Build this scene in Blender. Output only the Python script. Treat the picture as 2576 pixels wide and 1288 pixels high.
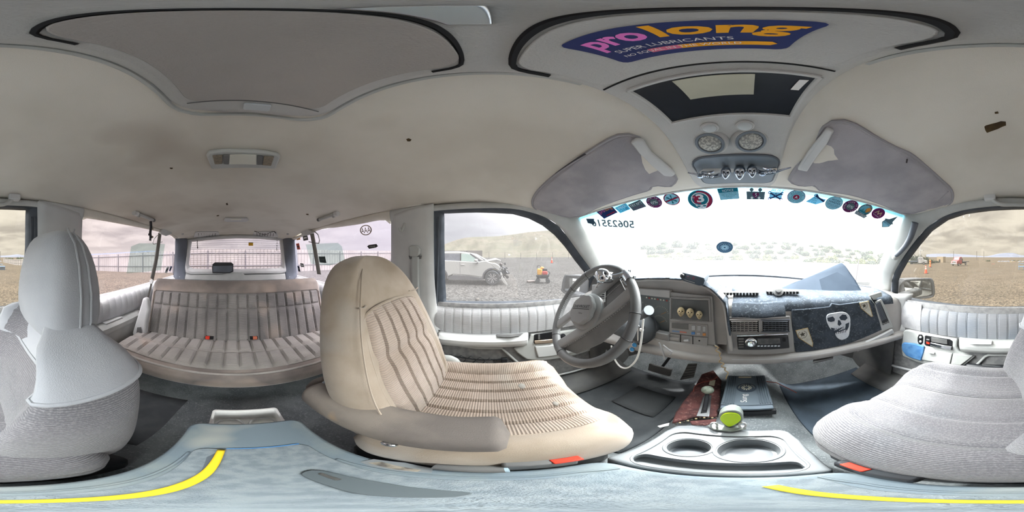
# Cabin of an old two-door SUV standing on a gravel lot, seen through a 360-degree camera between the front seats.
# Axes: X to the passenger side, Y to the front of the vehicle, Z up, metres; z=0 is the gravel under the vehicle.
import bpy, bmesh, math, random
from mathutils import Vector, Matrix
R = math.radians
V = Vector
random.seed(7)
for _o in list(bpy.data.objects):
    bpy.data.objects.remove(_o)
scene = bpy.context.scene
COL = scene.collection

# ------------------------------------------------------------------ camera
CAM = V((0.03, 0.0, 1.45))
UF = 1874.0                      # picture column that looks straight ahead
cd = bpy.data.cameras.new('camera')
cd.type = 'PANO'
if hasattr(cd, 'panorama_type'):
    cd.panorama_type = 'EQUIRECTANGULAR'
else:
    cd.cycles.panorama_type = 'EQUIRECTANGULAR'
cd.clip_start = 0.005
cd.clip_end = 4000
cam = bpy.data.objects.new('camera', cd)
COL.objects.link(cam)
cam.location = CAM
cam.rotation_euler = (R(90), 0, (UF - 1288) / 2576 * 2 * math.pi)
scene.camera = cam

# ------------------------------------------------------------------ view
scene.view_settings.view_transform = 'Standard'
scene.view_settings.look = 'None'
scene.view_settings.gamma = 1
scene.view_settings.use_curve_mapping = False
scene.view_settings.exposure = 1.8
scene.cycles.max_bounces = 16
scene.cycles.diffuse_bounces = 9
scene.cycles.transparent_max_bounces = 24
scene.cycles.caustics_reflective = False
scene.cycles.caustics_refractive = False
scene.cycles.sample_clamp_indirect = 6

# ------------------------------------------------------------------ sun and sky
SUN_AZ, SUN_EL = R(-14), R(60)
SUN = V((math.sin(SUN_AZ) * math.cos(SUN_EL), math.cos(SUN_AZ) * math.cos(SUN_EL), math.sin(SUN_EL)))
sl = bpy.data.lights.new('sun', 'SUN')
sl.energy = 2.5
sl.angle = R(3)
sl.color = (1, .97, .92)
so = bpy.data.objects.new('sun', sl)
COL.objects.link(so)
so.rotation_euler = SUN.to_track_quat('Z', 'Y').to_euler()


def srgb(r, g, b, k=1.0):
    def f(c):
        c = c / 255
        return (c / 12.92 if c <= .04045 else ((c + .055) / 1.055) ** 2.4) * k
    return (f(r), f(g), f(b), 1)


def build_world():
    w = bpy.data.worlds.new('sky')
    scene.world = w
    w.use_nodes = True
    nt = w.node_tree
    N, L = nt.nodes, nt.links
    for n in list(N):
        N.remove(n)

    def nd(t, **k):
        n = N.new(t)
        for a, b in k.items():
            setattr(n, a, b)
        return n

    def mth(op, a, b=None, c=None, clamp=False):
        n = nd('ShaderNodeMath', operation=op, use_clamp=clamp)
        for i, x in enumerate((a, b, c)):
            if x is None:
                continue
            if isinstance(x, (int, float)):
                n.inputs[i].default_value = x
            else:
                L.new(x, n.inputs[i])
        return n.outputs[0]

    def mix(f, a, b):
        n = nd('ShaderNodeMix', data_type='RGBA')
        for i, x in ((0, f), (6, a), (7, b)):
            if isinstance(x, (tuple, float, int)):
                n.inputs[i].default_value = x
            else:
                L.new(x, n.inputs[i])
        return n.outputs[2]
    tc = nd('ShaderNodeTexCoord')
    sep = nd('ShaderNodeSeparateXYZ')
    L.new(tc.outputs['Generated'], sep.inputs[0])
    X, Y, Z = sep.outputs
    den = mth('ADD', mth('MAXIMUM', Z, 0.0), 0.16)
    cmb = nd('ShaderNodeCombineXYZ')
    L.new(mth('DIVIDE', X, den), cmb.inputs[0])
    L.new(mth('DIVIDE', Y, den), cmb.inputs[1])
    n1 = nd('ShaderNodeTexNoise', noise_dimensions='3D')
    n1.inputs['Scale'].default_value = 1.25
    n1.inputs['Detail'].default_value = 8
    n1.inputs['Roughness'].default_value = .52
    n1.inputs['Distortion'].default_value = .35
    L.new(cmb.outputs[0], n1.inputs['Vector'])
    cl = nd('ShaderNodeMapRange', interpolation_type='SMOOTHSTEP')
    cl.inputs[1].default_value, cl.inputs[2].default_value = .36, .68
    L.new(n1.outputs['Fac'], cl.inputs[0])
    # cloud bodies and lit gaps; the clouds on the passenger side are warmer and heavier
    warm = mth('MULTIPLY_ADD', X, .6, .5, clamp=True)
    dark = mix(warm, (.54, .53, .58, 1), (.46, .42, .37, 1))
    lite = mix(warm, (.64, .64, .68, 1), (.90, .84, .72, 1))
    sky = mix(cl.outputs[0], dark, lite)
    hz = nd('ShaderNodeMapRange')
    hz.inputs[1].default_value, hz.inputs[2].default_value = .0, .14
    hz.inputs[3].default_value, hz.inputs[4].default_value = .75, 0.0
    L.new(Z, hz.inputs[0])
    sky = mix(hz.outputs[0], sky, mix(warm, (.60, .60, .63, 1), (.76, .71, .61, 1)))
    dt = nd('ShaderNodeVectorMath', operation='DOT_PRODUCT')
    L.new(tc.outputs['Generated'], dt.inputs[0])
    dt.inputs[1].default_value = SUN
    d = mth('MAXIMUM', dt.outputs['Value'], 0.0)
    glow = mth('ADD', mth('MULTIPLY', mth('POWER', d, 3.0), SKY_GLOW), mth('MULTIPLY', mth('POWER', d, 40.0), 8.0))
    add = nd('ShaderNodeMix', data_type='RGBA', blend_type='ADD')
    add.inputs[0].default_value = 1
    L.new(sky, add.inputs[6])
    g = nd('ShaderNodeMix', data_type='RGBA', blend_type='MULTIPLY')
    g.inputs[0].default_value = 1
    g.inputs[6].default_value = (1, .985, .96, 1)
    cg = nd('ShaderNodeCombineXYZ')
    for i in range(3):
        L.new(glow, cg.inputs[i])
    L.new(cg.outputs[0], g.inputs[7])
    L.new(g.outputs[2], add.inputs[7])
    bg = nd('ShaderNodeBackground')
    bg.inputs[1].default_value = SKY_STRENGTH
    L.new(add.outputs[2], bg.inputs[0])
    out = nd('ShaderNodeOutputWorld')
    L.new(bg.outputs[0], out.inputs[0])


SKY_GLOW = 12.0
SKY_STRENGTH = 1.0
build_world()
WINDSHIELD_GLARE = 0.033        # share of added scattering film imitating the glare veil over the windshield

# ------------------------------------------------------------------ materials
MATS = {}


def M(name, col, rough=.6, col2=None, vscale=6.0, vlo=.4, vhi=.62, bump=0.0, bscale=300.0, metal=0.0, spec=.3,
      ribs=None, ribstr=.4, ribdark=.0, sheen=0.0, emit=None, emits=1.0, coat=0.0, detail=4, speck=None):
    """procedural surface: two-tone noise colour, grain bump, optional ribs (axis, per metre) laid along the UV map"""
    if name in MATS:
        return MATS[name]
    m = bpy.data.materials.new(name)
    MATS[name] = m
    m.use_nodes = True
    nt = m.node_tree
    N, L = nt.nodes, nt.links
    b = N['Principled BSDF']
    b.inputs['Base Color'].default_value = col
    b.inputs['Roughness'].default_value = rough
    b.inputs['Metallic'].default_value = metal
    b.inputs['Specular IOR Level'].default_value = spec
    if sheen:
        b.inputs['Sheen Weight'].default_value = sheen
    if coat:
        b.inputs['Coat Weight'].default_value = coat
    if emit:
        b.inputs['Emission Color'].default_value = emit
        b.inputs['Emission Strength'].default_value = emits
    tc = N.new('ShaderNodeTexCoord')
    cur = None
    if col2:
        n = N.new('ShaderNodeTexNoise')
        n.inputs['Scale'].default_value = vscale
        n.inputs['Detail'].default_value = detail
        L.new(tc.outputs['Object'], n.inputs['Vector'])
        mr = N.new('ShaderNodeMapRange')
        mr.inputs[1].default_value, mr.inputs[2].default_value = vlo, vhi
        L.new(n.outputs['Fac'], mr.inputs[0])
        mx = N.new('ShaderNodeMix')
        mx.data_type = 'RGBA'
        mx.inputs[6].default_value = col
        mx.inputs[7].default_value = col2
        L.new(mr.outputs[0], mx.inputs[0])
        cur = mx.outputs[2]
    if speck:
        sc_, lo, hi, scol = speck
        n = N.new('ShaderNodeTexNoise')
        n.inputs['Scale'].default_value = sc_
        n.inputs['Detail'].default_value = 2
        L.new(tc.outputs['Object'], n.inputs['Vector'])
        mr = N.new('ShaderNodeMapRange')
        mr.inputs[1].default_value, mr.inputs[2].default_value = lo, hi
        L.new(n.outputs['Fac'], mr.inputs[0])
        mx = N.new('ShaderNodeMix')
        mx.data_type = 'RGBA'
        if cur is None:
            mx.inputs[6].default_value = col
        else:
            L.new(cur, mx.inputs[6])
        mx.inputs[7].default_value = scol
        L.new(mr.outputs[0], mx.inputs[0])
        cur = mx.outputs[2]
    h = None
    if ribs:
        ax, per = ribs
        sp = N.new('ShaderNodeSeparateXYZ')
        L.new(tc.outputs['UV'], sp.inputs[0])
        mu = N.new('ShaderNodeMath')
        mu.operation = 'MULTIPLY'
        mu.inputs[1].default_value = per * 2 * math.pi
        L.new(sp.outputs[ax], mu.inputs[0])
        sn = N.new('ShaderNodeMath')
        sn.operation = 'SINE'
        L.new(mu.outputs[0], sn.inputs[0])
        h = sn.outputs[0]
        if ribdark:
            mr = N.new('ShaderNodeMapRange')
            mr.inputs[1].default_value, mr.inputs[2].default_value = -.2, -1
            mr.inputs[4].default_value = ribdark
            L.new(h, mr.inputs[0])
            mx = N.new('ShaderNodeMix')
            mx.data_type = 'RGBA'
            if cur is None:
                mx.inputs[6].default_value = col
            else:
                L.new(cur, mx.inputs[6])
            mx.inputs[7].default_value = (col[0] * .35, col[1] * .35, col[2] * .38, 1)
            L.new(mr.outputs[0], mx.inputs[0])
            cur = mx.outputs[2]
    if cur is not None:
        L.new(cur, b.inputs['Base Color'])
    if bump or ribs:
        bp = N.new('ShaderNodeBump')
        bp.inputs['Distance'].default_value = .002
        bp.inputs['Strength'].default_value = max(bump, ribstr if ribs else 0)
        n = N.new('ShaderNodeTexNoise')
        n.inputs['Scale'].default_value = bscale
        n.inputs['Detail'].default_value = 3
        L.new(tc.outputs['Object'], n.inputs['Vector'])
        if h is not None:
            ad = N.new('ShaderNodeMath')
            ad.operation = 'MULTIPLY_ADD'
            ad.inputs[1].default_value = .6
            L.new(h, ad.inputs[0])
            L.new(n.outputs['Fac'], ad.inputs[2])
            L.new(ad.outputs[0], bp.inputs['Height'])
        else:
            L.new(n.outputs['Fac'], bp.inputs['Height'])
        L.new(bp.outputs[0], b.inputs['Normal'])
    return m


def glass(name, tint, film=0.0, filmcol=(.9, .95, 1, 1), band=None, gloss=.05):
    """window pane: tinted see-through, a share of added light-scattering film for a glare veil, slight reflection"""
    if name in MATS:
        return MATS[name]
    m = bpy.data.materials.new(name)
    MATS[name] = m
    m.use_nodes = True
    nt = m.node_tree
    N, L = nt.nodes, nt.links
    for n in list(N):
        N.remove(n)
    tr = N.new('ShaderNodeBsdfTransparent')
    tr.inputs[0].default_value = tint
    cur = tr.outputs[0]
    if band:                      # tinted shade band printed along the top of the pane, fading down (UV y)
        tc = N.new('ShaderNodeTexCoord')
        sp = N.new('ShaderNodeSeparateXYZ')
        L.new(tc.outputs['UV'], sp.inputs[0])
        mr = N.new('ShaderNodeMapRange')
        mr.inputs[1].default_value, mr.inputs[2].default_value = band[1], band[2]
        L.new(sp.outputs[1], mr.inputs[0])
        mx = N.new('ShaderNodeMix')
        mx.data_type = 'RGBA'
        mx.inputs[6].default_value = tint
        mx.inputs[7].default_value = band[0]
        L.new(mr.outputs[0], mx.inputs[0])
        L.new(mx.outputs[2], tr.inputs[0])
    if film:
        tl = N.new('ShaderNodeBsdfTranslucent')
        tl.inputs[0].default_value = filmcol
        if band:
            mx2 = N.new('ShaderNodeMix')
            mx2.data_type = 'RGBA'
            mx2.inputs[6].default_value = filmcol
            mx2.inputs[7].default_value = (filmcol[0] * band[0][0], filmcol[1] * band[0][1], filmcol[2] * band[0][2], 1)
            L.new(mr.outputs[0], mx2.inputs[0])
            L.new(mx2.outputs[2], tl.inputs[0])
        ms = N.new('ShaderNodeMixShader')
        ms.inputs[0].default_value = film
        L.new(cur, ms.inputs[1])
        L.new(tl.outputs[0], ms.inputs[2])
        cur = ms.outputs[0]
    gl = N.new('ShaderNodeBsdfGlossy')
    gl.inputs['Roughness'].default_value = .02
    ms = N.new('ShaderNodeMixShader')
    ms.inputs[0].default_value = gloss
    L.new(cur, ms.inputs[1])
    L.new(gl.outputs[0], ms.inputs[2])
    out = N.new('ShaderNodeOutputMaterial')
    L.new(ms.outputs[0], out.inputs[0])
    return m


# ------------------------------------------------------------------ picture point -> direction -> surface
def ray(u, v):
    az = (u - UF) / 2576 * 2 * math.pi
    el = (644 - v) / 1288 * math.pi
    return V((math.sin(az) * math.cos(el), math.cos(az) * math.cos(el), math.sin(el)))


def at_x(u, v, x):
    d = ray(u, v)
    return CAM + d * ((x - CAM.x) / d.x)


def at_y(u, v, y):
    d = ray(u, v)
    return CAM + d * ((y - CAM.y) / d.y)


def at_z(u, v, z):
    d = ray(u, v)
    return CAM + d * ((z - CAM.z) / d.z)


def at_h(u, v, dist):
    """point at a horizontal distance"""
    d = ray(u, v)
    return CAM + d * (dist / math.hypot(d.x, d.y))


def on(u, v, f, tmax=6.0, steps=400):
    """first point along the ray where f changes sign"""
    d = ray(u, v)
    a, fa = .02, f(CAM + d * .02)
    for i in range(1, steps + 1):
        t = .02 + (tmax - .02) * i / steps
        ft = f(CAM + d * t)
        if fa * ft <= 0:
            for _ in range(40):
                m = (a + t) / 2
                fm = f(CAM + d * m)
                if fa * fm <= 0:
                    t = m
                else:
                    a, fa = m, fm
            return CAM + d * ((a + t) / 2)
        a, fa = t, ft
    raise ValueError('no hit %s %s' % (u, v))


def lerp(a, b, t):
    return a + (b - a) * t


def interp(tab, x):
    if x <= tab[0][0]:
        return tab[0][1]
    for (x0, y0), (x1, y1) in zip(tab, tab[1:]):
        if x <= x1:
            return lerp(y0, y1, (x - x0) / (x1 - x0))
    return tab[-1][1]


def sstep(a, b, x):
    t = max(0, min(1, (x - a) / (b - a)))
    return t * t * (3 - 2 * t)


# ------------------------------------------------------------------ shapes of the cabin
SIDE = [(.30, .70), (.62, .745), (.95, .785), (1.17, .805), (1.20, .80), (1.66, .69), (1.80, .655)]


def side(sg, off=0.0):
    return lambda p: interp(SIDE, p.z) - off - sg * p.x


def wall_pt(sg, y, z, off=0.0):
    return V((sg * (interp(SIDE, z) - off), y, z))


def ceil_z(x, y):
    z = 1.757 - .066 * (min(abs(x), .9) / .68) ** 3
    z -= .06 * sstep(.15, .55, y) ** 1.3
    z -= .04 * sstep(-1.4, -2.1, y)
    return z


def ceiling(off=0.0):
    return lambda p: ceil_z(p.x, p.y) - off - p.z


def ws(s, t):
    """windshield: s -1..1 across, t 0 base .. 1 header"""
    b = V((.76 * s, 1.15 - .43 * s * s, 1.31 - .07 * s * s))
    h = V((.672 * s, .535 - .115 * s * s, 1.692 - .047 * s * s))
    p = b.lerp(h, t)
    k = .02 * 4 * t * (1 - t)
    return p + V((0, k * .5, k))


def ws_hit(u, v):
    d = ray(u, v)
    s, t = 0.0, .5
    for _ in range(30):
        def res(s, t):
            p = ws(s, t) - CAM
            return V((p.dot(d.cross(V((0, 0, 1))).normalized()), p.dot(d.cross(V((0, 0, 1))).cross(d).normalized())))
        r = res(s, t)
        e = 1e-4
        ra = (res(s + e, t) - r) / e
        rb = (res(s, t + e) - r) / e
        det = ra.x * rb.y - rb.x * ra.y
        ds = (-r.x * rb.y + rb.x * r.y) / det
        dt_ = (-ra.x * r.y + r.x * ra.y) / det
        s += max(-.3, min(.3, ds))
        t += max(-.3, min(.3, dt_))
    return s, t


def dash_y(x):
    return .655 - .12 * (abs(x) / .75) ** 2


def dash(off=0.0):
    return lambda p: dash_y(p.x) - off - p.y


# ------------------------------------------------------------------ objects
ROOT = {}


def tag(o, label=None, cat=None, group=None, kind=None):
    if label:
        o['label'] = label
    if cat:
        o['category'] = cat
    if group:
        o['group'] = group
    if kind:
        o['kind'] = kind
    return o


def thing(name, loc, label, cat, group=None, kind=None):
    o = bpy.data.objects.new(name, None)
    o.empty_display_size = .05
    COL.objects.link(o)
    o.location = loc
    ROOT[o.name] = V(loc)
    return tag(o, label, cat, group, kind)


def struct(name, loc=(0, 0, 0), label=None):
    return thing(name, loc, label, None, None, 'structure')


def put(name, me, mat, parent=None, origin=None):
    """link a mesh whose vertices are in world metres; a child is stored relative to its thing's base"""
    o = bpy.data.objects.new(name, me)
    COL.objects.link(o)
    if mat is not None:
        me.materials.append(mat)
    if parent is not None:
        off = ROOT[parent.name]
        o.parent = parent
        ROOT[o.name] = off
        me.transform(Matrix.Translation(-off))
    else:
        if origin is None:
            xs = [v.co for v in me.vertices]
            lo = V((min(c.x for c in xs), min(c.y for c in xs), min(c.z for c in xs)))
            hi = V((max(c.x for c in xs), max(c.y for c in xs), max(c.z for c in xs)))
            origin = V(((lo.x + hi.x) / 2, (lo.y + hi.y) / 2, lo.z))
        me.transform(Matrix.Translation(-V(origin)))
        o.location = origin
        ROOT[o.name] = V(origin)
    return o


def mesh(name, vs, fs, mat, parent=None, smooth=True, ang=40, uv=None, bevel=0, bseg=2, sub=0, solid=0, soff=-1, kind=None):
    me = bpy.data.meshes.new(name)
    me.from_pydata([tuple(v) for v in vs], [], fs)
    me.validate()
    if uv:
        ul = me.uv_layers.new(name='UVMap')
        for lp in me.loops:
            ul.data[lp.index].uv = uv[lp.vertex_index]
    if smooth:
        me.shade_smooth()
        if ang < 180:
            me.set_sharp_from_angle(angle=R(ang))
    o = put(name, me, mat, parent)
    if solid:
        md = o.modifiers.new('s', 'SOLIDIFY')
        md.thickness = solid
        md.offset = soff
    if bevel:
        md = o.modifiers.new('b', 'BEVEL')
        md.width = bevel
        md.segments = bseg
        md.limit_method = 'ANGLE'
        md.angle_limit = R(35)
    if sub:
        md = o.modifiers.new('u', 'SUBSURF')
        md.levels = sub
        md.render_levels = sub
    if kind:
        o['kind'] = kind
    return o


def grid(name, fn, ns, nt, mat, parent=None, closed=False, caps=False, **k):
    """surface fn(s,t), s and t 0..1; UV in metres"""
    vs, fs = [], []
    cs = ns if closed else ns + 1
    for j in range(nt + 1):
        for i in range(cs):
            vs.append(V(fn(i / ns, j / nt)))
    for j in range(nt):
        for i in range(ns):
            a, b = j * cs + i, j * cs + (i + 1) % cs
            fs.append((a, b, b + cs, a + cs))
    if caps:
        fs.append(tuple(reversed(range(cs))))
        fs.append(tuple(range(nt * cs, nt * cs + cs)))
    uv = [None] * len(vs)
    ul, vl = [0.0], [0.0]
    jm, im = nt // 2, cs // 2
    for i in range(1, cs):
        ul.append(ul[-1] + (vs[jm * cs + i] - vs[jm * cs + i - 1]).length)
    for j in range(1, nt + 1):
        vl.append(vl[-1] + (vs[j * cs + im] - vs[(j - 1) * cs + im]).length)
    for j in range(nt + 1):
        for i in range(cs):
            uv[j * cs + i] = (ul[i], vl[j])
    return mesh(name, vs, fs, mat, parent, uv=uv, **k)


def slab(name, pts, n, mat, parent=None, bevel=.002, **k):
    """flat-ish outline pts pushed out by vector n"""
    n = V(n)
    m = len(pts)
    vs = [V(p) for p in pts] + [V(p) + n for p in pts]
    fs = [tuple(range(m)), tuple(reversed(range(m, 2 * m)))]
    fs += [(i, i + m, (i + 1) % m + m, (i + 1) % m) for i in range(m)]
    nn = V((0, 0, 0))
    for i in range(m):
        nn += V(pts[i]).cross(V(pts[(i + 1) % m]))
    if nn.dot(n) > 0:
        fs = [tuple(reversed(f)) for f in fs]
    k.setdefault('ang', 30)
    return mesh(name, vs, fs, mat, parent, bevel=bevel, **k)


def spl(pts, n, closed=False):
    """Catmull-Rom resample of points (tuples or vectors) to n points"""
    P = [V(p) for p in pts]
    m = len(P)
    segs = m if closed else m - 1
    out = []
    L = [0.0]
    for i in range(segs):
        L.append(L[-1] + (P[(i + 1) % m] - P[i]).length)
    tot = L[-1]
    for q in range(n):
        d = tot * q / (n if closed else n - 1)
        i = 0
        while i < segs - 1 and L[i + 1] < d:
            i += 1
        t = (d - L[i]) / max(1e-9, L[i + 1] - L[i])
        if closed:
            a, b, c, e = P[(i - 1) % m], P[i % m], P[(i + 1) % m], P[(i + 2) % m]
        else:
            a, b, c, e = P[max(0, i - 1)], P[i], P[min(m - 1, i + 1)], P[min(m - 1, i + 2)]
        out.append(.5 * ((2 * b) + (c - a) * t + (2 * a - 5 * b + 4 * c - e) * t * t + (3 * b - a - 3 * c + e) * t ** 3))
    return out


def tube(name, pts, r, mat, parent=None, n=8, closed=False, flat=None, up=None, **k):
    """sweep of a round (or flat: (w,h) ellipse) section along pts"""
    P = [V(p) for p in pts]
    m = len(P)
    vs, fs = [], []
    prev = None
    for i in range(m):
        if closed:
            t = (P[(i + 1) % m] - P[i - 1]).normalized()
        else:
            t = (P[min(m - 1, i + 1)] - P[max(0, i - 1)]).normalized()
        if up is not None:
            a = V(up).cross(t).normalized()
        elif prev is None:
            a = (V((0, 0, 1)) if abs(t.z) < .9 else V((1, 0, 0))).cross(t).normalized()
        else:
            a = (prev - t * prev.dot(t)).normalized()
        prev = a
        b = t.cross(a)
        rr = r[i] if isinstance(r, (list, tuple)) else r
        w, h = flat if flat else (rr, rr)
        for q in range(n):
            an = 2 * math.pi * q / n
            vs.append(P[i] + a * w * math.cos(an) + b * h * math.sin(an))
    for i in range(m if closed else m - 1):
        j = (i + 1) % m
        for q in range(n):
            fs.append((i * n + q, i * n + (q + 1) % n, j * n + (q + 1) % n, j * n + q))
    if not closed:
        fs.append(tuple(reversed(range(n))))
        fs.append(tuple(range((m - 1) * n, m * n)))
    return mesh(name, vs, fs, mat, parent, **k)


def frame_of(n, up=(0, 0, 1)):
    n = V(n).normalized()
    ex = V(up).cross(n)
    if ex.length < 1e-4:
        ex = V((1, 0, 0))
    ex.normalize()
    return ex, n.cross(ex), n


def lathe(name, c, axis, prof, mat, parent=None, n=20, caps=True, sx=1.0, up=(0, 0, 1), **k):
    """prof: (radius, height along axis)"""
    ex, ey, ez = frame_of(axis, up)
    vs, fs = [], []
    for r, h in prof:
        for q in range(n):
            a = 2 * math.pi * q / n
            vs.append(V(c) + ex * r * sx * math.cos(a) + ey * r * math.sin(a) + ez * h)
    for j in range(len(prof) - 1):
        for q in range(n):
            fs.append((j * n + q, j * n + (q + 1) % n, (j + 1) * n + (q + 1) % n, (j + 1) * n + q))
    if caps:
        fs.append(tuple(reversed(range(n))))
        fs.append(tuple(range((len(prof) - 1) * n, len(prof) * n)))
    k.setdefault('ang', 40)
    return mesh(name, vs, fs, mat, parent, **k)


def box(name, c, s, mat, parent=None, rot=None, bevel=.003, **k):
    h = V(s) / 2
    vs = [V((x * h.x, y * h.y, z * h.z)) for x in (-1, 1) for y in (-1, 1) for z in (-1, 1)]
    if rot is not None:
        vs = [rot @ v for v in vs]
    vs = [v + V(c) for v in vs]
    fs = [(0, 1, 3, 2), (4, 6, 7, 5), (0, 4, 5, 1), (2, 3, 7, 6), (0, 2, 6, 4), (1, 5, 7, 3)]
    k.setdefault('ang', 30)
    return mesh(name, vs, fs, mat, parent, bevel=bevel, **k)


def ell(name, c, r, mat, parent=None, rot=None, n=16, fn=None, **k):
    vs, fs = [], []
    m = n // 2
    for j in range(m + 1):
        th = math.pi * j / m
        for i in range(n):
            ph = 2 * math.pi * i / n
            d = V((math.sin(th) * math.cos(ph), math.sin(th) * math.sin(ph), math.cos(th)))
            p = V((d.x * r[0], d.y * r[1], d.z * r[2]))
            if fn:
                p = fn(d, p)
            if rot is not None:
                p = rot @ p
            vs.append(V(c) + p)
    for j in range(m):
        for i in range(n):
            fs.append((j * n + i, (j + 1) * n + i, (j + 1) * n + (i + 1) % n, j * n + (i + 1) % n))
    k.setdefault('ang', 180)
    return mesh(name, vs, fs, mat, parent, **k)


def rot_to(ex, ey, ez):
    return Matrix((ex, ey, ez)).transposed()


def px(pts, hit):
    return [hit(u, v) for u, v in pts]


def band(name, A, B, mat, parent=None, n=40, m=4, bulge=0.0, bdir=(0, 0, 0), closed=False, solid=.006, soff=0, **k):
    """ribbon between 3D polylines A and B"""
    A2, B2 = spl(A, n, closed), spl(B, n, closed)
    bd = V(bdir)

    def fn(s, t):
        i = min(int(round(s * (n if closed else n - 1))), n if closed else n - 1) % n
        return A2[i].lerp(B2[i], t) + bd * (bulge * 4 * t * (1 - t))
    return grid(name, fn, n if closed else n - 1, m, mat, parent, closed=closed, solid=solid, soff=soff, **k)


# ------------------------------------------------------------------ lettering and flat marks in a local frame
class Fr:
    """flat drawing board: origin, x to the right, y up, both as read by the viewer; layers stack towards the viewer"""

    def __init__(self, o, ex, ey, parent=None):
        self.o, self.ex = V(o), V(ex).normalized()
        n = self.ex.cross(V(ey)).normalized()
        self.ey = n.cross(self.ex)
        self.n = n
        self.parent = parent

    def p(self, x, y, z=0.0):
        return self.o + self.ex * x + self.ey * y + self.n * z

    def poly(self, name, pts, mat, z=0.0, th=.0006, parent=None):
        return slab(name, [self.p(x, y, z) for x, y in pts], self.n * th, mat, parent or self.parent, bevel=0, smooth=False)

    def disc(self, name, x, y, rx, ry, mat, z=0.0, n=28, parent=None, rot=0, th=.0006):
        pts = []
        for i in range(n):
            a = 2 * math.pi * i / n
            c, s = rx * math.cos(a), ry * math.sin(a)
            pts.append((x + c * math.cos(rot) - s * math.sin(rot), y + c * math.sin(rot) + s * math.cos(rot)))
        return self.poly(name, pts, mat, z, th, parent)

    def ring(self, name, x, y, r0, r1, mat, z=0.0, n=28, parent=None, a0=0, a1=2 * math.pi, sy=1.0):
        full = abs(a1 - a0 - 2 * math.pi) < 1e-6
        vs, fs = [], []
        c = n if full else n + 1
        for i in range(c):
            a = a0 + (a1 - a0) * i / n
            for r in (r0, r1):
                vs.append(self.p(x + r * math.cos(a), y + sy * r * math.sin(a), z + .0006))
        for i in range(n):
            j = (i + 1) % c
            fs.append((2 * i, 2 * i + 1, 2 * j + 1, 2 * j))
        return mesh(name, vs, fs, mat, parent or self.parent, smooth=False)

    def text(self, name, s, x, y, size, mat, z=0.001, parent=None, w=None, align='CENTER', rot=0, shear=0, bold=0, h=None, mirror=False):
        me = text_mesh(s, align, shear, bold)
        xs = [v.co.x for v in me.vertices]
        ys = [v.co.y for v in me.vertices]
        if not xs:
            return None
        wid, hei = max(xs) - min(xs), max(ys) - min(ys)
        kx = ky = size
        if w:
            kx = w / wid
        if h:
            ky = h / hei
        y0 = min(ys) if h else 0
        for v in me.vertices:
            a, b = v.co.x * kx * (-1 if mirror else 1), (v.co.y - y0) * ky
            c, d = a * math.cos(rot) - b * math.sin(rot), a * math.sin(rot) + b * math.cos(rot)
            v.co = self.p(x + c, y + d, z)
        return put(name, me, mat, parent or self.parent)

    def arctext(self, name, s, x, y, r, size, mat, a_mid, z=.001, parent=None, inside=False, sy=1.0, step=None):
        """letters set round a circle, one joined mesh"""
        bm = bmesh.new()
        st = step or size * .78 / r
        n = len(s)
        for i, ch in enumerate(s):
            if ch == ' ':
                continue
            if inside:
                a = a_mid + (i - (n - 1) / 2) * st
                ro = a + math.pi / 2
            else:
                a = a_mid - (i - (n - 1) / 2) * st
                ro = a - math.pi / 2
            me = text_mesh(ch, 'CENTER', 0, 0)
            for v in me.vertices:
                p, q = v.co.x * size, (v.co.y - .35) * size
                v.co = self.p(x + r * math.cos(a) + p * math.cos(ro) - q * math.sin(ro),
                              y + (r * math.sin(a) + p * math.sin(ro) + q * math.cos(ro)) * sy, z)
            bm.from_mesh(me)
            bpy.data.meshes.remove(me)
        me = bpy.data.meshes.new(name)
        bm.to_mesh(me)
        bm.free()
        return put(name, me, mat, parent or self.parent)


def text_mesh(s, align='CENTER', shear=0, bold=0):
    cu = bpy.data.curves.new('t', 'FONT')
    cu.body = s
    cu.align_x = align
    cu.shear = shear
    cu.offset = bold
    cu.resolution_u = 3
    o = bpy.data.objects.new('t', cu)
    me = bpy.data.meshes.new_from_object(o)
    bpy.data.objects.remove(o)
    bpy.data.curves.remove(cu)
    return me
# ================================================================== surfaces
headliner = M('headliner_cloth', srgb(220, 216, 207), .95, srgb(206, 201, 191), 3.0, .42, .66, bump=.25, bscale=900,
              speck=(2.2, .62, .74, srgb(186, 178, 168)))
plastic = M('grey_trim_plastic', srgb(204, 206, 206), .45, srgb(192, 194, 195), 5, bump=.12, bscale=700)
plastic_l = M('light_grey_plastic', srgb(186, 188, 186), .4, srgb(174, 177, 175), 7, bump=.08, bscale=600)
plastic_d = M('dark_grey_plastic', srgb(108, 108, 107), .5, srgb(94, 95, 96), 8, bump=.15, bscale=700)
plastic_b = M('black_plastic', srgb(44, 46, 50), .45, srgb(54, 55, 58), 9)
slate = M('slate_pillar_plastic', srgb(104, 110, 120), .55, srgb(92, 98, 106), 5, bump=.1, bscale=600)
rubber = M('black_rubber_seal', srgb(60, 66, 74), .55, srgb(76, 82, 90), 12)
carpet = M('dark_floor_carpet', srgb(124, 130, 133), .95, srgb(106, 112, 116), 14, bump=.7, bscale=500, speck=(160, .56, .66, srgb(140, 146, 148)))
doorcarpet = M('door_carpet', srgb(150, 150, 150), .95, srgb(130, 130, 132), 40, bump=.7, bscale=500)
doorcloth = M('door_pleat_cloth', srgb(204, 206, 210), .9, srgb(190, 191, 194), 7, ribs=(1, 160), ribstr=.35, ribdark=.25, bump=.3, bscale=600)
doorcloth_r = M('door_pleat_cloth_bluish', srgb(156, 158, 162), .9, srgb(142, 149, 158), 5, ribs=(1, 160), ribstr=.35, ribdark=.25, bump=.3, bscale=600)
doorcloth_p = M('door_plain_cloth', srgb(188, 188, 190), .9, srgb(172, 172, 176), 30, bump=.5, bscale=500)
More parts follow.
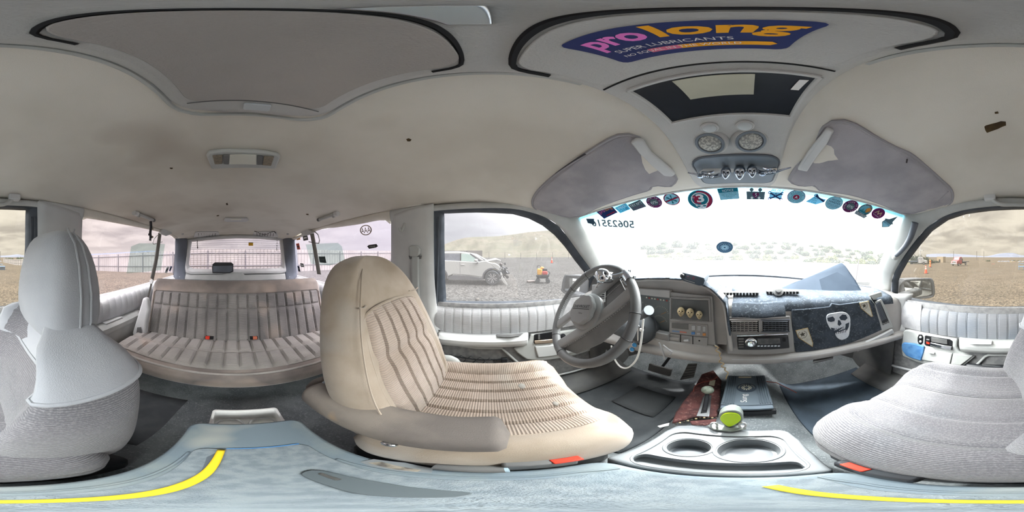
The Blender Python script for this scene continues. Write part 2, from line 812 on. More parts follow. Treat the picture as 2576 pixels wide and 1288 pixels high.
chrome = M('chrome', srgb(225, 228, 232), .12, metal=1)
steel = M('brushed_steel', srgb(190, 194, 198), .3, metal=1)
white = M('white_paint', srgb(232, 232, 230), .35)
black = M('flat_black', srgb(22, 23, 26), .6)
red = M('red_plastic', srgb(216, 62, 44), .4)

# ================================================================== glass
g_wind = glass('windshield_glass', (.93, .97, .98, 1), WINDSHIELD_GLARE, (.93, .97, 1, 1), band=((.05, .15, .19, 1), .86, .975))
g_door = glass('door_glass', (.265, .27, .275, 1), .03, (.7, .7, .7, 1))
g_doorr = glass('door_glass_passenger', (.265, .26, .248, 1), .03, (.7, .68, .6, 1))
g_quarter = glass('quarter_glass', (.285, .265, .29, 1), .04, (.7, .65, .72, 1))
g_patch = glass('green_tint_film', (.58, .70, .66, 1), .04, (.6, .7, .66, 1))

# ================================================================== floor, ceiling, walls


def floor_z(x, y):
    z = .60
    z += .13 * math.exp(-(x / .19) ** 4) * sstep(.05, .45, y)
    z += .04 * math.exp(-(x / .22) ** 4) * (1 - sstep(.05, .45, y)) * sstep(-1.0, -.5, y)
    z += .62 * max(0, y - .80)
    return z


fl = grid('floor', lambda s, t: (lerp(-.78, .78, s), lerp(-2.12, 1.10, t), floor_z(lerp(-.78, .78, s), lerp(-2.12, 1.10, t))),
          44, 70, carpet)
tag(fl, 'dark grey worn carpet floor of the cabin', kind='structure')


def ceil_fn(s, t):
    x = lerp(-.68, .68, s)
    e = ws(x / .672, 1.0)
    yf = e.y
    y = lerp(-2.10, yf, t)
    z = ceil_z(x, y)
    zf = e.z
    z = lerp(z, zf, sstep(.80, 1.0, t))
    return V((x, y, z))


hl = grid('ceiling', ceil_fn, 44, 90, headliner, solid=.012, soff=1)
tag(hl, 'worn taupe cloth headliner sagging slightly, with small holes', kind='structure')
for nm, sg in (('wall_left', -1), ('wall_right', 1)):
    w = grid(nm, lambda s, t, sg=sg: wall_pt(sg, lerp(-2.12, 1.05, s), lerp(.42, 1.19, t), -.012), 30, 10, plastic, solid=.01, soff=0)
    tag(w, ('left' if sg < 0 else 'right') + ' cabin side wall of pale grey plastic', kind='structure')
wf = grid('wall_front', lambda s, t: (lerp(-.8, .8, s), 1.16 - .36 * (2 * s - 1) ** 2, lerp(.55, 1.27, t)), 12, 4, plastic_d)
tag(wf, 'dark firewall behind the dashboard', kind='structure')

# windshield
w1 = grid('window_1', lambda s, t: ws(2 * s - 1, t), 24, 10, g_wind)
tag(w1, 'wide sunlit windshield with a blue shade band and an added glare film', kind='structure')
ctw = w1.data.uv_layers[0].data
for lp in w1.data.loops:
    vi = lp.vertex_index
    ctw[lp.index].uv = ((vi % 25) / 24, (vi // 25) / 10)
hd = [ws(s, 1.0) for s in [i / 20 - 1 for i in range(41)]]
tube('trim_1', [p + V((0, -.004, .002)) for p in hd], .007, plastic, None, n=8)
tag(bpy.data.objects['trim_1'], 'grey trim lip along the windshield header', kind='structure')
ble = [ws(s, .012) for s in [i / 20 - 1 for i in range(41)]]
tag(tube('trim_2', [p + V((0, .004, 0)) for p in ble], .009, rubber, None, n=8), 'black rubber seal along the windshield base', kind='structure')

# ------------------------------------------------------------------ door glass, seals, pillars


def S(sg, off=0.0):
    f = side(sg, off)
    return lambda u, v: on(u, v, f, tmax=4.5, steps=260)


LG = [(1122, 757), (1119, 700), (1117, 600), (1117, 536), (1200, 533), (1290, 537), (1330, 548), (1365, 566), (1395, 590), (1420, 618),
      (1447, 655), (1475, 690), (1482, 705), (1482, 747), (1400, 754), (1300, 758), (1210, 759)]
LS = [(1099, 768), (1088, 700), (1084, 600), (1087, 530), (1200, 523), (1290, 524), (1335, 533), (1372, 546), (1405, 568), (1431, 600),
      (1460, 641), (1487, 678), (1497, 700), (1500, 752), (1400, 762), (1300, 766), (1205, 768)]
RG = [(2629, 768), (2634, 700), (2640, 620), (2641, 528), (2576, 525), (2490, 529), (2430, 537), (2385, 552), (2345, 580), (2315, 615),
      (2285, 655), (2268, 685), (2260, 705), (2258, 742), (2330, 757), (2430, 769), (2530, 773)]
RS = [(2652, 778), (2664, 700), (2673, 600), (2675, 520), (2576, 515), (2488, 519), (2423, 528), (2374, 544), (2332, 572), (2301, 607),
      (2270, 650), (2250, 685), (2244, 705), (2243, 752), (2325, 766), (2428, 778), (2530, 782)]


def pane(name, pts, sg, off, mat, label, sep=True):
    o = slab(name, px(pts, S(sg, off)), (sg * .004, 0, 0), mat, None, bevel=0, smooth=False)
    tag(o, label, kind='structure')
    return o


def tri_pane(name, pts, sg, off, mat, label):
    """curved-free pane: single sheet outline"""
    P = px(pts, S(sg, off))
    o = mesh(name, P, [tuple(range(len(P)))], mat, None, smooth=False)
    tag(o, label, kind='structure')
    return o


tri_pane('window_2', LG, -1, -.032, g_door, 'driver door window with the wrecked white car outside')
tri_pane('window_3', RG, 1, -.032, g_doorr, 'passenger door window looking onto the tan gravel lot')


def ring_band(name, inner, outer, sg, offi, offo, mat, label, n=90, parent=None, m=3, bulge=.006):
    A = px(inner, S(sg, offi))
    B = px(outer, S(sg, offo))
    # keep the corners: straight resample of both loops, point to point
    A2, B2 = [], []
    k = 5
    for i in range(len(A)):
        for q in range(k):
            A2.append(A[i].lerp(A[(i + 1) % len(A)], q / k))
            B2.append(B[i].lerp(B[(i + 1) % len(B)], q / k))
    nn = len(A2)

    def fn(s, t):
        i = int(round(s * nn)) % nn
        return A2[i].lerp(B2[i], t) + V((-sg, 0, 0)) * (bulge * 4 * t * (1 - t))
    o = grid(name, fn, nn, m, mat, parent, closed=True, solid=.008, soff=0)
    if parent is None:
        tag(o, label, kind='structure')
    return o


ring_band('trim_3', LG, LS, -1, -.034, .004, rubber, 'black rubber seal round the driver door window')
ring_band('trim_4', RG, RS, 1, -.034, .004, rubber, 'black rubber seal round the passenger door window')
# vertical ribs of the window channels at the rear of each door
for nm, sg, us in (('trim_5', -1, [(1093, 1104, 1092, 760), (1103, 1111, 1099, 762)]), ('trim_6', 1, [(2664, 2664, 2655, 770), (2655, 2655, 2645, 770)])):
    st = struct(nm, wall_pt(sg, -.25, 1.2), 'ribbed black window channel at the rear of the ' + ('driver' if sg < 0 else 'passenger') + ' door')
    for u0, u1, u2, vb in us:
        tube('channel_rib', px([(u0, 545), (u0, 600), ((u0 + u2) / 2, 680), (u2, vb)], S(sg, .008)), .004, rubber, st, n=6)

# roof rails and A pillars, one moulding each side
for nm, sg, inner, lab in (('trim_7', -1, LS[3:13], 'driver side pale roof rail and windshield pillar trim'),
                           ('trim_8', 1, RS[3:13], 'passenger side pale roof rail and windshield pillar trim')):
    A = px(inner, S(sg, .006))
    B = [V((sg * .68, y, ceil_z(.68, y))) for y in (-.36, -.1, .08, .2, .30, .38)] + [ws(sg * .985, t) for t in (1.0, .85, .65, .4, .2, .0)]
    A = A + [at for at in px([(1503, 745) if sg < 0 else (2240, 745)], S(sg, .006))]
    o = band(nm, A, B, plastic_l, None, n=60, m=6, bulge=.012, bdir=(-sg, -.2, 0), solid=.008, soff=0)
    tag(o, lab, kind='structure')

# ------------------------------------------------------------------ B pillars
LBq = [(985, 543), (985, 640), (986, 745), (990, 820), (1000, 960)]
LBd = [(1091, 512), (1091, 640), (1094, 720), (1102, 800), (1128, 960)]
o = band('trim_9', px(LBq, S(-1, .012)), px(LBd, S(-1, .02)), plastic, None, n=40, m=6, bulge=.012, bdir=(1, 0, 0))
tag(o, 'driver side broad pale pillar trim behind the door', kind='structure')
RBq = [(207, 540), (205, 640), (215, 745), (235, 860), (260, 960)]
RBd = [(94, 506), (94, 640), (82, 760), (70, 860), (60, 960)]
o = band('trim_10', px(RBq, S(1, .012)), px(RBd, S(1, .02)), plastic, None, n=40, m=6, bulge=.012, bdir=(-1, 0, 0))
tag(o, 'passenger side broad pale pillar trim behind the door', kind='structure')
# covers between pillar tops and headliner
for nm, sg, us in (('trim_11', -1, [(985, 562), (1000, 552), (1040, 535), (1070, 525), (1088, 526)]), ('trim_12', 1, [(207, 552), (185, 545), (150, 530), (115, 520), (96, 520)])):
    A = px(us, S(sg, .012))
    B = [V((sg * .672, a.y, ceil_z(.672, a.y) + .004)) for a in A]
    o = band(nm, A, B, plastic, None, n=24, m=3, bulge=.006, bdir=(-sg, 0, 0))
    tag(o, ('driver' if sg < 0 else 'passenger') + ' side pillar cap meeting the headliner', kind='structure')

# ------------------------------------------------------------------ quarter windows and rear side panels
LQ = [(746, 702), (742, 640), (741, 604), (800, 579), (850, 571), (900, 564), (958, 553), (976, 557), (985, 566), (986, 650), (987, 765), (860, 735)]
RQ = [(436, 698), (440, 640), (441, 601), (425, 590), (380, 578), (300, 562), (230, 550), (212, 549), (206, 556), (204, 640), (215, 765), (330, 728)]
tri_pane('window_4', LQ, -1, -.02, g_quarter, 'driver side rear quarter window with stickers')
tri_pane('window_5', RQ, 1, -.02, g_quarter, 'passenger side rear quarter window')
for nm, sg, q, lab in (('trim_13', -1, LQ, 'driver side rear quarter window black seal'), ('trim_14', 1, RQ, 'passenger side rear quarter window black seal')):
    P = px(q, S(sg, -.014))
    st = struct(nm, P[0], lab)
    tube('seal', P[-3:] + P[:2], .007, rubber, st, n=6)
for nm, sg, q in (('trim_15', -1, LQ), ('trim_16', 1, RQ)):
    A = px(q[2:9] + [(994, 562) if sg < 0 else (196, 552)], S(sg, -.01))
    B = [V((sg * .672, a.y, ceil_z(.672, a.y) + .002)) for a in A]
    o = band(nm, A, B, headliner, None, n=36, m=4, bulge=.01, bdir=(-sg, 0, 0))
    tag(o, ('driver' if sg < 0 else 'passenger') + ' side cloth headliner edge above the quarter window', kind='structure')
# padded pleated tops and plastic armrests of the rear side panels
for nm, sg in (('trim_17', -1), ('trim_18', 1)):
    who = 'driver' if sg < 0 else 'passenger'
    st = struct(nm, wall_pt(sg, -1.2, .6), who + ' side rear panel with pleated cloth pad and plastic armrest')
    ys = [-.58 - i * .064 for i in range(23)]
    for a, b in zip(ys, ys[1:]):
        def fn(s, t, a=a, b=b):
            y = lerp(a, b, s)
            an = lerp(-1.3, 1.4, t)
            bl = .004 * (1 - abs(2 * s - 1) ** 3)
            return V((sg * (.80 - (.045 + bl) * math.cos(an)), y, 1.085 + (.095 + bl) * math.sin(an)))
        grid('pleat', fn, 5, 8, doorcloth, st)

    def fa(s, t, sg=sg):
        y = lerp(-.56, -1.1, t)
        pr = [(.80, 1.0), (.735, .995), (.715, .975), (.715, .94), (.73, .92), (.74, .60), (.80, .60)]
        i = s * (len(pr) - 1)
        a = int(min(i, len(pr) - 2))
        x, z = lerp(pr[a][0], pr[a + 1][0], i - a), lerp(pr[a][1], pr[a + 1][1], i - a)
        return V((sg * x, y, z))
    grid('side_armrest', fa, 18, 10, plastic_l, st, bevel=0, solid=.004)
    box('ashtray_lid', (sg * .765, -.80, 1.004), (.055, .16, .012), plastic, st, bevel=.004)
    box('cargo_trim', (sg * .79, -1.65, .84), (.05, 1.0, .48), plastic, st, bevel=.02)

# ------------------------------------------------------------------ rear gate
YB = -2.10
gate = struct('wall_back', (0, YB, .6), 'grey rear tailgate with framed window')


def G(off=0.0):
    return lambda u, v: at_y(u, v, YB + off)


WI = [(482, 607), (540, 601), (595, 598), (650, 599), (704, 604), (707, 630), (711, 662), (709, 671), (700, 676), (650, 677), (590, 678), (540, 679), (486, 677), (477, 672), (474, 664), (478, 630)]
WO = [(470, 603), (540, 595), (595, 592), (650, 593), (714, 600), (717, 630), (720, 668), (719, 684), (704, 688), (650, 688), (590, 690), (540, 690), (482, 690), (468, 686), (465, 668), (468, 630)]


def ring_plane(name, A, B, mat, parent, d, solid=.02):
    k = 4
    A2, B2 = [], []
    for i in range(len(A)):
        for q in range(k):
            A2.append(A[i].lerp(A[(i + 1) % len(A)], q / k))
            B2.append(B[i].lerp(B[(i + 1) % len(B)], q / k))
    nn = len(A2)
    return grid(name, lambda s, t: A2[int(round(s * nn)) % nn].lerp(B2[int(round(s * nn)) % nn], t) + V(d) * (4 * t * (1 - t)), nn, 4, mat, parent, closed=True, solid=solid, soff=0)


ring_plane('window_frame', px(WI, G(.03)), px(WO, G(.05)), plastic, gate, (0, .03, 0))
ring_plane('gate_surround', px(WO, G(.03)), [at_y(586 + (u - 586) * 1.22, 650 + (v - 650) * 1.25, YB) for u, v in WO], slate, gate, (0, 0, 0))
wb = mesh('window_6', px(WI, G(0)), [tuple(range(len(WI)))], g_quarter, None, smooth=False)
tag(wb, 'rear tailgate window with fine heater lines', kind='structure')
for i in range(13):
    v = 606 + i * 5.4
    a = 483 - i * .5
    b = 704 + i * .5
    if v < 672:
        tube('heater_line', px([(a, v + (1.5 if i < 2 else 0)), (595, v - 1), (b, v + (1 if i < 2 else 0))], G(.004)), .0012, plastic_b, wb, n=4)
box('gate_panel', (0, YB + .02, .94), (1.32, .04, .62), plastic, gate, bevel=.02)
slab('gate_ledge', px([(466, 702), (468, 692), (560, 690), (575, 684), (608, 684), (615, 691), (716, 689), (718, 702)], G(.06)), (0, .03, 0), plastic_l, gate, bevel=.006)
slab('brake_lamp_housing', px([(535, 673), (536, 664), (541, 660), (582, 660), (587, 664), (587, 682), (578, 686), (536, 686)], G(.07)), (0, .06, 0), plastic_b, gate, bevel=.004)
slab('brake_lamp_lens', px([(536, 684), (536, 669), (585, 668), (585, 681), (577, 685)], G(.131)), (0, .006, 0), slate, gate, bevel=.002)
for nm, sg, q, g2 in (('trim_19', -1, [(741, 600), (743, 640), (746, 694), (748, 720)], [(712, 598), (714, 640), (718, 690), (720, 720)]),
                      ('trim_20', 1, [(441, 600), (440, 640), (437, 690), (436, 720)], [(472, 600), (470, 640), (467, 690), (466, 720)])):
    o = band(nm, px(q, S(sg, -.004)), px(g2, G(.06)), slate, None, n=20, m=5, bulge=.03, bdir=(-sg, .3, 0))
    tag(o, 'slate rear corner pillar on the ' + ('driver' if sg < 0 else 'passenger') + ' side', kind='structure')
for u in (452, 728):
    lathe('screw', at_y(u, 696, YB + .10), (0, 1, 0), [(.008, 0), (.006, .006)], steel, gate, n=8)

# ------------------------------------------------------------------ doors
YF0, YF1 = -.27, .66


def pleats(parent, seams, sg, z0, z1, mat, off=.013, bul=.004):
    Y = [at_x(u, v, sg * .79).y for u, v in seams]
    for a, b in zip(Y, Y[1:]):
        def fn(s, t, a=a, b=b):
            y = lerp(a, b, s)
            z = lerp(z0, z1, t)
            e = min(1, (1 - abs(2 * s - 1)) * 6.0)
            top = .035 * sstep(.75, 1.0, t) ** 2
            bl = off + bul * (1 - (1 - e) ** 2) + .012 * math.sin(math.pi * min(1, t * 1.05)) - top
            return wall_pt(sg, y, z, bl)
        grid('pleat', fn, 10, 8, mat, parent)
        tube('pleat_cord', [fn(0, q / 8) + V((-sg * .002, 0, 0)) for q in range(9)], .0018, mat, parent, n=4)


d1 = struct('door_1', wall_pt(-1, .2, .62), 'driver door with pleated grey cloth, pull armrest and switch panel')
grid('door_card', lambda s, t: wall_pt(-1, lerp(YF0, YF1, s), lerp(.60, 1.20, t), .006), 16, 12, doorcarpet, d1, solid=.006)
seamsL = [(1098, 800), (1119, 800), (1142, 800), (1163, 800), (1187, 800), (1210, 800), (1235, 800), (1258, 800), (1281, 800), (1305, 800), (1327, 800), (1349, 800), (1370, 800), (1392, 800), (1412, 800)]
pleats(d1, seamsL, -1, 1.03, 1.193, doorcloth)
yA, yB = at_x(1412, 800, -.79).y, .64
grid('plain_pad', lambda s, t: wall_pt(-1, lerp(yA, yB, s), lerp(1.03, 1.193, t), .018 + .01 * math.sin(math.pi * t)), 8, 8, doorcloth_p, d1)


def armrest(parent, sg, y0, y1, zt, mat):
    pr = [(.80, zt), (.762, zt + .002), (.738, zt - .004), (.722, zt - .02), (.722, zt - .04), (.735, zt - .062), (.765, zt - .075), (.80, zt - .078)]

    def fn(s, t):
        y = lerp(y0, y1, t)
        e = min(1, (1 - abs(2 * t - 1)) * 7)
        e = math.sqrt(1 - (1 - e) ** 2)
        i = s * (len(pr) - 1)
        a = int(min(i, len(pr) - 2))
        x, z = lerp(pr[a][0], pr[a + 1][0], i - a), lerp(pr[a][1], pr[a + 1][1], i - a)
        x = .80 - (.80 - x) * (.35 + .65 * e)
        return V((sg * x, y, z))
    return grid('door_armrest', fn, 21, 26, mat, parent, solid=.003)


def SL(off):
    return S(-1, off)


yr, yf = at_x(1103, 840, -.79).y, at_x(1333, 845, -.75).y
ar = armrest(d1, -1, yr, yf, 1.03, plastic)
slab('pull_cup', px([(1250, 848), (1249, 842), (1290, 842), (1316, 839), (1308, 845), (1285, 849)], lambda u, v: at_z(u, v, 1.033)), (0, 0, .003), plastic_d, d1, bevel=.001)
tube('lower_moulding', px([(1118, 862), (1150, 868), (1200, 875), (1262, 876), (1278, 890), (1300, 910), (1330, 935), (1360, 955)], SL(.02)), .007, plastic_l, d1, n=8)
slab('switch_panel', px([(1333, 838), (1330, 850), (1322, 862), (1290, 873), (1300, 884), (1322, 900), (1360, 903), (1410, 897), (1480, 880), (1490, 830), (1470, 822), (1400, 832)], SL(.01)), (.022, 0, 0), plastic_l, d1, bevel=.008, bseg=3)
slab('panel_step', px([(1345, 870), (1382, 867), (1440, 858), (1470, 868), (1440, 885), (1352, 897)], SL(.03)), (.012, 0, 0), plastic, d1, bevel=.004)
hr = slab('handle_recess', px([(1343, 842), (1348, 840), (1388, 834), (1392, 838), (1392, 862), (1346, 866), (1342, 862)], SL(.03)), (.004, 0, 0), black, d1, bevel=.002)
slab('door_handle', px([(1344, 856), (1390, 852), (1390, 861), (1345, 864)], SL(.036)), (.008, 0, 0), M('worn_brass_handle', srgb(186, 168, 150), .3, metal=.6), hr, bevel=.003)
slab('lock_slider', px([(1353, 842), (1358, 841), (1358, 853), (1353, 854)], SL(.036)), (.004, 0, 0), plastic_d, hr, bevel=.001)
mk = lathe('mirror_knob', S(-1, .032)(1415, 845), (1, 0, 0), [(.016, 0), (.016, .006), (.010, .007), (.009, .012)], plastic_b, d1, n=16)
sw = slab('window_switch', px([(1406, 864), (1417, 860), (1424, 872), (1411, 876)], SL(.033)), (.014, 0, 0), plastic_l, d1, bevel=.001)
slab('switch_rocker', px([(1411, 867), (1415, 865), (1418, 870), (1413, 872)], SL(.048)), (.004, 0, 0), black, sw, bevel=.001)
lathe('door_screw', S(-1, .02)(1106, 831), (1, 0, 0), [(.006, 0), (.004, .004)], steel, d1, n=8)
# net pocket low on the driver door
net = []
for r_ in range(4):
    for c in range(7):
        u0 = 1128 + c * 24 + (12 if r_ % 2 else 0)
        v0 = 897 + r_ * 11 + c * 2.2
        net.append([(u0, v0), (u0 + 8, v0 - 5), (u0 + 16, v0), (u0 + 24, v0 + 3)])
        net.append([(u0 + 16, v0), (u0 + 20, v0 + 6), (u0 + 12, v0 + 13)])
bmn = bmesh.new()
pocket = thing('net_tmp', (0, 0, 0), None, None)
nm_parts = []
for pl in net:
    if pl[0][0] < 1275 and pl[0][1] < 945:
        nm_parts.append(tube('n', px(pl, SL(.03)), .0022, plastic_b, pocket, n=4))


def join(name, objs, mat, parent, kind=None):
    bm = bmesh.new()
    off = ROOT[parent.name] if parent else V((0, 0, 0))
    for o in objs:
        b2 = bmesh.new()
        b2.from_mesh(o.data)
        bmesh.ops.translate(b2, verts=b2.verts, vec=ROOT[o.name])
        tmp = bpy.data.meshes.new('tmp')
        b2.to_mesh(tmp)
        b2.free()
        bm.from_mesh(tmp)
        bpy.data.meshes.remove(tmp)
        bpy.data.objects.remove(o)
    me = bpy.data.meshes.new(name)
    bm.to_mesh(me)
    bm.free()
    me.shade_smooth()
    o = put(name, me, mat, parent)
    if kind:
        o['kind'] = kind
    return o


join('pocket_net', nm_parts, plastic_b, d1, 'stuff')
bpy.data.objects.remove(pocket)
tube('net_cord', px([(1122, 892), (1160, 899), (1200, 905), (1250, 905), (1270, 902)], SL(.034)), .0035, plastic_b, d1, n=6)
box('net_hook', S(-1, .03)(1268, 906), (.02, .03, .03), plastic_b, d1)
grid('sill_step', lambda s, t: (lerp(-.735, -.60, t), lerp(-.2, .75, s), .68 - .06 * t), 8, 3, plastic_d, d1, solid=.01)
tube('sill_moulding', px([(1395, 945), (1440, 935), (1490, 920), (1520, 905), (1526, 880)], SL(.03)), .006, plastic, d1, n=8)

d2 = struct('door_2', wall_pt(1, .2, .62), 'passenger door with pleated pale cloth, chrome handle and blue taped switch end')
grid('door_card', lambda s, t: wall_pt(1, lerp(YF0, YF1, s), lerp(.60, 1.20, t), .006), 16, 12, doorcarpet, d2, solid=.006)


def SR(off):
    return S(1, off)


seamsR = [(2320, 800), (2341, 800), (2362, 800), (2386, 800), (2410, 800), (2434, 800), (2460, 800), (2485, 800), (2510, 800), (2536, 800), (2561, 800), (2586, 800), (2611, 800), (2634, 800)]
pleats(d2, seamsR, 1, 1.03, 1.193, doorcloth_r)
yA, yB = at_x(2320, 800, .79).y, .62
grid('plain_pad', lambda s, t: wall_pt(1, lerp(yA, yB, s), lerp(1.03, 1.193, t), .018 + .01 * math.sin(math.pi * t)), 8, 8, doorcloth_p, d2)
armrest(d2, 1, at_x(2410, 855, .76).y, -.26, 1.03, plastic_l)
slab('pull_cup', px([(2426, 858), (2440, 866), (2494, 867), (2496, 858), (2470, 856)], lambda u, v: at_z(u, v, 1.033)), (0, 0, .003), plastic, d2, bevel=.001)
tube('lower_moulding', px([(2435, 933), (2460, 915), (2478, 897), (2486, 893), (2520, 893), (2600, 893)], SR(.02)), .007, plastic_l, d2, n=8)
slab('switch_panel', px([(2277, 832), (2280, 828), (2290, 827), (2345, 838), (2411, 850), (2409, 868), (2416, 880), (2440, 890), (2455, 892), (2440, 905), (2415, 926), (2395, 924), (2310, 907), (2275, 892), (2272, 870)], SR(.01)), (-.022, 0, 0), plastic_l, d2, bevel=.008, bseg=3)
slab('panel_step', px([(2330, 873), (2397, 887), (2392, 914), (2318, 902)], SR(.03)), (-.012, 0, 0), plastic_l, d2, bevel=.004)
slab('panel_corner', px([(2399, 888), (2415, 889), (2448, 893), (2418, 917), (2393, 914)], SR(.03)), (-.010, 0, 0), plastic_l, d2, bevel=.004)
hr = slab('handle_recess', px([(2327, 845), (2330, 843), (2390, 853), (2397, 858), (2396, 880), (2330, 869), (2326, 865)], SR(.03)), (-.004, 0, 0), black, d2, bevel=.003)
slab('door_handle', px([(2342, 860), (2395, 870), (2394, 879), (2342, 868)], SR(.036)), (-.010, 0, 0), chrome, hr, bevel=.003)
slab('latch_cup', px([(2343, 848), (2383, 854), (2384, 866), (2343, 859)], SR(.035)), (-.003, 0, 0), plastic_d, hr, bevel=.002)
slab('lock_slider', px([(2331, 859), (2339, 861), (2339, 866), (2331, 864)], SR(.036)), (-.004, 0, 0), red, hr, bevel=.001)
slab('lock_lever', px([(2331, 852), (2339, 853), (2339, 858), (2331, 857)], SR(.036)), (-.006, 0, 0), steel, hr, bevel=.001)
sw = slab('window_switch', px([(2309, 848), (2312, 841), (2320, 841), (2324, 848), (2323, 862), (2318, 867), (2312, 865), (2309, 858)], SR(.03)), (-.004, 0, 0), black, d2, bevel=.002)
for v in (848, 859):
    lathe('switch_button', S(1, .036)(2316, v), (-1, 0, 0), [(.007, 0), (.006, .005), (.003, .006)], plastic, sw, n=12)
slab('seat_belt_switch', px([(2338, 883), (2352, 885), (2351, 890), (2337, 888)], SR(.044)), (-.004, 0, 0), plastic_l, d2, bevel=.001)
tape = M('blue_masking_tape', srgb(96, 146, 196), .7, srgb(76, 126, 180), 30, bump=.3, bscale=120)
tp = slab('masking_tape', px([(2270, 865), (2276, 860), (2300, 862), (2327, 869), (2326, 885), (2320, 906), (2298, 900), (2282, 893), (2272, 880)], SR(.034)), (-.012, 0, 0), tape, d2, bevel=.006)
tag(tp, 'torn strips of blue masking tape')
box('net_pocket', S(1, .03)(2500, 935), (.03, .25, .09), plastic_b, d2, bevel=.01)
tube('net_cord', px([(2470, 918), (2500, 921), (2560, 925)], SR(.04)), .004, plastic_d, d2, n=6)
tube('sill_moulding', px([(2208, 895), (2225, 912), (2255, 922), (2300, 933)], SR(.03)), .008, plastic, d2, n=8)
grid('sill_step', lambda s, t: (lerp(.735, .60, t), lerp(-.2, .75, s), .68 - .06 * t), 8, 3, plastic_d, d2, solid=.01)
for sg in (-1, 1):
    k = grid('wall_kick_' + ('left' if sg < 0 else 'right'), lambda s, t, sg=sg: wall_pt(sg, lerp(.55, 1.0, s), lerp(.55, 1.04, t), .03), 6, 6, plastic_d, solid=.01)
    tag(k, ('driver' if sg < 0 else 'passenger') + ' side kick panel ahead of the door', kind='structure')
# ================================================================== seats
tan_plain = M('tan_velour', srgb(160, 147, 133), .95, srgb(136, 122, 106), 7, .38, .66, bump=.4, bscale=500, sheen=.3, speck=(3.5, .56, .72, srgb(176, 172, 168)))
tan_rib = M('tan_corduroy', srgb(168, 153, 141), .95, srgb(148, 132, 118), 6, .4, .68, bump=.3, bscale=500, ribs=(1, 150), ribstr=.7, ribdark=.38, sheen=.3)
grey_plain = M('grey_velour', srgb(150, 152, 156), .95, srgb(140, 143, 148), 5, bump=.4, bscale=500, sheen=.3)
grey_weave = M('grey_dashed_weave', srgb(108, 107, 110), .95, srgb(96, 96, 100), 5, bump=.4, bscale=420, ribs=(0, 170), ribstr=.6, ribdark=.62, sheen=.2, speck=(260, .5, .56, srgb(118, 117, 120)))
bench_cloth = M('stained_brown_velour', srgb(152, 141, 134), .95, srgb(116, 108, 104), 5, .36, .62, bump=.4, bscale=500, sheen=.3, speck=(3.2, .58, .72, srgb(166, 150, 138)))
bench_rib = M('stained_grey_corduroy', srgb(144, 140, 138), .95, srgb(112, 109, 109), 5, .36, .64, bump=.3, bscale=500, ribs=(1, 150), ribstr=.6, ribdark=.3, sheen=.3, speck=(4, .58, .7, srgb(160, 148, 140)))
bench_seat = M('worn_grey_corduroy', srgb(172, 167, 162), .95, srgb(144, 140, 136), 6, .36, .64, bump=.3, bscale=500, ribs=(1, 150), ribstr=.6, ribdark=.3, sheen=.3, speck=(4, .58, .7, srgb(178, 162, 150)))
dark_cloth = M('worn_dark_brown_cloth', srgb(136, 128, 120), .95, srgb(110, 104, 100), 6, .4, .6, bump=.4, bscale=500, speck=(7, .6, .7, srgb(170, 146, 118)))
belt_m = M('grey_webbing', srgb(178, 182, 182), .8, bump=.3, bscale=900)
belt_d = M('dark_webbing', srgb(132, 130, 126), .8, bump=.3, bscale=900)


def bulge(q, sharp=5.5):
    e = min(1.0, (1 - abs(2 * q - 1)) * sharp)
    return 1 - (1 - e) ** 2


# ------------------------------------------------------------------ driver seat
ds = thing('front_seat', (-.40, -.05, .60), 'stained tan velour driver seat with ribbed channels and folded brown armrest', 'car seat')
CX = -.392
FY = [(.82, -.15), (.90, -.155), (.99, -.17), (1.10, -.205), (1.20, -.24), (1.30, -.285), (1.38, -.325), (1.46, -.375)]
HW = [(.80, .20), (.90, .215), (.99, .228), (1.10, .236), (1.20, .226), (1.30, .202), (1.36, .18), (1.405, .148), (1.435, .105), (1.452, .04)]
TH = [(.80, .13), (1.0, .15), (1.2, .15), (1.35, .125), (1.42, .10), (1.452, .05)]


def back_ring(cx, fy, hw, th, z, bol=.035, n=28, e=.62):
    out = []
    for i in range(n):
        a = 2 * math.pi * i / n
        c, s = math.cos(a), math.sin(a)
        kx = math.copysign(abs(c) ** e, c)
        ky = math.copysign(abs(s) ** e, s)
        y = fy - th / 2 + ky * th / 2
        if s > 0:
            y += bol * (math.exp(-((abs(kx) - .8) / .2) ** 2) - .2) * min(1, s * 2)
        out.append(V((cx + hw * kx, y, z)))
    return out


def seat_back(name, cx, FY, HW, TH, zs, mat, parent, bol=.035, sub=1):
    rings = [back_ring(cx, interp(FY, z), interp(HW, z), interp(TH, z), z, bol * min(1, interp(HW, z) / .18)) for z in zs]
    n = len(rings[0])
    vs = [p for r_ in rings for p in r_]
    fs = []
    for j in range(len(rings) - 1):
        for i in range(n):
            fs.append((j * n + i, j * n + (i + 1) % n, (j + 1) * n + (i + 1) % n, (j + 1) * n + i))
    fs.append(tuple(reversed(range(n))))
    fs.append(tuple(range((len(rings) - 1) * n, len(rings) * n)))
    return mesh(name, vs, fs, mat, parent, ang=180, sub=sub)


zs = [.80, .84, .90, .96, 1.03, 1.10, 1.17, 1.24, 1.30, 1.35, 1.39, 1.42, 1.44, 1.452]
sb = seat_back('backrest', CX, FY, HW, TH, zs, tan_plain, ds)
NCH = 6
for c in range(NCH):
    def fn(s, t, c=c):
        z = lerp(.87, 1.305, t)
        w = lerp(.66, .68, t)
        q = (c + s) / NCH
        k = lerp(-w, w, q)
        x = CX + interp(HW, z) * k
        edge = min(1, (1 - abs(2 * q - 1)) * 9, t * 14 + .2, (1 - t) * 10 + .0)
        tuck = .010 * math.exp(-((z - 1.165 - .02 * (k)) / .022) ** 2)
        y = interp(FY, z) - .004 + .017 * bulge(s) * math.sqrt(max(0, edge)) - tuck
        return V((x, y, z))
    grid('back_channel', fn, 8, 40, tan_rib, sb)


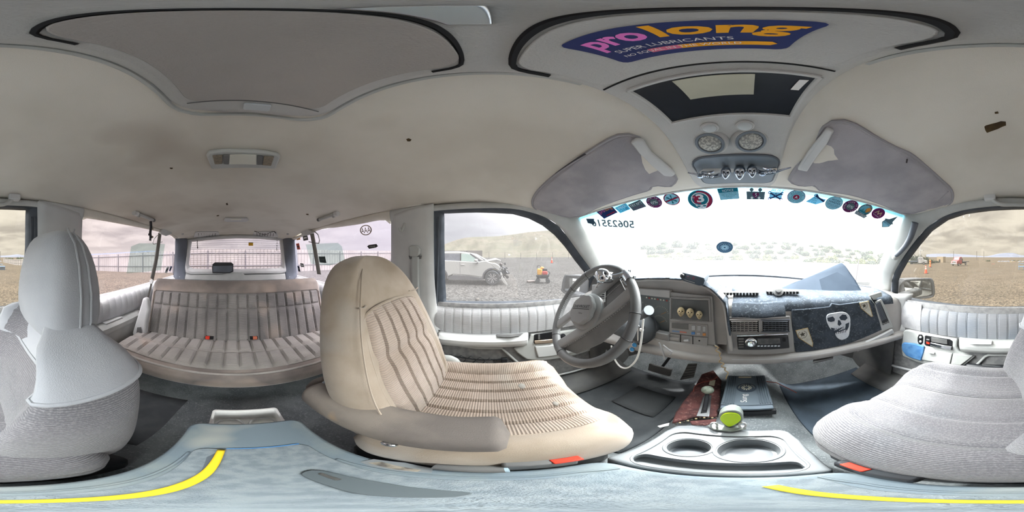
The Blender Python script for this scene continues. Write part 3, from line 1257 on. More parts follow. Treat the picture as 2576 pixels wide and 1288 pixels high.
def piping(name, pts, mat, parent, r=.004):
    return tube(name, pts, r, mat, parent, n=6)


pp = []
for t in [i / 24 for i in range(25)]:
    z = lerp(.90, 1.285, t)
    pp.append(V((CX - interp(HW, z) * .71, interp(FY, z) + .006, z)))
top_ = []
for q in [i / 12 for i in range(1, 12)]:
    k = lerp(-.70, .70, q)
    z = 1.285 + .026 * (1 - (2 * q - 1) ** 2) ** .5
    top_.append(V((CX + interp(HW, z) * k, interp(FY, z) + .004, z)))
pq = [V((2 * CX - p.x, p.y, p.z)) for p in reversed(pp)]
piping('piping', pp + top_ + pq, tan_plain, sb)


def cushion(name, x0, x1, y0, y1, ztop, zbot, bol, mat, parent, ny=22, nx=26, front=.06, bolw=.055, lift=0.0, sub=0, rc=.09, gro=()):
    """seat cushion: domed top with side bolsters, rolled front"""
    def corner(y):
        d = max(0, (y - (y1 - rc)) / rc, ((y0 + .07) - y) / .07 * .7)
        return rc * (1 - math.sqrt(max(0, 1 - min(1, d) ** 2))) * .9

    def fn(s, t):
        # s round the section (top from x0 to x1 then under), t along y
        e = 1.0
        y = lerp(y0, y1, t)
        fr = max(0, (y - (y1 - front)) / front)
        drop = (1 - math.sqrt(max(0, 1 - fr * fr))) * front * 1.0
        rr = max(0, ((y0 + .03) - y) / .03)
        drop += (1 - math.sqrt(max(0, 1 - rr * rr))) * .03
        if s < .64:
            q = s / .64
            a = lerp(-1, 1, q)
            ins = corner(y)
            x = lerp(x0 + ins, x1 - ins, .5 + .5 * math.copysign(abs(a) ** .8, a))
            ed = min(x - x0 - ins, x1 - ins - x)
            rd = .045
            z = ztop - (rd - math.sqrt(max(0, rd * rd - max(0, rd - ed) ** 2)))
            z += bol * math.exp(-((ed - bolw) / .045) ** 2) + lift * t
            for xg in gro:
                z -= .011 * math.exp(-((x - xg) / .007) ** 2)
            z -= drop
            return V((x, y, z))
        q = (s - .64) / .36
        ins = corner(y)
        x1_, x0_ = x1 - ins, x0 + ins
        pr = [(x1_, ztop - .05), (x1_ - .004, (ztop + zbot) / 2), (x1_ - .03, zbot), (x0_ + .03, zbot), (x0_ + .004, (ztop + zbot) / 2), (x0_, ztop - .05)]
        i = q * (len(pr) - 1)
        k = int(min(i, len(pr) - 2))
        x, z = lerp(pr[k][0], pr[k + 1][0], i - k), lerp(pr[k][1], pr[k + 1][1], i - k)
        y2 = min(y, y1 - .012 * (1 if fr else 0))
        return V((x, y2, min(z, ztop - drop - .01) if fr < 1 else z))
    return grid(name, fn, 130 if gro else 50, ny, mat, parent, closed=True, caps=True, sub=sub, ang=60)


sc = cushion('seat_cushion', -.655, -.138, -.21, .262, .925, .73, .030, tan_plain, ds, front=.07, ny=34)
for c in range(7):
    def fn(s, t, c=c):
        y = lerp(-.20, .232, t)
        xa, xb = -.60, lerp(-.235, -.215, t)
        q = (c + s) / 7
        x = lerp(xa, xb, q)
        fr = max(0, (y - (.262 - .07)) / .07)
        z = .925 - (1 - math.sqrt(max(0, 1 - fr * fr))) * .07 + .002
        ed = min(x + .655, -.138 - x)
        z += .030 * math.exp(-((ed - .055) / .045) ** 2)
        edge = min(1, (1 - abs(2 * q - 1)) * 10, (1 - t) * 12)
        z += .011 * bulge(s) * math.sqrt(max(0, edge))
        return V((x, y, z))
    grid('seat_channel', fn, 7, 26, tan_rib, sc)
piping('piping', [V((lerp(-.235, -.212, i / 14), lerp(-.19, .225, i / 14), .937 + (.006 if i < 12 else -.01 * (i - 11)))) for i in range(15)], tan_plain, sc)
def seam(pts, par, mat, cx, FYt, HWt, bol):
    out = []
    for k, z in pts:
        ky = math.sqrt(max(0, 1 - abs(k) ** 3.2)) ** .62
        out.append(V((cx + interp(HWt, z) * k, interp(FYt, z) + .002 + (bol * (math.exp(-((abs(k) - .8) / .2) ** 2) - .2)) * .9, z)))
    tube('seam', spl(out, 24), .0022, mat, par, n=5)


seam([(.90, .95), (.88, 1.1), (.86, 1.22), (.82, 1.30), (.72, 1.37), (.5, 1.41)], sb, tan_plain, CX, FY, HW, .035)
seam([(.82, 1.325), (.72, 1.32), (.6, 1.318)], sb, tan_plain, CX, FY, HW, .035)
seam([(-.82, 1.325), (-.72, 1.32), (-.6, 1.318)], sb, tan_plain, CX, FY, HW, .035)
box('seat_base', (-.40, -.02, .69), (.46, .42, .12), plastic_d, ds, bevel=.02)
for sx in (-.58, -.22):
    box('seat_rail', (sx, -.02, .625), (.04, .46, .05), plastic_b, ds, bevel=.005)
# sun-bleached wear marks and small holes
for x, y, w in ((-.46, .10, .018), (-.34, .16, .012)):
    ell('wear_patch', (x, y, .9365), (w, w * .7, .004), M('grey_wear', srgb(140, 136, 130), .95), sc, n=10)
# folded side armrest
am = []
ay0, ay1 = -.37, .03


def arm_fn(s, t):
    y = lerp(ay0, ay1, t)
    e = (1 - abs(2 * t - 1)) * .5
    rd = min(1.0, math.sqrt(max(0, 1 - max(0, (.06 - e) / .06) ** 2)) + .02)
    a = 2 * math.pi * s
    c, si = math.cos(a), math.sin(a)
    kx = math.copysign(abs(c) ** .75, c)
    kz = math.copysign(abs(si) ** .75, si)
    wr = .0035 * math.sin(55 * y + 3 * a) * max(0, -c) * (1 if si < .3 else .3)
    x = -.188 + (.052 + wr) * kx * rd - .02 * (t - .5)
    z = 1.012 + (.044 + wr) * kz * rd - .012 * (1 - t)
    return V((x, y, z))


arm = grid('armrest', arm_fn, 28, 40, dark_cloth, ds, closed=True, caps=True, ang=70)
ell('armrest_bolt', (-.141, -.12, .978), (.008, .014, .008), chrome, arm, n=10)
tube('armrest_strap', [(-.20, -.33, .975), (-.185, -.355, 1.0), (-.19, -.35, 1.045), (-.215, -.345, 1.058)], .006, M('grey_strap', srgb(128, 134, 142), .8), arm, n=6)
tag(bpy.data.objects[arm.name], 'worn dark brown cloth armrest')
ell('armrest_pivot', (-.205, -.385, .985), (.05, .03, .045), dark_cloth, ds, n=14)
ell('recliner_cover', (-.665, -.18, .90), (.02, .06, .05), plastic_l, ds, n=14)

# ------------------------------------------------------------------ passenger seat
ps = thing('front_seat', (.40, 0, .60), 'light grey passenger seat in dashed weave with a separate headrest', 'car seat')
CP = .415
FYp = [(.82, -.035), (.92, -.035), (1.02, -.05), (1.12, -.085), (1.20, -.13), (1.27, -.15), (1.32, -.18)]
HWp = [(.80, .225), (.92, .245), (1.02, .25), (1.12, .248), (1.18, .24), (1.23, .222), (1.27, .19), (1.295, .15), (1.31, .10)]
THp = [(.80, .235), (1.0, .23), (1.15, .185), (1.25, .12), (1.31, .05)]
pb = seat_back('backrest', CP, FYp, HWp, THp, [.78, .83, .90, .97, 1.04, 1.11, 1.17, 1.215, 1.25, 1.28, 1.30, 1.31], grey_weave, ps, bol=.085)


def ring_uv(o, cx, su=1.0):
    """weave runs upright on a backrest: UV from height and girth"""
    me = o.data
    ul = me.uv_layers.new(name='UVMap') if not me.uv_layers else me.uv_layers[0]
    r0 = ROOT[o.name]
    for lp in me.loops:
        c = me.vertices[lp.vertex_index].co + r0
        ul.data[lp.index].uv = (c.z * su, c.x + c.y)


ring_uv(pb, CP)
ring_uv(sb, CX)


def yoke(s, t):
    """smooth shoulder panel wrapped over the top of the passenger backrest"""
    low = 1.205 - .03 * (1 - abs(math.cos(2 * math.pi * s)) ** 2) * (1 if s < .5 else -.6)
    z = lerp(low, 1.312, t)
    hw, th, fy = interp(HWp, z) + .005, interp(THp, z) + .01, interp(FYp, z) + .005
    a = 2 * math.pi * s
    c, si = math.cos(a), math.sin(a)
    kx = math.copysign(abs(c) ** .62, c)
    ky = math.copysign(abs(si) ** .62, si)
    y = fy - th / 2 + ky * th / 2
    if si > 0:
        y += .085 * min(1, hw / .18) * (math.exp(-((abs(kx) - .8) / .2) ** 2) - .2) * min(1, si * 2)
    return V((CP + hw * kx, y, z))


yk = grid('shoulder_panel', yoke, 56, 12, grey_plain, pb, closed=True, ang=180)
tag(yk, 'smooth grey velour shoulder panel')
tube('piping', [yoke(i / 56, 0) for i in range(56)], .005, grey_plain, pb, n=6, closed=True)


def hr_ring(z, hw, y0, y1, n=28):
    out = []
    for i in range(n):
        a = 2 * math.pi * i / n
        c, s = math.cos(a), math.sin(a)
        kx = math.copysign(abs(c) ** .55, c)
        ky = math.copysign(abs(s) ** .6, s)
        out.append(V((CP - .005 + hw * kx, (y0 + y1) / 2 + (y1 - y0) / 2 * ky, z)))
    return out


hrp = [(1.255, .085, -.235, -.15), (1.265, .118, -.262, -.125), (1.31, .128, -.275, -.112), (1.37, .130, -.272, -.115), (1.43, .122, -.262, -.125), (1.475, .108, -.245, -.138), (1.502, .085, -.225, -.155), (1.512, .05, -.205, -.175)]
rings = [hr_ring(z, w, a, b) for z, w, a, b in hrp]
n = 28
vs = [p for r_ in rings for p in r_]
fs = [(j * n + i, j * n + (i + 1) % n, (j + 1) * n + (i + 1) % n, (j + 1) * n + i) for j in range(len(rings) - 1) for i in range(n)]
fs += [tuple(reversed(range(n))), tuple(range((len(rings) - 1) * n, len(rings) * n))]
hrm = mesh('headrest', vs, fs, grey_plain, ps, ang=180, sub=1)
for dx in (0, .018):
    tube('seam_cord', [V((CP - .005 - (w * 1.005), lerp(a, b, .55 - dx * 9), z)) for z, w, a, b in hrp[1:-1]] + [V((CP - .08, -.19 - dx, 1.511))], .0022, grey_plain, hrm, n=5)
for sx in (-.06, .06):
    tube('headrest_post', [(CP + sx, -.19, 1.20), (CP + sx, -.19, 1.30)], .006, steel, ps, n=8)
pc = cushion('seat_cushion', .138, .665, -.15, .345, .945, .72, .028, grey_weave, ps, front=.10, bolw=.07, ny=36, rc=.13, gro=(.235, .345, .46, .57))
ell('pale_patch', (.245, .275, .930), (.05, .03, .012), M('grey_dashed_weave_pale', srgb(160, 160, 164), .95, bump=.4, bscale=420, ribs=(0, 170), ribstr=.5), pc, n=14)  # oval of paler weave near the front inner corner of the cushion
box('seat_base', (.40, .03, .68), (.46, .46, .12), plastic_b, ps, bevel=.02)
for sx in (.22, .58):
    box('seat_rail', (sx, .03, .625), (.04, .5, .05), plastic_b, ps, bevel=.005)

# ------------------------------------------------------------------ rear bench
rb = thing('rear_bench', (0, -.95, .60), 'stained dark brown rear bench seat with two rows of tufted channels', 'bench seat')
HB = .655


def rb_back(s, t):
    """closed section round s, across x by t"""
    x = lerp(-HB, HB, t)
    e = min(1, (HB - abs(x)) / .05)
    rd = math.sqrt(max(0, 1 - (1 - e) ** 2))
    pr = [(-1.00, .78), (-1.02, .86), (-1.065, 1.0), (-1.10, 1.10), (-1.135, 1.20), (-1.16, 1.25), (-1.19, 1.268), (-1.23, 1.262), (-1.26, 1.23), (-1.25, 1.1), (-1.20, .80), (-1.12, .77)]
    i = s * len(pr)
    a = int(i) % len(pr)
    p, q = pr[a], pr[(a + 1) % len(pr)]
    y, z = lerp(p[0], q[0], i - int(i)), lerp(p[1], q[1], i - int(i))
    cy, cz = -1.15, 1.0
    z = lerp(cz, z, .82 + .18 * rd) if z > 1.15 else z
    y = lerp(cy + (z - 1.0) * -.2, y, .3 + .7 * rd)
    return V((x, y, z))


rbk = grid('backrest', rb_back, 36, 40, bench_cloth, rb, closed=True, caps=True, ang=180)


def bfy(z):
    return interp([(.78, -1.0), (.86, -1.02), (1.0, -1.065), (1.10, -1.10), (1.20, -1.135)], z)


NB = 18
for z0, z1 in ((.86, 1.085), (1.088, 1.185)):
    for c in range(NB):
        def fn(s, t, c=c, z0=z0, z1=z1):
            x = lerp(-.605, .605, (c + s) / NB)
            z = lerp(z0, z1, t)
            e = min(1, (1 - t) * 7, t * 7 + .3)
            return V((x, bfy(z) + .001 + .016 * bulge(s) * math.sqrt(max(0, e)), z))
        grid('back_channel', fn, 6, 14, bench_rib, rbk)
tube('piping', spl([(-.60, -1.0, .87), (-.613, -1.06, 1.0), (-.615, -1.115, 1.17), (-.60, -1.12, 1.188), (0, -1.12, 1.195), (.60, -1.12, 1.188), (.615, -1.115, 1.17), (.613, -1.06, 1.0), (.60, -1.0, .87)], 60), .005, bench_cloth, rbk, n=6)


def rb_cush(s, t):
    x = lerp(-.69, .69, t)
    e = min(1, (.69 - abs(x)) / .05)
    rd = math.sqrt(max(0, 1 - (1 - e) ** 2))
    pr = [(-1.10, .845), (-1.0, .86), (-.85, .872), (-.72, .868), (-.665, .845), (-.65, .81), (-.655, .765), (-.70, .755), (-1.10, .75)]
    i = s * len(pr)
    a = int(i) % len(pr)
    p, q = pr[a], pr[(a + 1) % len(pr)]
    y, z = lerp(p[0], q[0], i - int(i)), lerp(p[1], q[1], i - int(i))
    y += .03 * (abs(x) / .69) ** 2 * -1 * (1 if y > -.9 else 0)
    z = lerp(.80, z, .5 + .5 * rd)
    return V((x, y, z))


rbc = grid('seat_cushion', rb_cush, 36, 40, bench_cloth, rb, closed=True, caps=True, ang=180)
for y0, y1 in ((-1.03, -.855), (-.85, -.70)):
    for c in range(NB):
        def fn(s, t, c=c, y0=y0, y1=y1):
            x = lerp(-.66, .66, (c + s) / NB)
            y = lerp(y0, y1, t) - .03 * (abs(x) / .69) ** 2 * (1 if y0 > -.9 else t)
            z = interp([(-1.10, .845), (-1.0, .86), (-.85, .872), (-.72, .868), (-.665, .845)], y)
            e = min(1, (1 - t) * 7, t * 7)
            return V((x, y, z + .001 + .016 * bulge(s) * math.sqrt(max(0, e))))
        grid('seat_channel', fn, 6, 10, bench_seat, rbc)
tube('piping', [(x, -.672 - .03 * (abs(x) / .69) ** 2, .852) for x in [i / 20 * .66 for i in range(-20, 21)]], .006, bench_seat, rbc, n=6)
for sx in (-.5, .57):
    tube('leg', [(sx, -.74, .76), (sx, -.72, .72), (sx, -.73, .61)], .014, steel, rb, n=8)
    box('leg_foot', (sx, -.75, .61), (.06, .10, .02), plastic_d, rb)
    tube('leg', [(sx, -1.1, .76), (sx, -1.1, .61)], .014, steel, rb, n=8)
for sx, w in ((-.10, .05), (.175, .05)):
    b = box('bench_buckle', (sx, -1.012, .893), (w, .03, .018), black, rb, bevel=.003)
    box('release_button', (sx + (.012 if sx > 0 else -.006), -1.0, .896), (.026, .02, .018), red if sx > 0 else M('faded_orange', srgb(190, 110, 84), .5), b, bevel=.002)

# ------------------------------------------------------------------ belts


def belt(name, pts, w, mat, parent, nrm):
    """flat webbing along pts"""
    P = spl(pts, 30)
    nv = V(nrm)

    def fn(s, t):
        i = min(int(t * 29), 29)
        tg = (P[min(29, i + 1)] - P[max(0, i - 1)]).normalized()
        a = nv.cross(tg).normalized()
        return P[i] + a * (w * (s - .5)) + nv * .001 * math.cos(math.pi * (s - .5))
    return grid(name, fn, 4, 29, mat, parent, solid=.002)


fb = thing('seat_belt', S(-1, .03)(1045, 780), 'driver seat belt hanging from a pale cap on the pillar', 'seat belt')
slab('belt_cap', px([(1033, 632), (1031, 622), (1038, 618), (1052, 618), (1060, 626), (1058, 640), (1052, 646), (1033, 645)], S(-1, .03)), (.018, 0, 0), plastic_l, fb, bevel=.006, bseg=3)
slab('belt_guide', px([(1030, 643), (1062, 643), (1060, 651), (1033, 652)], S(-1, .03)), (.012, 0, 0), plastic_d, fb, bevel=.002)
belt('webbing', px([(1044, 645), (1044, 690), (1046, 740), (1052, 800), (1064, 870)], S(-1, .04)), .046, belt_m, fb, (1, 0, 0))

pl = thing('seat_belt', at_y(385, 800, -1.02), 'rear passenger side seat belt running down to a grey stalk by the bench', 'seat belt')
HQ = S(1, .03)
slab('belt_cap', px([(398, 582), (408, 566), (415, 561), (431, 565), (434, 572), (424, 588), (412, 592), (400, 588)], S(1, .0)), (-.03, 0, -.01), plastic, pl, bevel=.008)
p0, p1, p2 = S(1, .04)(402, 588), S(1, .10)(393, 650), V((.70, -1.06, 1.25))
p2 = at_y(382, 702, -1.10)
belt('webbing', [p0, p1, p2], .042, belt_d, pl, (-1, .3, 0))
tube('belt_loop', px([(396, 592), (388, 600), (384, 610), (386, 614), (395, 612), (408, 608)], S(1, .045)), .004, plastic, pl, n=6)
slab('belt_tongue', [at_y(u, v, -1.09) for u, v in ((378, 704), (384, 702), (387, 706), (384, 714), (378, 716))], (0, .012, 0), plastic, pl, bevel=.003)
tube('belt_strap', [at_y(381, 714, -1.085), at_y(372, 750, -1.05), at_y(360, 800, -1.0), at_y(350, 835, -.96)], .010, belt_d, pl, n=6, flat=(.014, .004))
slab('belt_stalk', [at_y(u, v, -1.0) for u, v in ((368, 745), (378, 748), (383, 775), (377, 800), (374, 835), (366, 842), (345, 842), (342, 832), (352, 800))], (0, .05, 0), plastic, pl, bevel=.014, bseg=3)
slab('stalk_cover', [at_y(u, v, -.945) for u, v in ((346, 823), (355, 822), (357, 838), (344, 840))], (0, .008, 0), plastic_d, pl, bevel=.003)

dl = thing('seat_belt', S(-1, .04)(805, 690), 'rear driver side seat belt dropping behind the tan seat', 'seat belt')
slab('belt_cap', px([(751, 568), (770, 561), (778, 567), (783, 577), (797, 582), (790, 588), (772, 592), (765, 588)], S(-1, .0)), (.03, 0, -.01), plastic, dl, bevel=.008)
belt('webbing', px([(785, 588), (792, 625), (803, 690)], S(-1, .04)), .05, belt_d, dl, (1, .3, 0))
tube('belt_loop', px([(792, 583), (800, 590), (804, 604), (802, 612), (790, 611), (777, 608)], S(-1, .045)), .004, plastic_d, dl, n=6)

bk = thing('belt_buckle', (-.135, .07, .85), 'black seat belt buckle with red button beside the tan driver seat', 'buckle')
box('buckle_body', (-.138, .055, .868), (.022, .085, .05), plastic_d, bk, bevel=.005)
box('release_button', (-.134, .085, .890), (.016, .038, .010), red, bk, bevel=.002)
bk = thing('belt_buckle', (.128, .15, .85), 'black seat belt buckle with red button beside the grey passenger seat', 'buckle')
box('buckle_body', (.132, .105, .862), (.020, .10, .045), plastic_b, bk, bevel=.005)
box('release_button', (.130, .125, .883), (.014, .036, .008), red, bk, bevel=.002)
# ================================================================== dashboard
dashgrey = M('taupe_dash_plastic', srgb(176, 173, 170), .5, srgb(162, 160, 158), 6, bump=.12, bscale=600)
dashlite = M('pale_dash_plastic', srgb(186, 188, 190), .45, srgb(174, 176, 178), 6, bump=.12, bscale=600)
dashmat = M('charcoal_dash_carpet', srgb(70, 78, 88), .98, srgb(56, 63, 71), 20, bump=1.0, bscale=350, speck=(120, .56, .68, srgb(94, 102, 110)))
bezel_m = M('bezel_grey', srgb(158, 157, 156), .45, srgb(148, 147, 146), 8)
screen_m = M('smoked_display', srgb(84, 88, 90), .2, srgb(94, 97, 98), 8)
gauge_m = M('gauge_face', srgb(112, 117, 117), .4, srgb(100, 105, 106), 8)
bone = M('bone_resin', srgb(206, 190, 156), .6, srgb(180, 160, 124), 90)
socket = M('skull_socket', srgb(48, 42, 36), .8)
db = thing('dashboard', (0, .66, .95), 'wide grey dashboard with a carpet top, instrument hood, vents and glovebox', 'dashboard')
XE = .775


def dash_sec(x):
    s = x / .76
    yb = 1.135 - .43 * min(1, s * s)
    yf = dash_y(x)
    dz = -.035 * s * s
    yo = .14 if -.70 < x < -.045 else 0
    return [(yb, 1.298 - .06 * s * s), (lerp(yb, yf, .45), 1.285 - .045 * s * s), (yf + .06 + yo, 1.268 + dz), (yf + .02 + yo, 1.256 + dz), (yf + .004 + yo, 1.238 + dz), (yf + yo, 1.215 + dz),
            (yf - .002 + yo, 1.10 + dz * .5), (yf - .003 + yo * .3, 1.005), (yf - .012, .999), (yf - .026, .996), (yf - .032, .986), (yf - .030, .968), (yf - .015, .958), (yf + .05, .952), (yf + .25, .95)]


def dash_fn(s, t):
    x = lerp(-XE, XE, s)
    pr = dash_sec(x)
    i = t * (len(pr) - 1)
    a = int(min(i, len(pr) - 2))
    y, z = lerp(pr[a][0], pr[a + 1][0], i - a), lerp(pr[a][1], pr[a + 1][1], i - a)
    return V((x, y, z))


grid('dash_body', dash_fn, 44, 28, dashgrey, db, solid=.006, ang=50)


def D(off=0.0):
    f = dash(off)
    return lambda u, v: on(u, v, f, tmax=2.5, steps=200)


# carpet covering the top and the passenger face


def top_fn(s, t):
    x = lerp(-.02, .72, s)
    pr = dash_sec(x)[:6]
    i = t * (len(pr) - 1)
    a = int(min(i, len(pr) - 2))
    y, z = lerp(pr[a][0], pr[a + 1][0], i - a), lerp(pr[a][1], pr[a + 1][1], i - a)
    up = .007 if t < .8 else .004
    return V((x, y - (.006 if t > .6 else 0), z + up))


tm = grid('dash_mat', top_fn, 24, 14, dashmat, db, solid=.004)
tag(tm, 'charcoal carpet mat on the dashboard top')


def top_l(s, t):
    x = lerp(-.72, -.015, s)
    pr = dash_sec(x)
    y, z = lerp(pr[0][0], pr[2][0], t), lerp(pr[0][1], pr[2][1], t)
    return V((x, y, z + .008))


grid('dash_mat', top_l, 20, 6, dashmat, db, solid=.004)
fm = slab('glovebox_mat', px([(1990, 778), (2085, 770), (2090, 762), (2110, 765), (2180, 755), (2195, 765), (2216, 828), (2140, 860), (2060, 878), (2000, 884), (1993, 840)], D(.004)), (0, -.010, 0), dashmat, db, bevel=.003)
tag(fm, 'charcoal carpet covering the glovebox door')
# folded-over mat edge above the centre vents
grid('mat_fold', lambda s, t: V((lerp(-.02, .185, s), dash_y(lerp(-.02, .185, s)) - .006 - .03 * math.sin(math.pi * min(1, t * 1.0) * .5), lerp(1.258, 1.205, t) + .002 * math.sin(9 * s))), 16, 8, dashmat, db, solid=.008)
# raised loose corner of the mat standing on the passenger side
flap = slab('mat_flap', [V(p) for p in (at_y(1965, 726, .80), at_y(2000, 712, .81), at_y(2045, 694, .80), at_y(2085, 676, .79), at_y(2118, 661, .78), at_y(2128, 670, .76), at_y(2152, 705, .70), at_y(2170, 735, .665), at_y(2172, 742, .66), at_y(2150, 752, .655), at_y(2080, 750, .70))], (0, .007, .003), M('mat_rubber_backing', srgb(52, 64, 78), .8, srgb(44, 56, 70), 6), db, bevel=.002)
tag(flap, 'dark mat corner bent upright against the windshield')
# defroster grilles in the dash top
for ua, ub, vv in ((1823, 1912, 738), (1930, 2012, 737)):
    k = int((ub - ua) / 8)
    for i in range(k):
        u = ua + (ub - ua) * i / k
        p = at_z(u, vv + (2 if ua < 1900 else 0), 1.282)
        box('defroster_slot', (p.x, p.y, p.z + .004), (.008, .03, .012), black, db, bevel=0)
        box('defroster_fin', (p.x + .007, p.y, p.z + .005), (.003, .03, .012), plastic, db, bevel=0)
lathe('dash_plug', at_z(1956, 732, 1.292) + V((0, -.01, .0)), (0, -.75, .6), [(.024, 0), (.024, .006), (.014, .008), (.012, .016), (.005, .017)], plastic_d, db, n=20)

# lower ledge with pale stripes
for dz in (.0, .012, .024):
    tube('ledge_stripe', [(x, dash_y(x) - .031 - .002, .972 + dz * .8) for x in [lerp(-.02, .74, i / 30) for i in range(31)]], .003, dashlite, db, n=6)
slab('ash_drawer', px([(2045, 905), (2095, 893), (2096, 899), (2046, 911)], lambda u, v: at_z(u, v, .955)), (0, 0, -.01), plastic_d, db, bevel=.002)

# passenger end: vent in a pale surround
es = slab('end_surround', px([(2183, 742), (2213, 733), (2216, 745), (2190, 752), (2196, 760), (2214, 752), (2228, 780), (2243, 822), (2215, 832), (2198, 765)], D(.004)), (0, -.012, 0), plastic_l, db, bevel=.003)
vt = slab('side_vent', px([(2201, 763), (2213, 758), (2222, 778), (2235, 808), (2220, 815)], D(.016)), (0, -.004, 0), plastic_b, db, bevel=.001)
for i in range(6):
    a, b = (2203 + i * 1.9, 764 - i * .9), (2219 + i * 2.0, 807 - i * 1.0)
    tube('vent_slat', px([a, b], D(.022)), .0016, slate, vt, n=5)
for i in range(3):
    slab('vent_wheel', px([(2219 + i * 6, 814 - i * 2.5), (2223 + i * 6, 812 - i * 2.5), (2224 + i * 6, 816 - i * 2.5), (2220 + i * 6, 818 - i * 2.5)], D(.02)), (0, -.004, 0), plastic_d, vt, bevel=.001)
slab('end_lower', px([(2150, 868), (2218, 838), (2240, 826), (2245, 835), (2215, 852), (2152, 882)], D(.012)), (0, -.016, 0), plastic, db, bevel=.004)
grid('end_cap', lambda s, t: V((lerp(.70, .80, s), lerp(.60, .46, s) + .03 * math.sin(math.pi * t), lerp(.99, 1.235, t))), 4, 8, plastic, db, solid=.01)

# centre stack: vents and radio
cs = slab('centre_bezel', px([(1828, 795), (1986, 792), (1995, 840), (1997, 883), (1830, 887)], D(.002)), (0, -.012, 0), bezel_m, db, bevel=.004)
for (ua, va, ub, vb), mt, tl in (((1837, 806, 1908, 836), dashgrey, True), ((1918, 806, 1984, 834), slate, False)):
    v_ = slab('air_vent', px([(ua, va + 1), (ub, va), (ub + 1, vb), (ua, vb + 1)], D(.015)), (0, -.004, 0), black, db, bevel=.001)
    for i in range(6):
        vv = lerp(va + 3, vb - 2, i / 5)
        tube('vent_slat', px([(ua + 2, vv + .5), (ub - 2, vv)], D(.0225)), .0024, mt, v_, n=5)
    for i in range(7):
        uu = lerp(ua + 6, ub - 6, i / 6)
        tube('vent_vane', px([(uu, va + 3), (uu, vb - 2)], D(.0195)), .0014, mt, v_, n=4)
    for e in (0, 1):
        vv = va - 1 if e == 0 else vb + 1
        tube('vent_edge', px([(ua - 3, vv), (ub + 3, vv - .5)], D(.018)), .0028, mt, v_, n=5)
rd = thing('car_radio', D(.02)(1920, 878), 'black single-slot car radio with chrome volume knob under the centre vents', 'radio')
slab('radio_body', px([(1854, 846), (1981, 841), (1984, 872), (1857, 876)], D(.014)), (0, -.014, 0), plastic_b, rd, bevel=.003)
slab('radio_display', px([(1905, 852), (1962, 850), (1964, 864), (1906, 866)], D(.0285)), (0, -.002, 0), M('radio_lcd', srgb(74, 76, 78), .25, srgb(92, 92, 92), 60), rd, bevel=.001)
lathe('volume_knob', D(.028)(1889, 860), (0, -1, 0), [(.0225, 0), (.0225, .006), (.018, .008), (.015, .014), (.013, .02), (.004, .021)], chrome, rd, n=24)
for i in range(7):
    u = 1905 + i * 8.5
    slab('preset_key', px([(u, 868.5), (u + 6, 868), (u + 6, 871), (u, 871.5)], D(.0285)), (0, -.003, 0), steel, rd, bevel=.0005)
for v in (850, 857, 864, 870):
    slab('side_key', px([(1858, v), (1871, v - .4), (1871, v + 3.5), (1858, v + 4)], D(.0285)), (0, -.003, 0), plastic_d, rd, bevel=.0005)
tube('radio_trim', px([(1854, 845), (1918, 842), (1982, 840)], D(.03)), .002, chrome, rd, n=5)
slab('usb_port', px([(1969, 851), (1976, 851), (1976, 859), (1969, 859)], D(.0285)), (0, -.002, 0), black, rd, bevel=.0005)

# ------------------------------------------------------------------ instrument hood
HP = [(-.028, 1.045), (-.040, 1.16), (-.055, 1.258), (-.09, 1.302), (-.17, 1.335), (-.30, 1.340), (-.46, 1.325), (-.60, 1.308), (-.69, 1.285), (-.715, 1.22), (-.72, 1.05)]
HP3 = spl([V((x, 0, z)) for x, z in HP], 44)


def hood_fn(s, t):
    p = HP3[int(round(s * 43))]
    sh = .62 - .05 * ((p.x + .35) / .35) ** 2 * (1 if p.x < -.35 else .3)
    y = lerp(sh, .92 - .25 * max(0, (-p.x - .3)) / .4, t)
    z = p.z - .035 * t * t * (1 if p.z > 1.2 else 0)
    return V((p.x, y, z))


grid('instrument_hood', hood_fn, 43, 8, dashgrey, db, solid=.012, soff=-1, ang=60)
hm = grid('hood_mat', lambda s, t: hood_fn(lerp(.06, .80, s), lerp(.0, 1, t)) + V((.012 if s < .2 else 0, -.006, .016 if s > .1 else .006)), 40, 8, dashmat, db, solid=.006, soff=1)
tag(hm, 'charcoal carpet edge draped over the instrument hood')
CF = slab('hood_face', [V((p.x, .665, p.z)) for p in HP3] , (0, .01, 0), dashgrey, db, bevel=0)


def Y_(y):
    return lambda u, v: at_y(u, v, y)


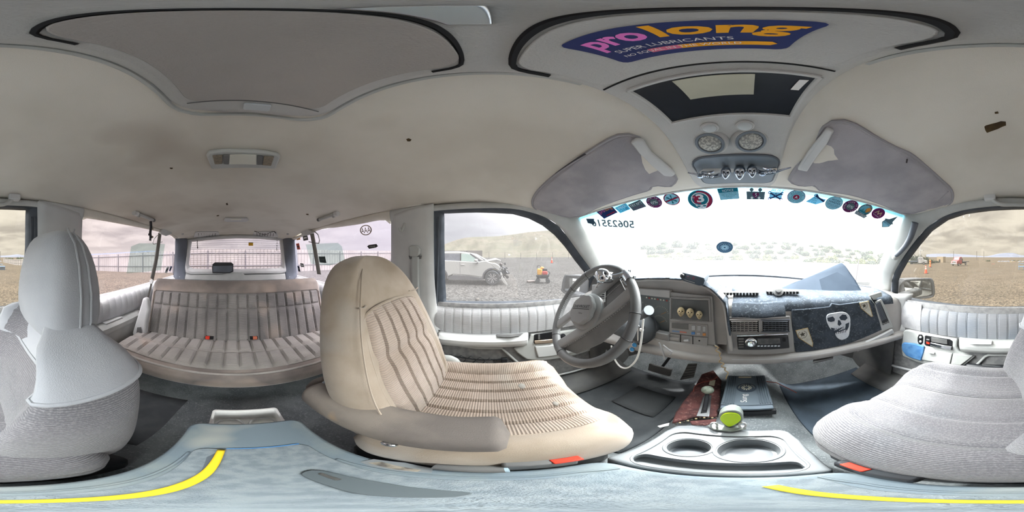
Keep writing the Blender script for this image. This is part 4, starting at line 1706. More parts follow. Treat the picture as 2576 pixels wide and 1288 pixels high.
slab('gauge_panel', [(-.285, .70, 1.075), (-.285, .70, 1.255), (-.66, .70, 1.255), (-.66, .70, 1.075)], (0, -.036, 0), gauge_m, db, bevel=0)
gp = slab('gauge_brow', [(-.285, .664, 1.262), (-.285, .664, 1.30), (-.68, .664, 1.275), (-.68, .664, 1.25)], (0, -.03, 0), dashgrey, db, bevel=.004)
gk = Fr(V((-.45, .6615, 1.165)), (1, 0, 0), (0, 0, 1), db)
gmark = M('gauge_print', srgb(196, 196, 180), .6)
gora = M('gauge_orange', srgb(200, 140, 70), .6)
gred = M('gauge_red', srgb(170, 70, 60), .6)
for cx_, cy_, r_, s_, a0, a1 in ((-.02, -.012, .066, '0 20 40 60 80 100', 210, -30), (.105, .0, .045, 'E 1/2 F', 160, 20), (.10, -.045, .04, '', 160, 20)):
    for i in range(13):
        a = R(lerp(a0, a1, i / 12))
        x0, y0 = cx_ + r_ * .86 * math.cos(a), cy_ + r_ * .86 * math.sin(a)
        x1, y1 = cx_ + r_ * math.cos(a), cy_ + r_ * math.sin(a)
        nx, ny = -math.sin(a) * .0008, math.cos(a) * .0008
        gk.poly('gauge_tick', [(x0 - nx, y0 - ny), (x1 - nx, y1 - ny), (x1 + nx, y1 + ny), (x0 + nx, y0 + ny)], gmark)
    gk.poly('gauge_needle', [(cx_ - .001, cy_), (cx_ + .001, cy_), (cx_ + r_ * .6 + .001, cy_ + r_ * .35), (cx_ + r_ * .6, cy_ + r_ * .35 + .002)], gora)
for i, tx in enumerate(('20', '40', '60', '80', '100')):
    a = R(lerp(190, -10, i / 4))
    gk.text('gauge_number', tx, -.02 + .048 * math.cos(a), -.015 + .048 * math.sin(a), .011, gmark)
for i in range(9):
    gk.poly('telltale', [(.02 + i * .016, .072), (.028 + i * .016, .072), (.028 + i * .016, .079), (.02 + i * .016, .079)], gred if i % 3 == 1 else gmark)
gk.text('gauge_number', 'P R N D 3 2 1', .04, -.075, .012, gmark)
slab('cluster_lower', [(-.285, .66, 1.045), (-.285, .655, 1.085), (-.70, .655, 1.075), (-.70, .66, 1.045)], (0, -.035, 0), bezel_m, db, bevel=.004)

# heater and switch bezel to the right of the gauges
YB_ = .655
bz = slab('control_bezel', [V((-.292, YB_, 1.052)), V((-.292, YB_, 1.29)), V((-.10, YB_, 1.285)), V((-.088, YB_, 1.05))], (0, -.012, 0), bezel_m, db, bevel=.003)
cub = slab('cubby', px([(1692, 752), (1781, 756), (1783, 806), (1690, 800)], Y_(YB_ - .012)), (0, -.002, 0), screen_m, db, bevel=.001)
for (a, b) in (((1688, 748), (1785, 752)), ((1785, 752), (1787, 810)), ((1787, 810), (1686, 804)), ((1686, 804), (1688, 748))):
    tube('cubby_lip', px([a, b], Y_(YB_ - .016)), .003, bezel_m, db, n=6)
hv = slab('heater_panel', px([(1686, 809), (1781, 816), (1781, 846), (1684, 836)], Y_(YB_ - .012)), (0, -.004, 0), bezel_m, db, bevel=.001)
slab('heater_display', px([(1690, 812), (1732, 815), (1732, 829), (1690, 825)], Y_(YB_ - .0165)), (0, -.001, 0), screen_m, hv, bevel=0)
slab('heat_bar_cold', px([(1691, 831), (1710, 833), (1710, 836), (1691, 834)], Y_(YB_ - .0165)), (0, -.001, 0), M('cold_blue', srgb(110, 140, 180), .6), hv, bevel=0)
slab('heat_bar_hot', px([(1710, 833), (1727, 835), (1727, 838), (1710, 836)], Y_(YB_ - .0165)), (0, -.001, 0), M('hot_red', srgb(186, 110, 96), .6), hv, bevel=0)
for u, v, w, h, mt in ((1745, 824, 9, 12, dashlite), (1759, 825, 9, 12, dashlite), (1772, 827, 7, 13, dashlite), (1744, 838, 9, 6, M('button_blue', srgb(84, 132, 186), .5)), (1758, 839, 9, 5, dashlite), (1772, 841, 8, 6, M('button_orange', srgb(206, 142, 84), .5))):
    b = slab('heater_button', px([(u - w / 2, v - h / 2), (u + w / 2, v - h / 2), (u + w / 2, v + h / 2), (u - w / 2, v + h / 2)], Y_(YB_ - .0165)), (0, -.004, 0), mt, hv, bevel=.001)
lwp = slab('lighter_panel', px([(1680, 838), (1781, 848), (1780, 869), (1677, 855)], Y_(YB_ - .012)), (0, -.006, 0), bezel_m, db, bevel=.002)
slab('switch_pad', px([(1684, 847), (1709, 850), (1708, 857), (1684, 854)], Y_(YB_ - .019)), (0, -.004, 0), dashgrey, lwp, bevel=.001)
slab('panel_split', px([(1711, 842), (1713, 842), (1713, 862), (1711, 862)], Y_(YB_ - .0185)), (0, -.001, 0), black, lwp, bevel=0)
slab('panel_split', px([(1742, 846), (1744, 846), (1744, 866), (1742, 866)], Y_(YB_ - .0185)), (0, -.001, 0), black, lwp, bevel=0)
tube('switch_lever', [at_y(1722, 857, YB_ - .02), at_y(1724, 857, YB_ - .035), at_y(1733, 856, YB_ - .036)], .005, dashlite, lwp, n=8)
lathe('dimple', at_y(1759, 857, YB_ - .0185), (0, -1, 0), [(.004, 0), (.003, .002)], black, lwp, n=10)
hf = Fr(at_y(1697, 843, YB_ - .0195), (1, 0, 0), (0, 0, 1), lwp)
hf.text('lettering', 'REAR DEFOG', 0, 0, .006, gmark)
# left end vent
lv = slab('side_vent', px([(1493, 716), (1526, 714), (1524, 760), (1491, 756)], Y_(.585)), (0, -.012, 0), dashlite, db, bevel=.003)
slab('vent_throat', px([(1497, 722), (1522, 720), (1520, 752), (1495, 750)], Y_(.5725)), (0, -.002, 0), black, lv, bevel=0)
for i in range(6):
    v = 725 + i * 5
    tube('vent_slat', px([(1497, v), (1521, v - 1)], Y_(.569)), .0022, dashlite, lv, n=5)
slab('left_end', px([(1478, 700), (1530, 700), (1530, 800), (1500, 815), (1476, 790)], Y_(.60)), (0, .03, 0), plastic_d, db, bevel=.004)
# steering column and lower cover
tube('column_shroud', [(-.42, .70, 1.045), (-.42, .55, 1.125), (-.42, .47, 1.17), (-.42, .42, 1.195)], [.075, .070, .058, .045], M('column_dark', srgb(92, 96, 100), .5), db, n=20)
tube('column_ring', [(-.42 + .085 * math.cos(a), .60 + .04 * math.sin(a), 1.098 + .075 * math.sin(a)) for a in [i * math.pi / 12 for i in range(24)]], .003, plastic_b, db, n=6, closed=True)
slab('knee_panel', [(-.72, .60, 1.045), (-.09, .635, 1.05), (-.03, .64, .965), (-.05, .63, .955), (-.72, .57, .955)], (0, .04, 0), dashgrey, db, bevel=.01)
for dz in (0, .012):
    tube('ledge_stripe', [(-.70, .565, .975 + dz), (-.4, .60, .972 + dz), (-.05, .625, .970 + dz)], .003, dashlite, db, n=6)
for (a, b, c) in (((1658, 862), (1668, 885), (1672, 905)), ((1668, 868), (1690, 885), (1685, 892))):
    tube('loose_trim', px([a, b, c], Y_(.58)), .004, dashlite, db, n=5)

# ------------------------------------------------------------------ skulls in the cubby
def skull(name, c, s, face, up, parent, mat=None, sock=None):
    """small skull: cranium, cheek and jaw shaped from one ball, dark sockets set in"""
    mat, sock = mat or bone, sock or socket
    ex, ey, ez = frame_of(V(face), V(up))       # ex right as seen? ez towards viewer, ey up
    rt = rot_to(ex, ey, ez)

    def shp(d, p):
        x, y, z = p
        if d.y < .0:
            k = 1 - .42 * (-d.y) ** 1.1
            x *= k
            z *= 1 - .15 * (-d.y)
            y *= 1.12
        if d.z > 0:
            for sx in (-.36, .36):
                g = math.exp(-(((d.x - sx) / .20) ** 2 + ((d.y - .05) / .18) ** 2))
                z -= .30 * s * g
            z -= .2 * s * math.exp(-((d.x / .12) ** 2 + ((d.y + .25) / .14) ** 2))
            z += .10 * s * math.exp(-(((abs(d.x) - .55) / .18) ** 2 + ((d.y + .22) / .14) ** 2))
            z -= .08 * s * math.exp(-((d.y + .55) / .07) ** 2) * (abs(d.x) < .5)
        return V((x, y, z))
    o = ell(name, c, (s * .78, s, s * .85), mat, parent, rot=rt, n=28, fn=shp)
    for sx in (-.30, .30):
        ell('eye_socket', V(c) + rt @ V((sx * s, .06 * s, .60 * s)), (.15 * s, .12 * s, .10 * s), sock, o, rot=rt, n=10)
    ell('nose_cavity', V(c) + rt @ V((0, -.22 * s, .68 * s)), (.08 * s, .12 * s, .10 * s), sock, o, rot=rt, n=8)
    ell('mouth_gap', V(c) + rt @ V((0, -.60 * s, .60 * s)), (.26 * s, .075 * s, .10 * s), sock, o, rot=rt, n=10)
    for i in range(5):
        for dy in (-.54, -.66):
            x = (i - 2) * .10 * s
            box('tooth', V(c) + rt @ V((x, dy * s, (.675 - .02 * abs(i - 2)) * s)), (.08 * s, .07 * s, .05 * s), mat, o, rot=rt, bevel=0)
    return o


YS = YB_ - .034
for u, v, s, lab in ((1713, 784, .0205, 'scowling bone coloured skull on the left of the three in the dash cubby'),
                     (1736, 787, .0205, 'bone coloured skull in the middle of the three in the dash cubby'),
                     (1759, 792, .0175, 'smaller plain skull on the right of the three in the dash cubby')):
    c = at_y(u, v, YS)
    sk = skull('skull_figure', c, s, (CAM - c), (0, 0, 1), None)
    tag(sk, lab, 'skull', 'skulls in the dash cubby')

# ------------------------------------------------------------------ badges on the glovebox
badge_m = M('pale_badge_metal', srgb(206, 204, 194), .45, srgb(186, 184, 172), 60)
badge_d = M('badge_dark_print', srgb(70, 66, 58), .7)
for pts, cu, lab in ((((2001, 831), (2031, 824), (2044, 862), (2043, 871), (2008, 848)), (2019, 842), 'pale state-shaped badge with a star and laurel low on the glovebox mat'),
                     (((2161, 762), (2183, 757), (2194, 795), (2190, 796), (2165, 775)), (2174, 770), 'pale state-shaped badge with a star and laurel near the passenger side vent')):
    P = px(pts, D(.0145))
    b = slab('state_badge', P, (0, -.004, 0), badge_m, None, bevel=.001)
    tag(b, lab, 'badge', 'star badges on the glovebox')
    for i in range(len(P)):
        tube('badge_rim', [P[i] + V((0, -.004, 0)), P[(i + 1) % len(P)] + V((0, -.004, 0))], .0014, M('badge_gold_rim', srgb(176, 150, 100), .4, metal=.5), b, n=5)
    c = D(.0188)(*cu)
    sz = (P[0] - P[1]).length
    ex = (P[1] - P[0]).normalized()
    f = Fr(c, ex, (0, 0, 1), b)
    st = []
    for i in range(10):
        a = math.pi / 2 + i * math.pi / 5
        r_ = sz * (.26 if i % 2 == 0 else .11)
        st.append((r_ * math.cos(a), r_ * math.sin(a) + sz * .03))
    f.poly('star', st, badge_d)
    for sg in (-1, 1):
        for i in range(7):
            a = R(-80 + i * 22)
            x, y = sg * sz * .36 * math.cos(a), sz * .36 * math.sin(a)
            f.disc('laurel_leaf', x, y, sz * .055, sz * .025, badge_d, rot=a * sg + (0 if sg > 0 else math.pi) + 1.2 * sg, n=8)
# white skull mask plaque
MK = [(2078, 795), (2084, 789), (2100, 786), (2118, 784), (2130, 788), (2137, 798), (2138, 815), (2136, 830), (2133, 845), (2124, 852), (2114, 854), (2104, 848), (2096, 836), (2086, 824), (2079, 808)]
P = px(MK, D(.0145))
sk = slab('skull_plaque', spl(P, 40, True), (0, -.006, 0), M('white_plaque', srgb(228, 232, 236), .5, srgb(206, 212, 220), 30), None, bevel=.002)
tag(sk, 'large white painted skull plaque on the glovebox mat', 'plaque')
dk = M('plaque_paint', srgb(58, 66, 78), .8)


def dpoly(pts, name='painted_mark', par=sk, mt=dk, off=.0208):
    slab(name, px(pts, D(off)), (0, -.0008, 0), mt, par, bevel=0, smooth=False)


dpoly([(2081, 800), (2095, 796), (2100, 802), (2099, 808), (2090, 810), (2083, 808)], 'eye_mark')
dpoly([(2111, 798), (2119, 791), (2128, 792), (2132, 800), (2126, 806), (2115, 805)], 'eye_mark')
dpoly([(2108, 805), (2113, 806), (2117, 815), (2111, 820), (2107, 816)], 'nose_mark')
dpoly([(2090, 824), (2099, 826), (2098, 832), (2102, 836), (2099, 839), (2092, 832)], 'jaw_mark')
dpoly([(2127, 815), (2136, 811), (2135, 822), (2130, 832), (2127, 826)], 'jaw_mark')
dpoly([(2099, 831), (2112, 832), (2128, 826), (2128, 828), (2112, 835), (2099, 834)], 'mouth_line')
for i in range(7):
    u = 2100 + i * 4.4
    dpoly([(u, 826 + abs(3 - i) * .0 - i * .6), (u + 1.2, 826 - i * .6), (u + 1.2, 841 - i * .8), (u, 841 - i * .8)], 'tooth_line')

# ------------------------------------------------------------------ steering wheel
whl = M('grey_steering_leather', srgb(126, 127, 128), .42, srgb(110, 111, 113), 8, bump=.15, bscale=500)
hubm = M('grey_hub_plastic', srgb(164, 165, 165), .5, srgb(154, 155, 155), 8, bump=.1, bscale=600)
WC = V((-.42, .32, 1.25))
TH_ = R(31)
wx, wy = V((1, 0, 0)), V((0, math.sin(TH_), math.cos(TH_)))
wn = wx.cross(wy)                # towards the driver
sw = thing('steering_wheel', WC, 'grey leather four-spoke steering wheel turned to the left with chrome spinner knob', 'steering wheel')


def wp(r, a, h=0.0):
    return WC + wx * (r * math.cos(R(a))) + wy * (r * math.sin(R(a))) + wn * h


RW = .182
rim = tube('rim', [wp(RW, i * 360 / 64) for i in range(64)], .0155, whl, sw, n=14, closed=True)
for a in (14, 55, 130, 160, 233, 262, 350):
    tube('rim_seam', [wp(RW + .0158 * math.cos(R(q)), a, .0158 * math.sin(R(q))) for q in range(0, 360, 24)], .0014, plastic_b, rim, n=4, closed=True)
for i in range(44):
    a = 96 + i * 2.9
    p = wp(RW - .0145, a, .006)
    box('stitch', p, (.004, .003, .002), hubm, rim, rot=Matrix.Rotation(R(a + 35), 3, wn) @ rot_to(wx, wy, wn), bevel=0)


# two parallel bars either side of the hub, with stitched leather webs
BA = R(53.8)
bd_, bn_ = wx * math.cos(BA) + wy * math.sin(BA), wx * math.sin(BA) - wy * math.cos(BA)


def wq(a, b, h=0.0):
    """along the bars, across them, towards the driver"""
    return WC + bd_ * a + bn_ * b + wn * h


for sg in (-1, 1):
    L_ = math.sqrt(RW * RW - .049 ** 2) - .004

    def fn(s, t, sg=sg):
        q = 2 * math.pi * s
        al = lerp(-L_, L_, t)
        w = .0165 + .004 * (abs(2 * t - 1)) ** 2
        return wq(al, sg * .049 + w * math.copysign(abs(math.cos(q)) ** .5, math.cos(q)), .004 + .009 * math.copysign(abs(math.sin(q)) ** .5, math.sin(q)) - .004 * abs(2 * t - 1))
    grid('spoke', fn, 20, 16, hubm, sw, closed=True, caps=True)
wb_l = slab('spoke_web', [wq(-.165, .062, .0), wq(-.05, .064, .0), wq(.08, .064, .0), wq(.15, .062, .0), wq(.125, .095, -.03), wq(-.02, .108, -.035), wq(-.125, .100, -.03)], wn * -.004, whl, sw, bevel=.001)
wb_u = slab('spoke_web', [wq(.062, .036, -.004), wq(.15, .036, -.004), wq(.155, -.036, -.004), wq(.10, -.036, -.004), wq(.075, -.01, -.012)], wn * -.004, whl, sw, bevel=.001)
for i in range(34):
    box('stitch', wq(lerp(-.15, .14, i / 33), .070, .0), (.005, .003, .002), hubm, wb_l, rot=rot_to(bd_, -bn_, wn), bevel=0)
for i in range(10):
    box('stitch', wq(lerp(.075, .145, i / 9), -.012, -.0035), (.005, .003, .002), hubm, wb_u, rot=rot_to(bd_, -bn_, wn), bevel=0)
hub = lathe('hub', WC, wn, [(.066, .0), (.068, .018), (.058, .024)], hubm, sw, n=24, caps=True)
hp = [wp(.056 * (1.0 if i % 3 else .93), i * 15 + 7, .024) for i in range(24)]
cap = slab('horn_cap', hp, wn * .018, hubm, sw, bevel=.004)
hfm = Fr(wp(0, 0, .0425), wx * math.cos(R(0)) + wy * math.sin(R(0)), wy, cap)
ha = R(14)
hx = wx * math.cos(ha) + wy * math.sin(ha)
hy = -wx * math.sin(ha) + wy * math.cos(ha)
hfm = Fr(wp(0, 0, .0425), hx, hy, cap)
ink = M('black_lettering', srgb(30, 30, 34), .6)
hfm.text('lettering', 'CHEVROLET', 0, .004, .012, ink, w=.084, h=.0095)
hfm.poly('rule', [(-.042, -.001), (.042, -.001), (.042, .0005), (-.042, .0005)], ink)
hfm.text('lettering', 'Tahoe', .006, -.018, .008, ink)
# chrome skull spinner knob clamped to the rim
sp = thing('spinner_knob', wp(RW, 60), 'chrome skull spinner knob clamped on the steering wheel rim', 'spinner knob')
kc = wp(.135, 68, .052)
skull('skull_knob', kc, .031, (kc - WC) * .4 + V((.5, -.4, .1)), wn, sp, mat=chrome, sock=M('chrome_shadow', srgb(60, 62, 68), .2, metal=1))
tube('knob_stem', [kc - wn * .01, wp(.16, 64, .02), wp(RW, 60, .012)], .008, chrome, sp, n=8)
tube('rim_clamp', [wp(RW, 50 + i * 2.2) for i in range(7)], .0185, chrome, sp, n=14)
for a in (51, 61):
    tube('clamp_bolt', [wp(RW + .015, a, -.006), wp(RW + .024, a, .004)], .005, steel, sp, n=6)
# stalks, ignition keys and the white zip tie
ct = thing('column_lever', (-.32, .47, 1.17), 'dark tubular gear lever with a pale round end beside the steering column', 'lever')
tube('lever_arm', [(-.36, .52, 1.145), (-.33, .50, 1.16)], .008, plastic_b, ct, n=8)
la, lb_ = at_y(1611, 799, .46), at_y(1632, 781, .40)
tube('lever_grip', [la, la.lerp(lb_, .5), lb_], [.009, .013, .016], M('dark_lever', srgb(74, 78, 82), .5), ct, n=14)
tube('lever_cap', [lb_, lb_ + (lb_ - la).normalized() * .004], .0155, M('pale_cap', srgb(196, 206, 216), .4), ct, n=14)
ts = thing('turn_stalk', wp(.05, 170, -.04), 'stubby black turn signal stalk left of the steering hub', 'lever')
tube('stalk_arm', [wp(.03, 150, -.06), wp(.11, 158, -.035)], .006, plastic_b, ts, n=8)
tube('stalk_end', [wp(.10, 157, -.035), wp(.135, 159, -.03)], .011, plastic_b, ts, n=10)
zt = thing('zip_tie', at_y(1570, 925, .5), 'long white zip tie looped through the steering column keys', 'zip tie')
zp = [(1618, 803), (1616, 830), (1611, 870), (1603, 900), (1590, 918), (1575, 926), (1560, 922), (1547, 905), (1541, 885), (1538, 870)]
tube('tie_strap', spl(px(zp, Y_(.45)), 40), .004, white, zt, n=6)
box('tie_head', at_y(1614, 830, .45), (.014, .010, .012), white, zt)
ks = thing('key_ring', at_y(1603, 835, .46), 'small steel key ring with keys hanging in the ignition', 'keys')
tube('ring', [at_y(1603 + 5 * math.cos(a), 822 + 4.5 * math.sin(a), .455) for a in [i * math.pi / 8 for i in range(16)]], .0016, steel, ks, n=5, closed=True)
slab('key', px([(1603, 827), (1606, 827), (1605.5, 858), (1603.5, 858)], Y_(.455)), (0, .002, 0), steel, ks, bevel=0)
for u, v in ((1596, 868), (1590, 879)):
    f = thing('key_fob', at_y(u, v, .52), 'blue oval fob ' + ('nearer the column' if v < 870 else 'lower of the two') + ' under the steering column', 'key fob', 'blue key fobs')
    lathe('fob_body', at_y(u, v, .52), (.1, -1, .3), [(.013, -.004), (.014, 0), (.013, .003)], steel, f, n=16)
    lathe('fob_face', at_y(u, v, .516), (.1, -1, .3), [(.0105, 0), (.010, .002)], M('fob_blue', srgb(60, 136, 190), .4), f, n=16)

# ------------------------------------------------------------------ radar detector on the hood
rdet = thing('radar_detector', at_y(1740, 715, .62), 'small black radar detector lying tilted on the instrument hood', 'radar detector')
RY = .60
slab('detector_body', px([(1713, 702), (1716, 687), (1716, 685), (1750, 693), (1771, 699), (1773, 706), (1769, 719), (1758, 719), (1720, 707)], Y_(RY)), (0, .075, .01), M('detector_black', srgb(76, 88, 100), .45), rdet, bevel=.003)
lathe('detector_knob', at_y(1717, 694, RY - .004), (-.3, -1, 0), [(.0085, -.004), (.0085, .006), (.006, .008)], plastic_b, rdet, n=14)
slab('detector_panel', px([(1726, 691), (1752, 697), (1749, 708), (1724, 701)], Y_(RY - .0005)), (0, -.001, 0), M('detector_face', srgb(84, 92, 104), .4), rdet, bevel=0)
slab('warning_mark', px([(1740, 702), (1748, 703), (1745, 695)], Y_(RY - .002)), (0, -.001, 0), M('dull_red', srgb(120, 70, 86), .5), rdet, bevel=0)
ell('detector_lamp', at_y(1731, 696, RY - .002), (.0025, .002, .0025), M('dull_red', srgb(120, 70, 86), .5), rdet, n=8)
slab('detector_stripe', px([(1722, 703), (1748, 711), (1748, 712), (1722, 704)], Y_(RY - .0005)), (0, -.001, 0), plastic, rdet, bevel=0)

# ------------------------------------------------------------------ windscreen wiper outside
wpr = thing('wiper', (.05, 1.2, 1.30), 'black windscreen wiper resting at the base of the windshield', 'wiper')
wa, wb_ = V((-.30, 1.17, 1.345)), V((.02, 1.20, 1.352))
tube('wiper_arm', [at_y(1770, 697, 1.19), at_y(1830, 698, 1.19), at_y(1875, 705, 1.17)], .006, plastic_d, wpr, n=6)
tube('wiper_blade', [at_y(1772, 703, 1.18), at_y(1876, 707, 1.18)], .004, black, wpr, n=6)
# ================================================================== floor console
slate_worn = M('worn_slate_console', srgb(112, 125, 134), .6, srgb(134, 142, 142), 9, .45, .7, bump=.2, bscale=300, speck=(5, .58, .68, srgb(162, 163, 156)))
lid_carpet = M('slate_lid_carpet', srgb(132, 141, 146), .95, srgb(114, 124, 131), 60, bump=.8, bscale=500)
tray_m = M('pale_grey_tray', srgb(128, 132, 135), .4, srgb(118, 123, 127), 10)
tray_in = M('grey_tray_inner', srgb(104, 108, 113), .4, srgb(94, 99, 105), 12)


def cut(o, cutters):
    """carve cutters out of o for good, then drop them"""
    for c in cutters:
        md = o.modifiers.new('c', 'BOOLEAN')
        md.object = c
        md.operation = 'DIFFERENCE'
        md.solver = 'EXACT'
    dg = bpy.context.evaluated_depsgraph_get()
    me = bpy.data.meshes.new_from_object(o.evaluated_get(dg))
    o.modifiers.clear()
    o.data = me
    me.shade_smooth()
    me.set_sharp_from_angle(angle=R(35))
    for c in cutters:
        bpy.data.objects.remove(c)


def rrect(x0, x1, y0, y1, r, n=5):
    out = []
    for cx, cy, a0 in ((x1 - r, y1 - r, 0), (x0 + r, y1 - r, 90), (x0 + r, y0 + r, 180), (x1 - r, y0 + r, 270)):
        for i in range(n + 1):
            a = R(a0 + 90 * i / n)
            out.append((cx + r * math.cos(a), cy + r * math.sin(a)))
    return out


ZC = .85
cn = thing('centre_console', (0, -.02, .60), 'slate plastic centre console with carpeted lid and pale cup holder tray', 'console')
slab('console_body', [(x, y, .60) for x, y in rrect(-.118, .118, -.35, .13, .03)], (0, 0, .225), slate_worn, cn, bevel=.006)
lid = slab('console_lid', [(x, y, .822) for x, y in rrect(-.124, .124, -.362, .130, .03)], (0, 0, .028), slate_worn, cn, bevel=.008, bseg=3)
slab('lid_carpet', [(x, y, .850) for x, y in rrect(-.086, .088, -.243, .118, .02)], (0, 0, .003), lid_carpet, lid, bevel=.001)
slab('lid_tape', [(-.075, -.243, .8505), (.04, -.2425, .8505), (.04, -.2465, .8505), (-.075, -.247, .8505)], (0, 0, .002), tape, lid, bevel=0)
slab('lid_groove', px([(500, 1195), (520, 1150), (545, 1138), (520, 1192)], lambda u, v: at_z(u, v, .853)), (0, 0, .001), M('dark_lid_carpet', srgb(92, 100, 108), .95, bump=.8, bscale=500), lid, bevel=0)
ft = slab('cup_tray', [(x, y, .60) for x, y in ((-.128, .135), (.112, .131), (.122, .20), (.124, .27), (.116, .315), (.10, .327), (-.085, .338), (-.115, .325), (-.124, .29))], (0, 0, ZC - .60), tray_m, cn, bevel=.010, bseg=3)
cutters = []
for cx_, cy_, r_, dp in ((-.056, .240, .036, .06), (.036, .243, .049, .055)):
    cutters.append(lathe('c', (cx_, cy_, ZC - dp), (0, 0, 1), [(r_ * .86, 0), (r_, dp + .01)], tray_in, None, n=36))
cutters.append(slab('c', [(x, y, ZC - .045) for x, y in rrect(-.104, .092, .150, .187, .012)], (0, 0, .06), tray_in, None, bevel=0))
cutters.append(slab('c', [(x, y, ZC - .006) for x, y in rrect(-.106, .098, .146, .300, .03)], (0, 0, .02), tray_in, None, bevel=0))
cut(ft, cutters)
for cx_, cy_, r_ in ((-.056, .240, .036), (.036, .243, .049)):
    tube('cup_rim', [(cx_ + (r_ + .003) * math.cos(a), cy_ + (r_ + .003) * math.sin(a), ZC - .005) for a in [i * math.pi / 18 for i in range(36)]], .0028, tray_m, ft, n=8, closed=True)
    lathe('cup_floor', (cx_, cy_, ZC - .0605 if r_ < .04 else ZC - .0555), (0, 0, 1), [(r_ * .86, 0), (r_ * .5, .0015)], tray_in, ft, n=24)
tube('tray_rim', [(x, y, ZC - .001) for x, y in rrect(-.108, .100, .144, .302, .032)], .0026, tray_m, ft, n=6, closed=True)
for i in range(5):
    lathe('rivet', (.018 + i * .009, .188, ZC - .012), (0, -1, .3), [(.0016, 0), (.001, .001)], black, ft, n=6)
# rear drink holder of the console
rc = slab('rear_drink_tray', [(x, y, .72) for x, y in rrect(-.098, .088, -.468, -.362, .012)], (0, 0, .085), white, cn, bevel=.003)
cut(rc, [slab('c', [(x, y, .735) for x, y in rrect(-.090, .080, -.460, -.370, .012)], (0, 0, .1), white, None, bevel=0)])
for cx_ in (-.048, .038):
    tube('drink_ring', [(cx_ + .036 * math.cos(a), -.416 + .036 * math.sin(a), .745) for a in [i * math.pi / 12 for i in range(24)]], .004, plastic, rc, n=6, closed=True)
# yellow ribbon on the lid, black latch strap, belt sleeve and coin slot along the driver edge
yl = thing('yellow_strap', (.05, -.05, .853), 'bright yellow strap lying along the console lid', 'strap')
belt('strap_ribbon', [(.047, -.237, .8555), (.053, -.15, .856), (.060, -.09, .856), (.066, -.02, .856), (.066, .03, .856), (.055, .07, .856), (.045, .095, .856)], .011, M('yellow_ribbon', srgb(244, 206, 46), .6), yl, (0, 0, 1))
lt = thing('latch_strap', (-.06, -.08, .853), 'flat black latch strap with a silver slot on the console lid', 'latch')
slab('strap_plate', spl(px([(757, 1192), (785, 1183), (840, 1190), (950, 1212), (1010, 1222), (1110, 1233), (1190, 1240), (1120, 1252), (930, 1246), (830, 1224), (775, 1204)], lambda u, v: at_z(u, v, .854)), 36, True), (0, 0, .004), M('dark_strap', srgb(84, 92, 96), .6), lt, bevel=.001)
slab('strap_slot', px([(800, 1192), (812, 1190), (862, 1206), (845, 1209)], lambda u, v: at_z(u, v, .8585)), (0, 0, .001), steel, lt, bevel=0)
bs = thing('belt_sleeve', (-.125, -.02, .86), 'dark round belt sleeve with a pale open end beside the driver seat', 'belt sleeve')
tube('sleeve_body', [(-.128, -.055, .866), (-.127, -.02, .868), (-.126, .015, .870)], [.010, .013, .014], plastic_d, bs, n=14)
tube('sleeve_end', [(-.126, .015, .870), (-.1258, .019, .8703)], .0125, M('pale_blue_end', srgb(158, 178, 190), .4), bs, n=14)
slab('coin_slot', px([(905, 1162), (940, 1155), (1020, 1164), (1090, 1178), (1085, 1190), (1000, 1184), (930, 1172)], lambda u, v: at_z(u, v, .8505)), (0, 0, .0015), tray_m, lid, bevel=0)
slab('slot_litter', px([(925, 1164), (960, 1162), (1000, 1172), (1060, 1182), (1050, 1187), (990, 1180)], lambda u, v: at_z(u, v, .852)), (0, 0, .001), M('litter', srgb(150, 142, 130), .9, srgb(90, 86, 82), 60), lid, bevel=0)
tube('lid_edge_line', [(-.090, -.16, .852), (-.098, -.05, .852), (-.098, .08, .852), (-.085, .118, .852)], .003, slate_worn, lid, n=6)
tube('lid_edge_line', [(.092, -.22, .852), (.100, -.05, .852), (.100, .08, .852), (.088, .118, .852)], .003, slate_worn, lid, n=6)

# ------------------------------------------------------------------ amplifier on the hump
amp_m = M('amplifier_blue_black', srgb(106, 118, 128), .4, srgb(96, 107, 117), 6)
am = thing('amplifier', (.055, .60, .73), 'flat slate amplifier with fins and a round emblem on the transmission hump', 'amplifier')
ax0, ax1, ay0_, ay1_, az0, az1 = -.046, .118, .50, .72, .742, .80
box('amp_case', ((ax0 + ax1) / 2, (ay0_ + ay1_) / 2, (az0 + az1) / 2), (ax1 - ax0, ay1_ - ay0_, az1 - az0), amp_m, am, bevel=.004)
for xx in [ax0 + .008 + i * .008 for i in range(5)] + [ax1 - .008 - i * .008 for i in range(5)]:
    box('cooling_fin', (xx, (ay0_ + ay1_) / 2, az1 + .002), (.003, ay1_ - ay0_ - .01, .006), amp_m, am, bevel=.001)
box('amp_front', ((ax0 + ax1) / 2, ay0_ - .01, az1 - .012), (ax1 - ax0 - .004, .022, .014), M('amp_edge', srgb(110, 122, 134), .4), am, bevel=.003)
box('amp_skirt', ((ax0 + ax1) / 2, ay0_ - .012, az0 + .012), (ax1 - ax0 + .012, .02, .035), plastic_b, am, bevel=.003)
box('nameplate', (.03, .705, az1 + .001), (.055, .010, .003), M('tan_plate', srgb(176, 168, 146), .5), am, bevel=.001)
af = Fr(V((.036, .60, az1 + .001)), (1, 0, 0), (0, 1, 0), am)
emb = M('emblem_print', srgb(188, 186, 168), .6)
af.disc('emblem', 0, .02, .038, .034, M('emblem_dark', srgb(58, 68, 80), .5))
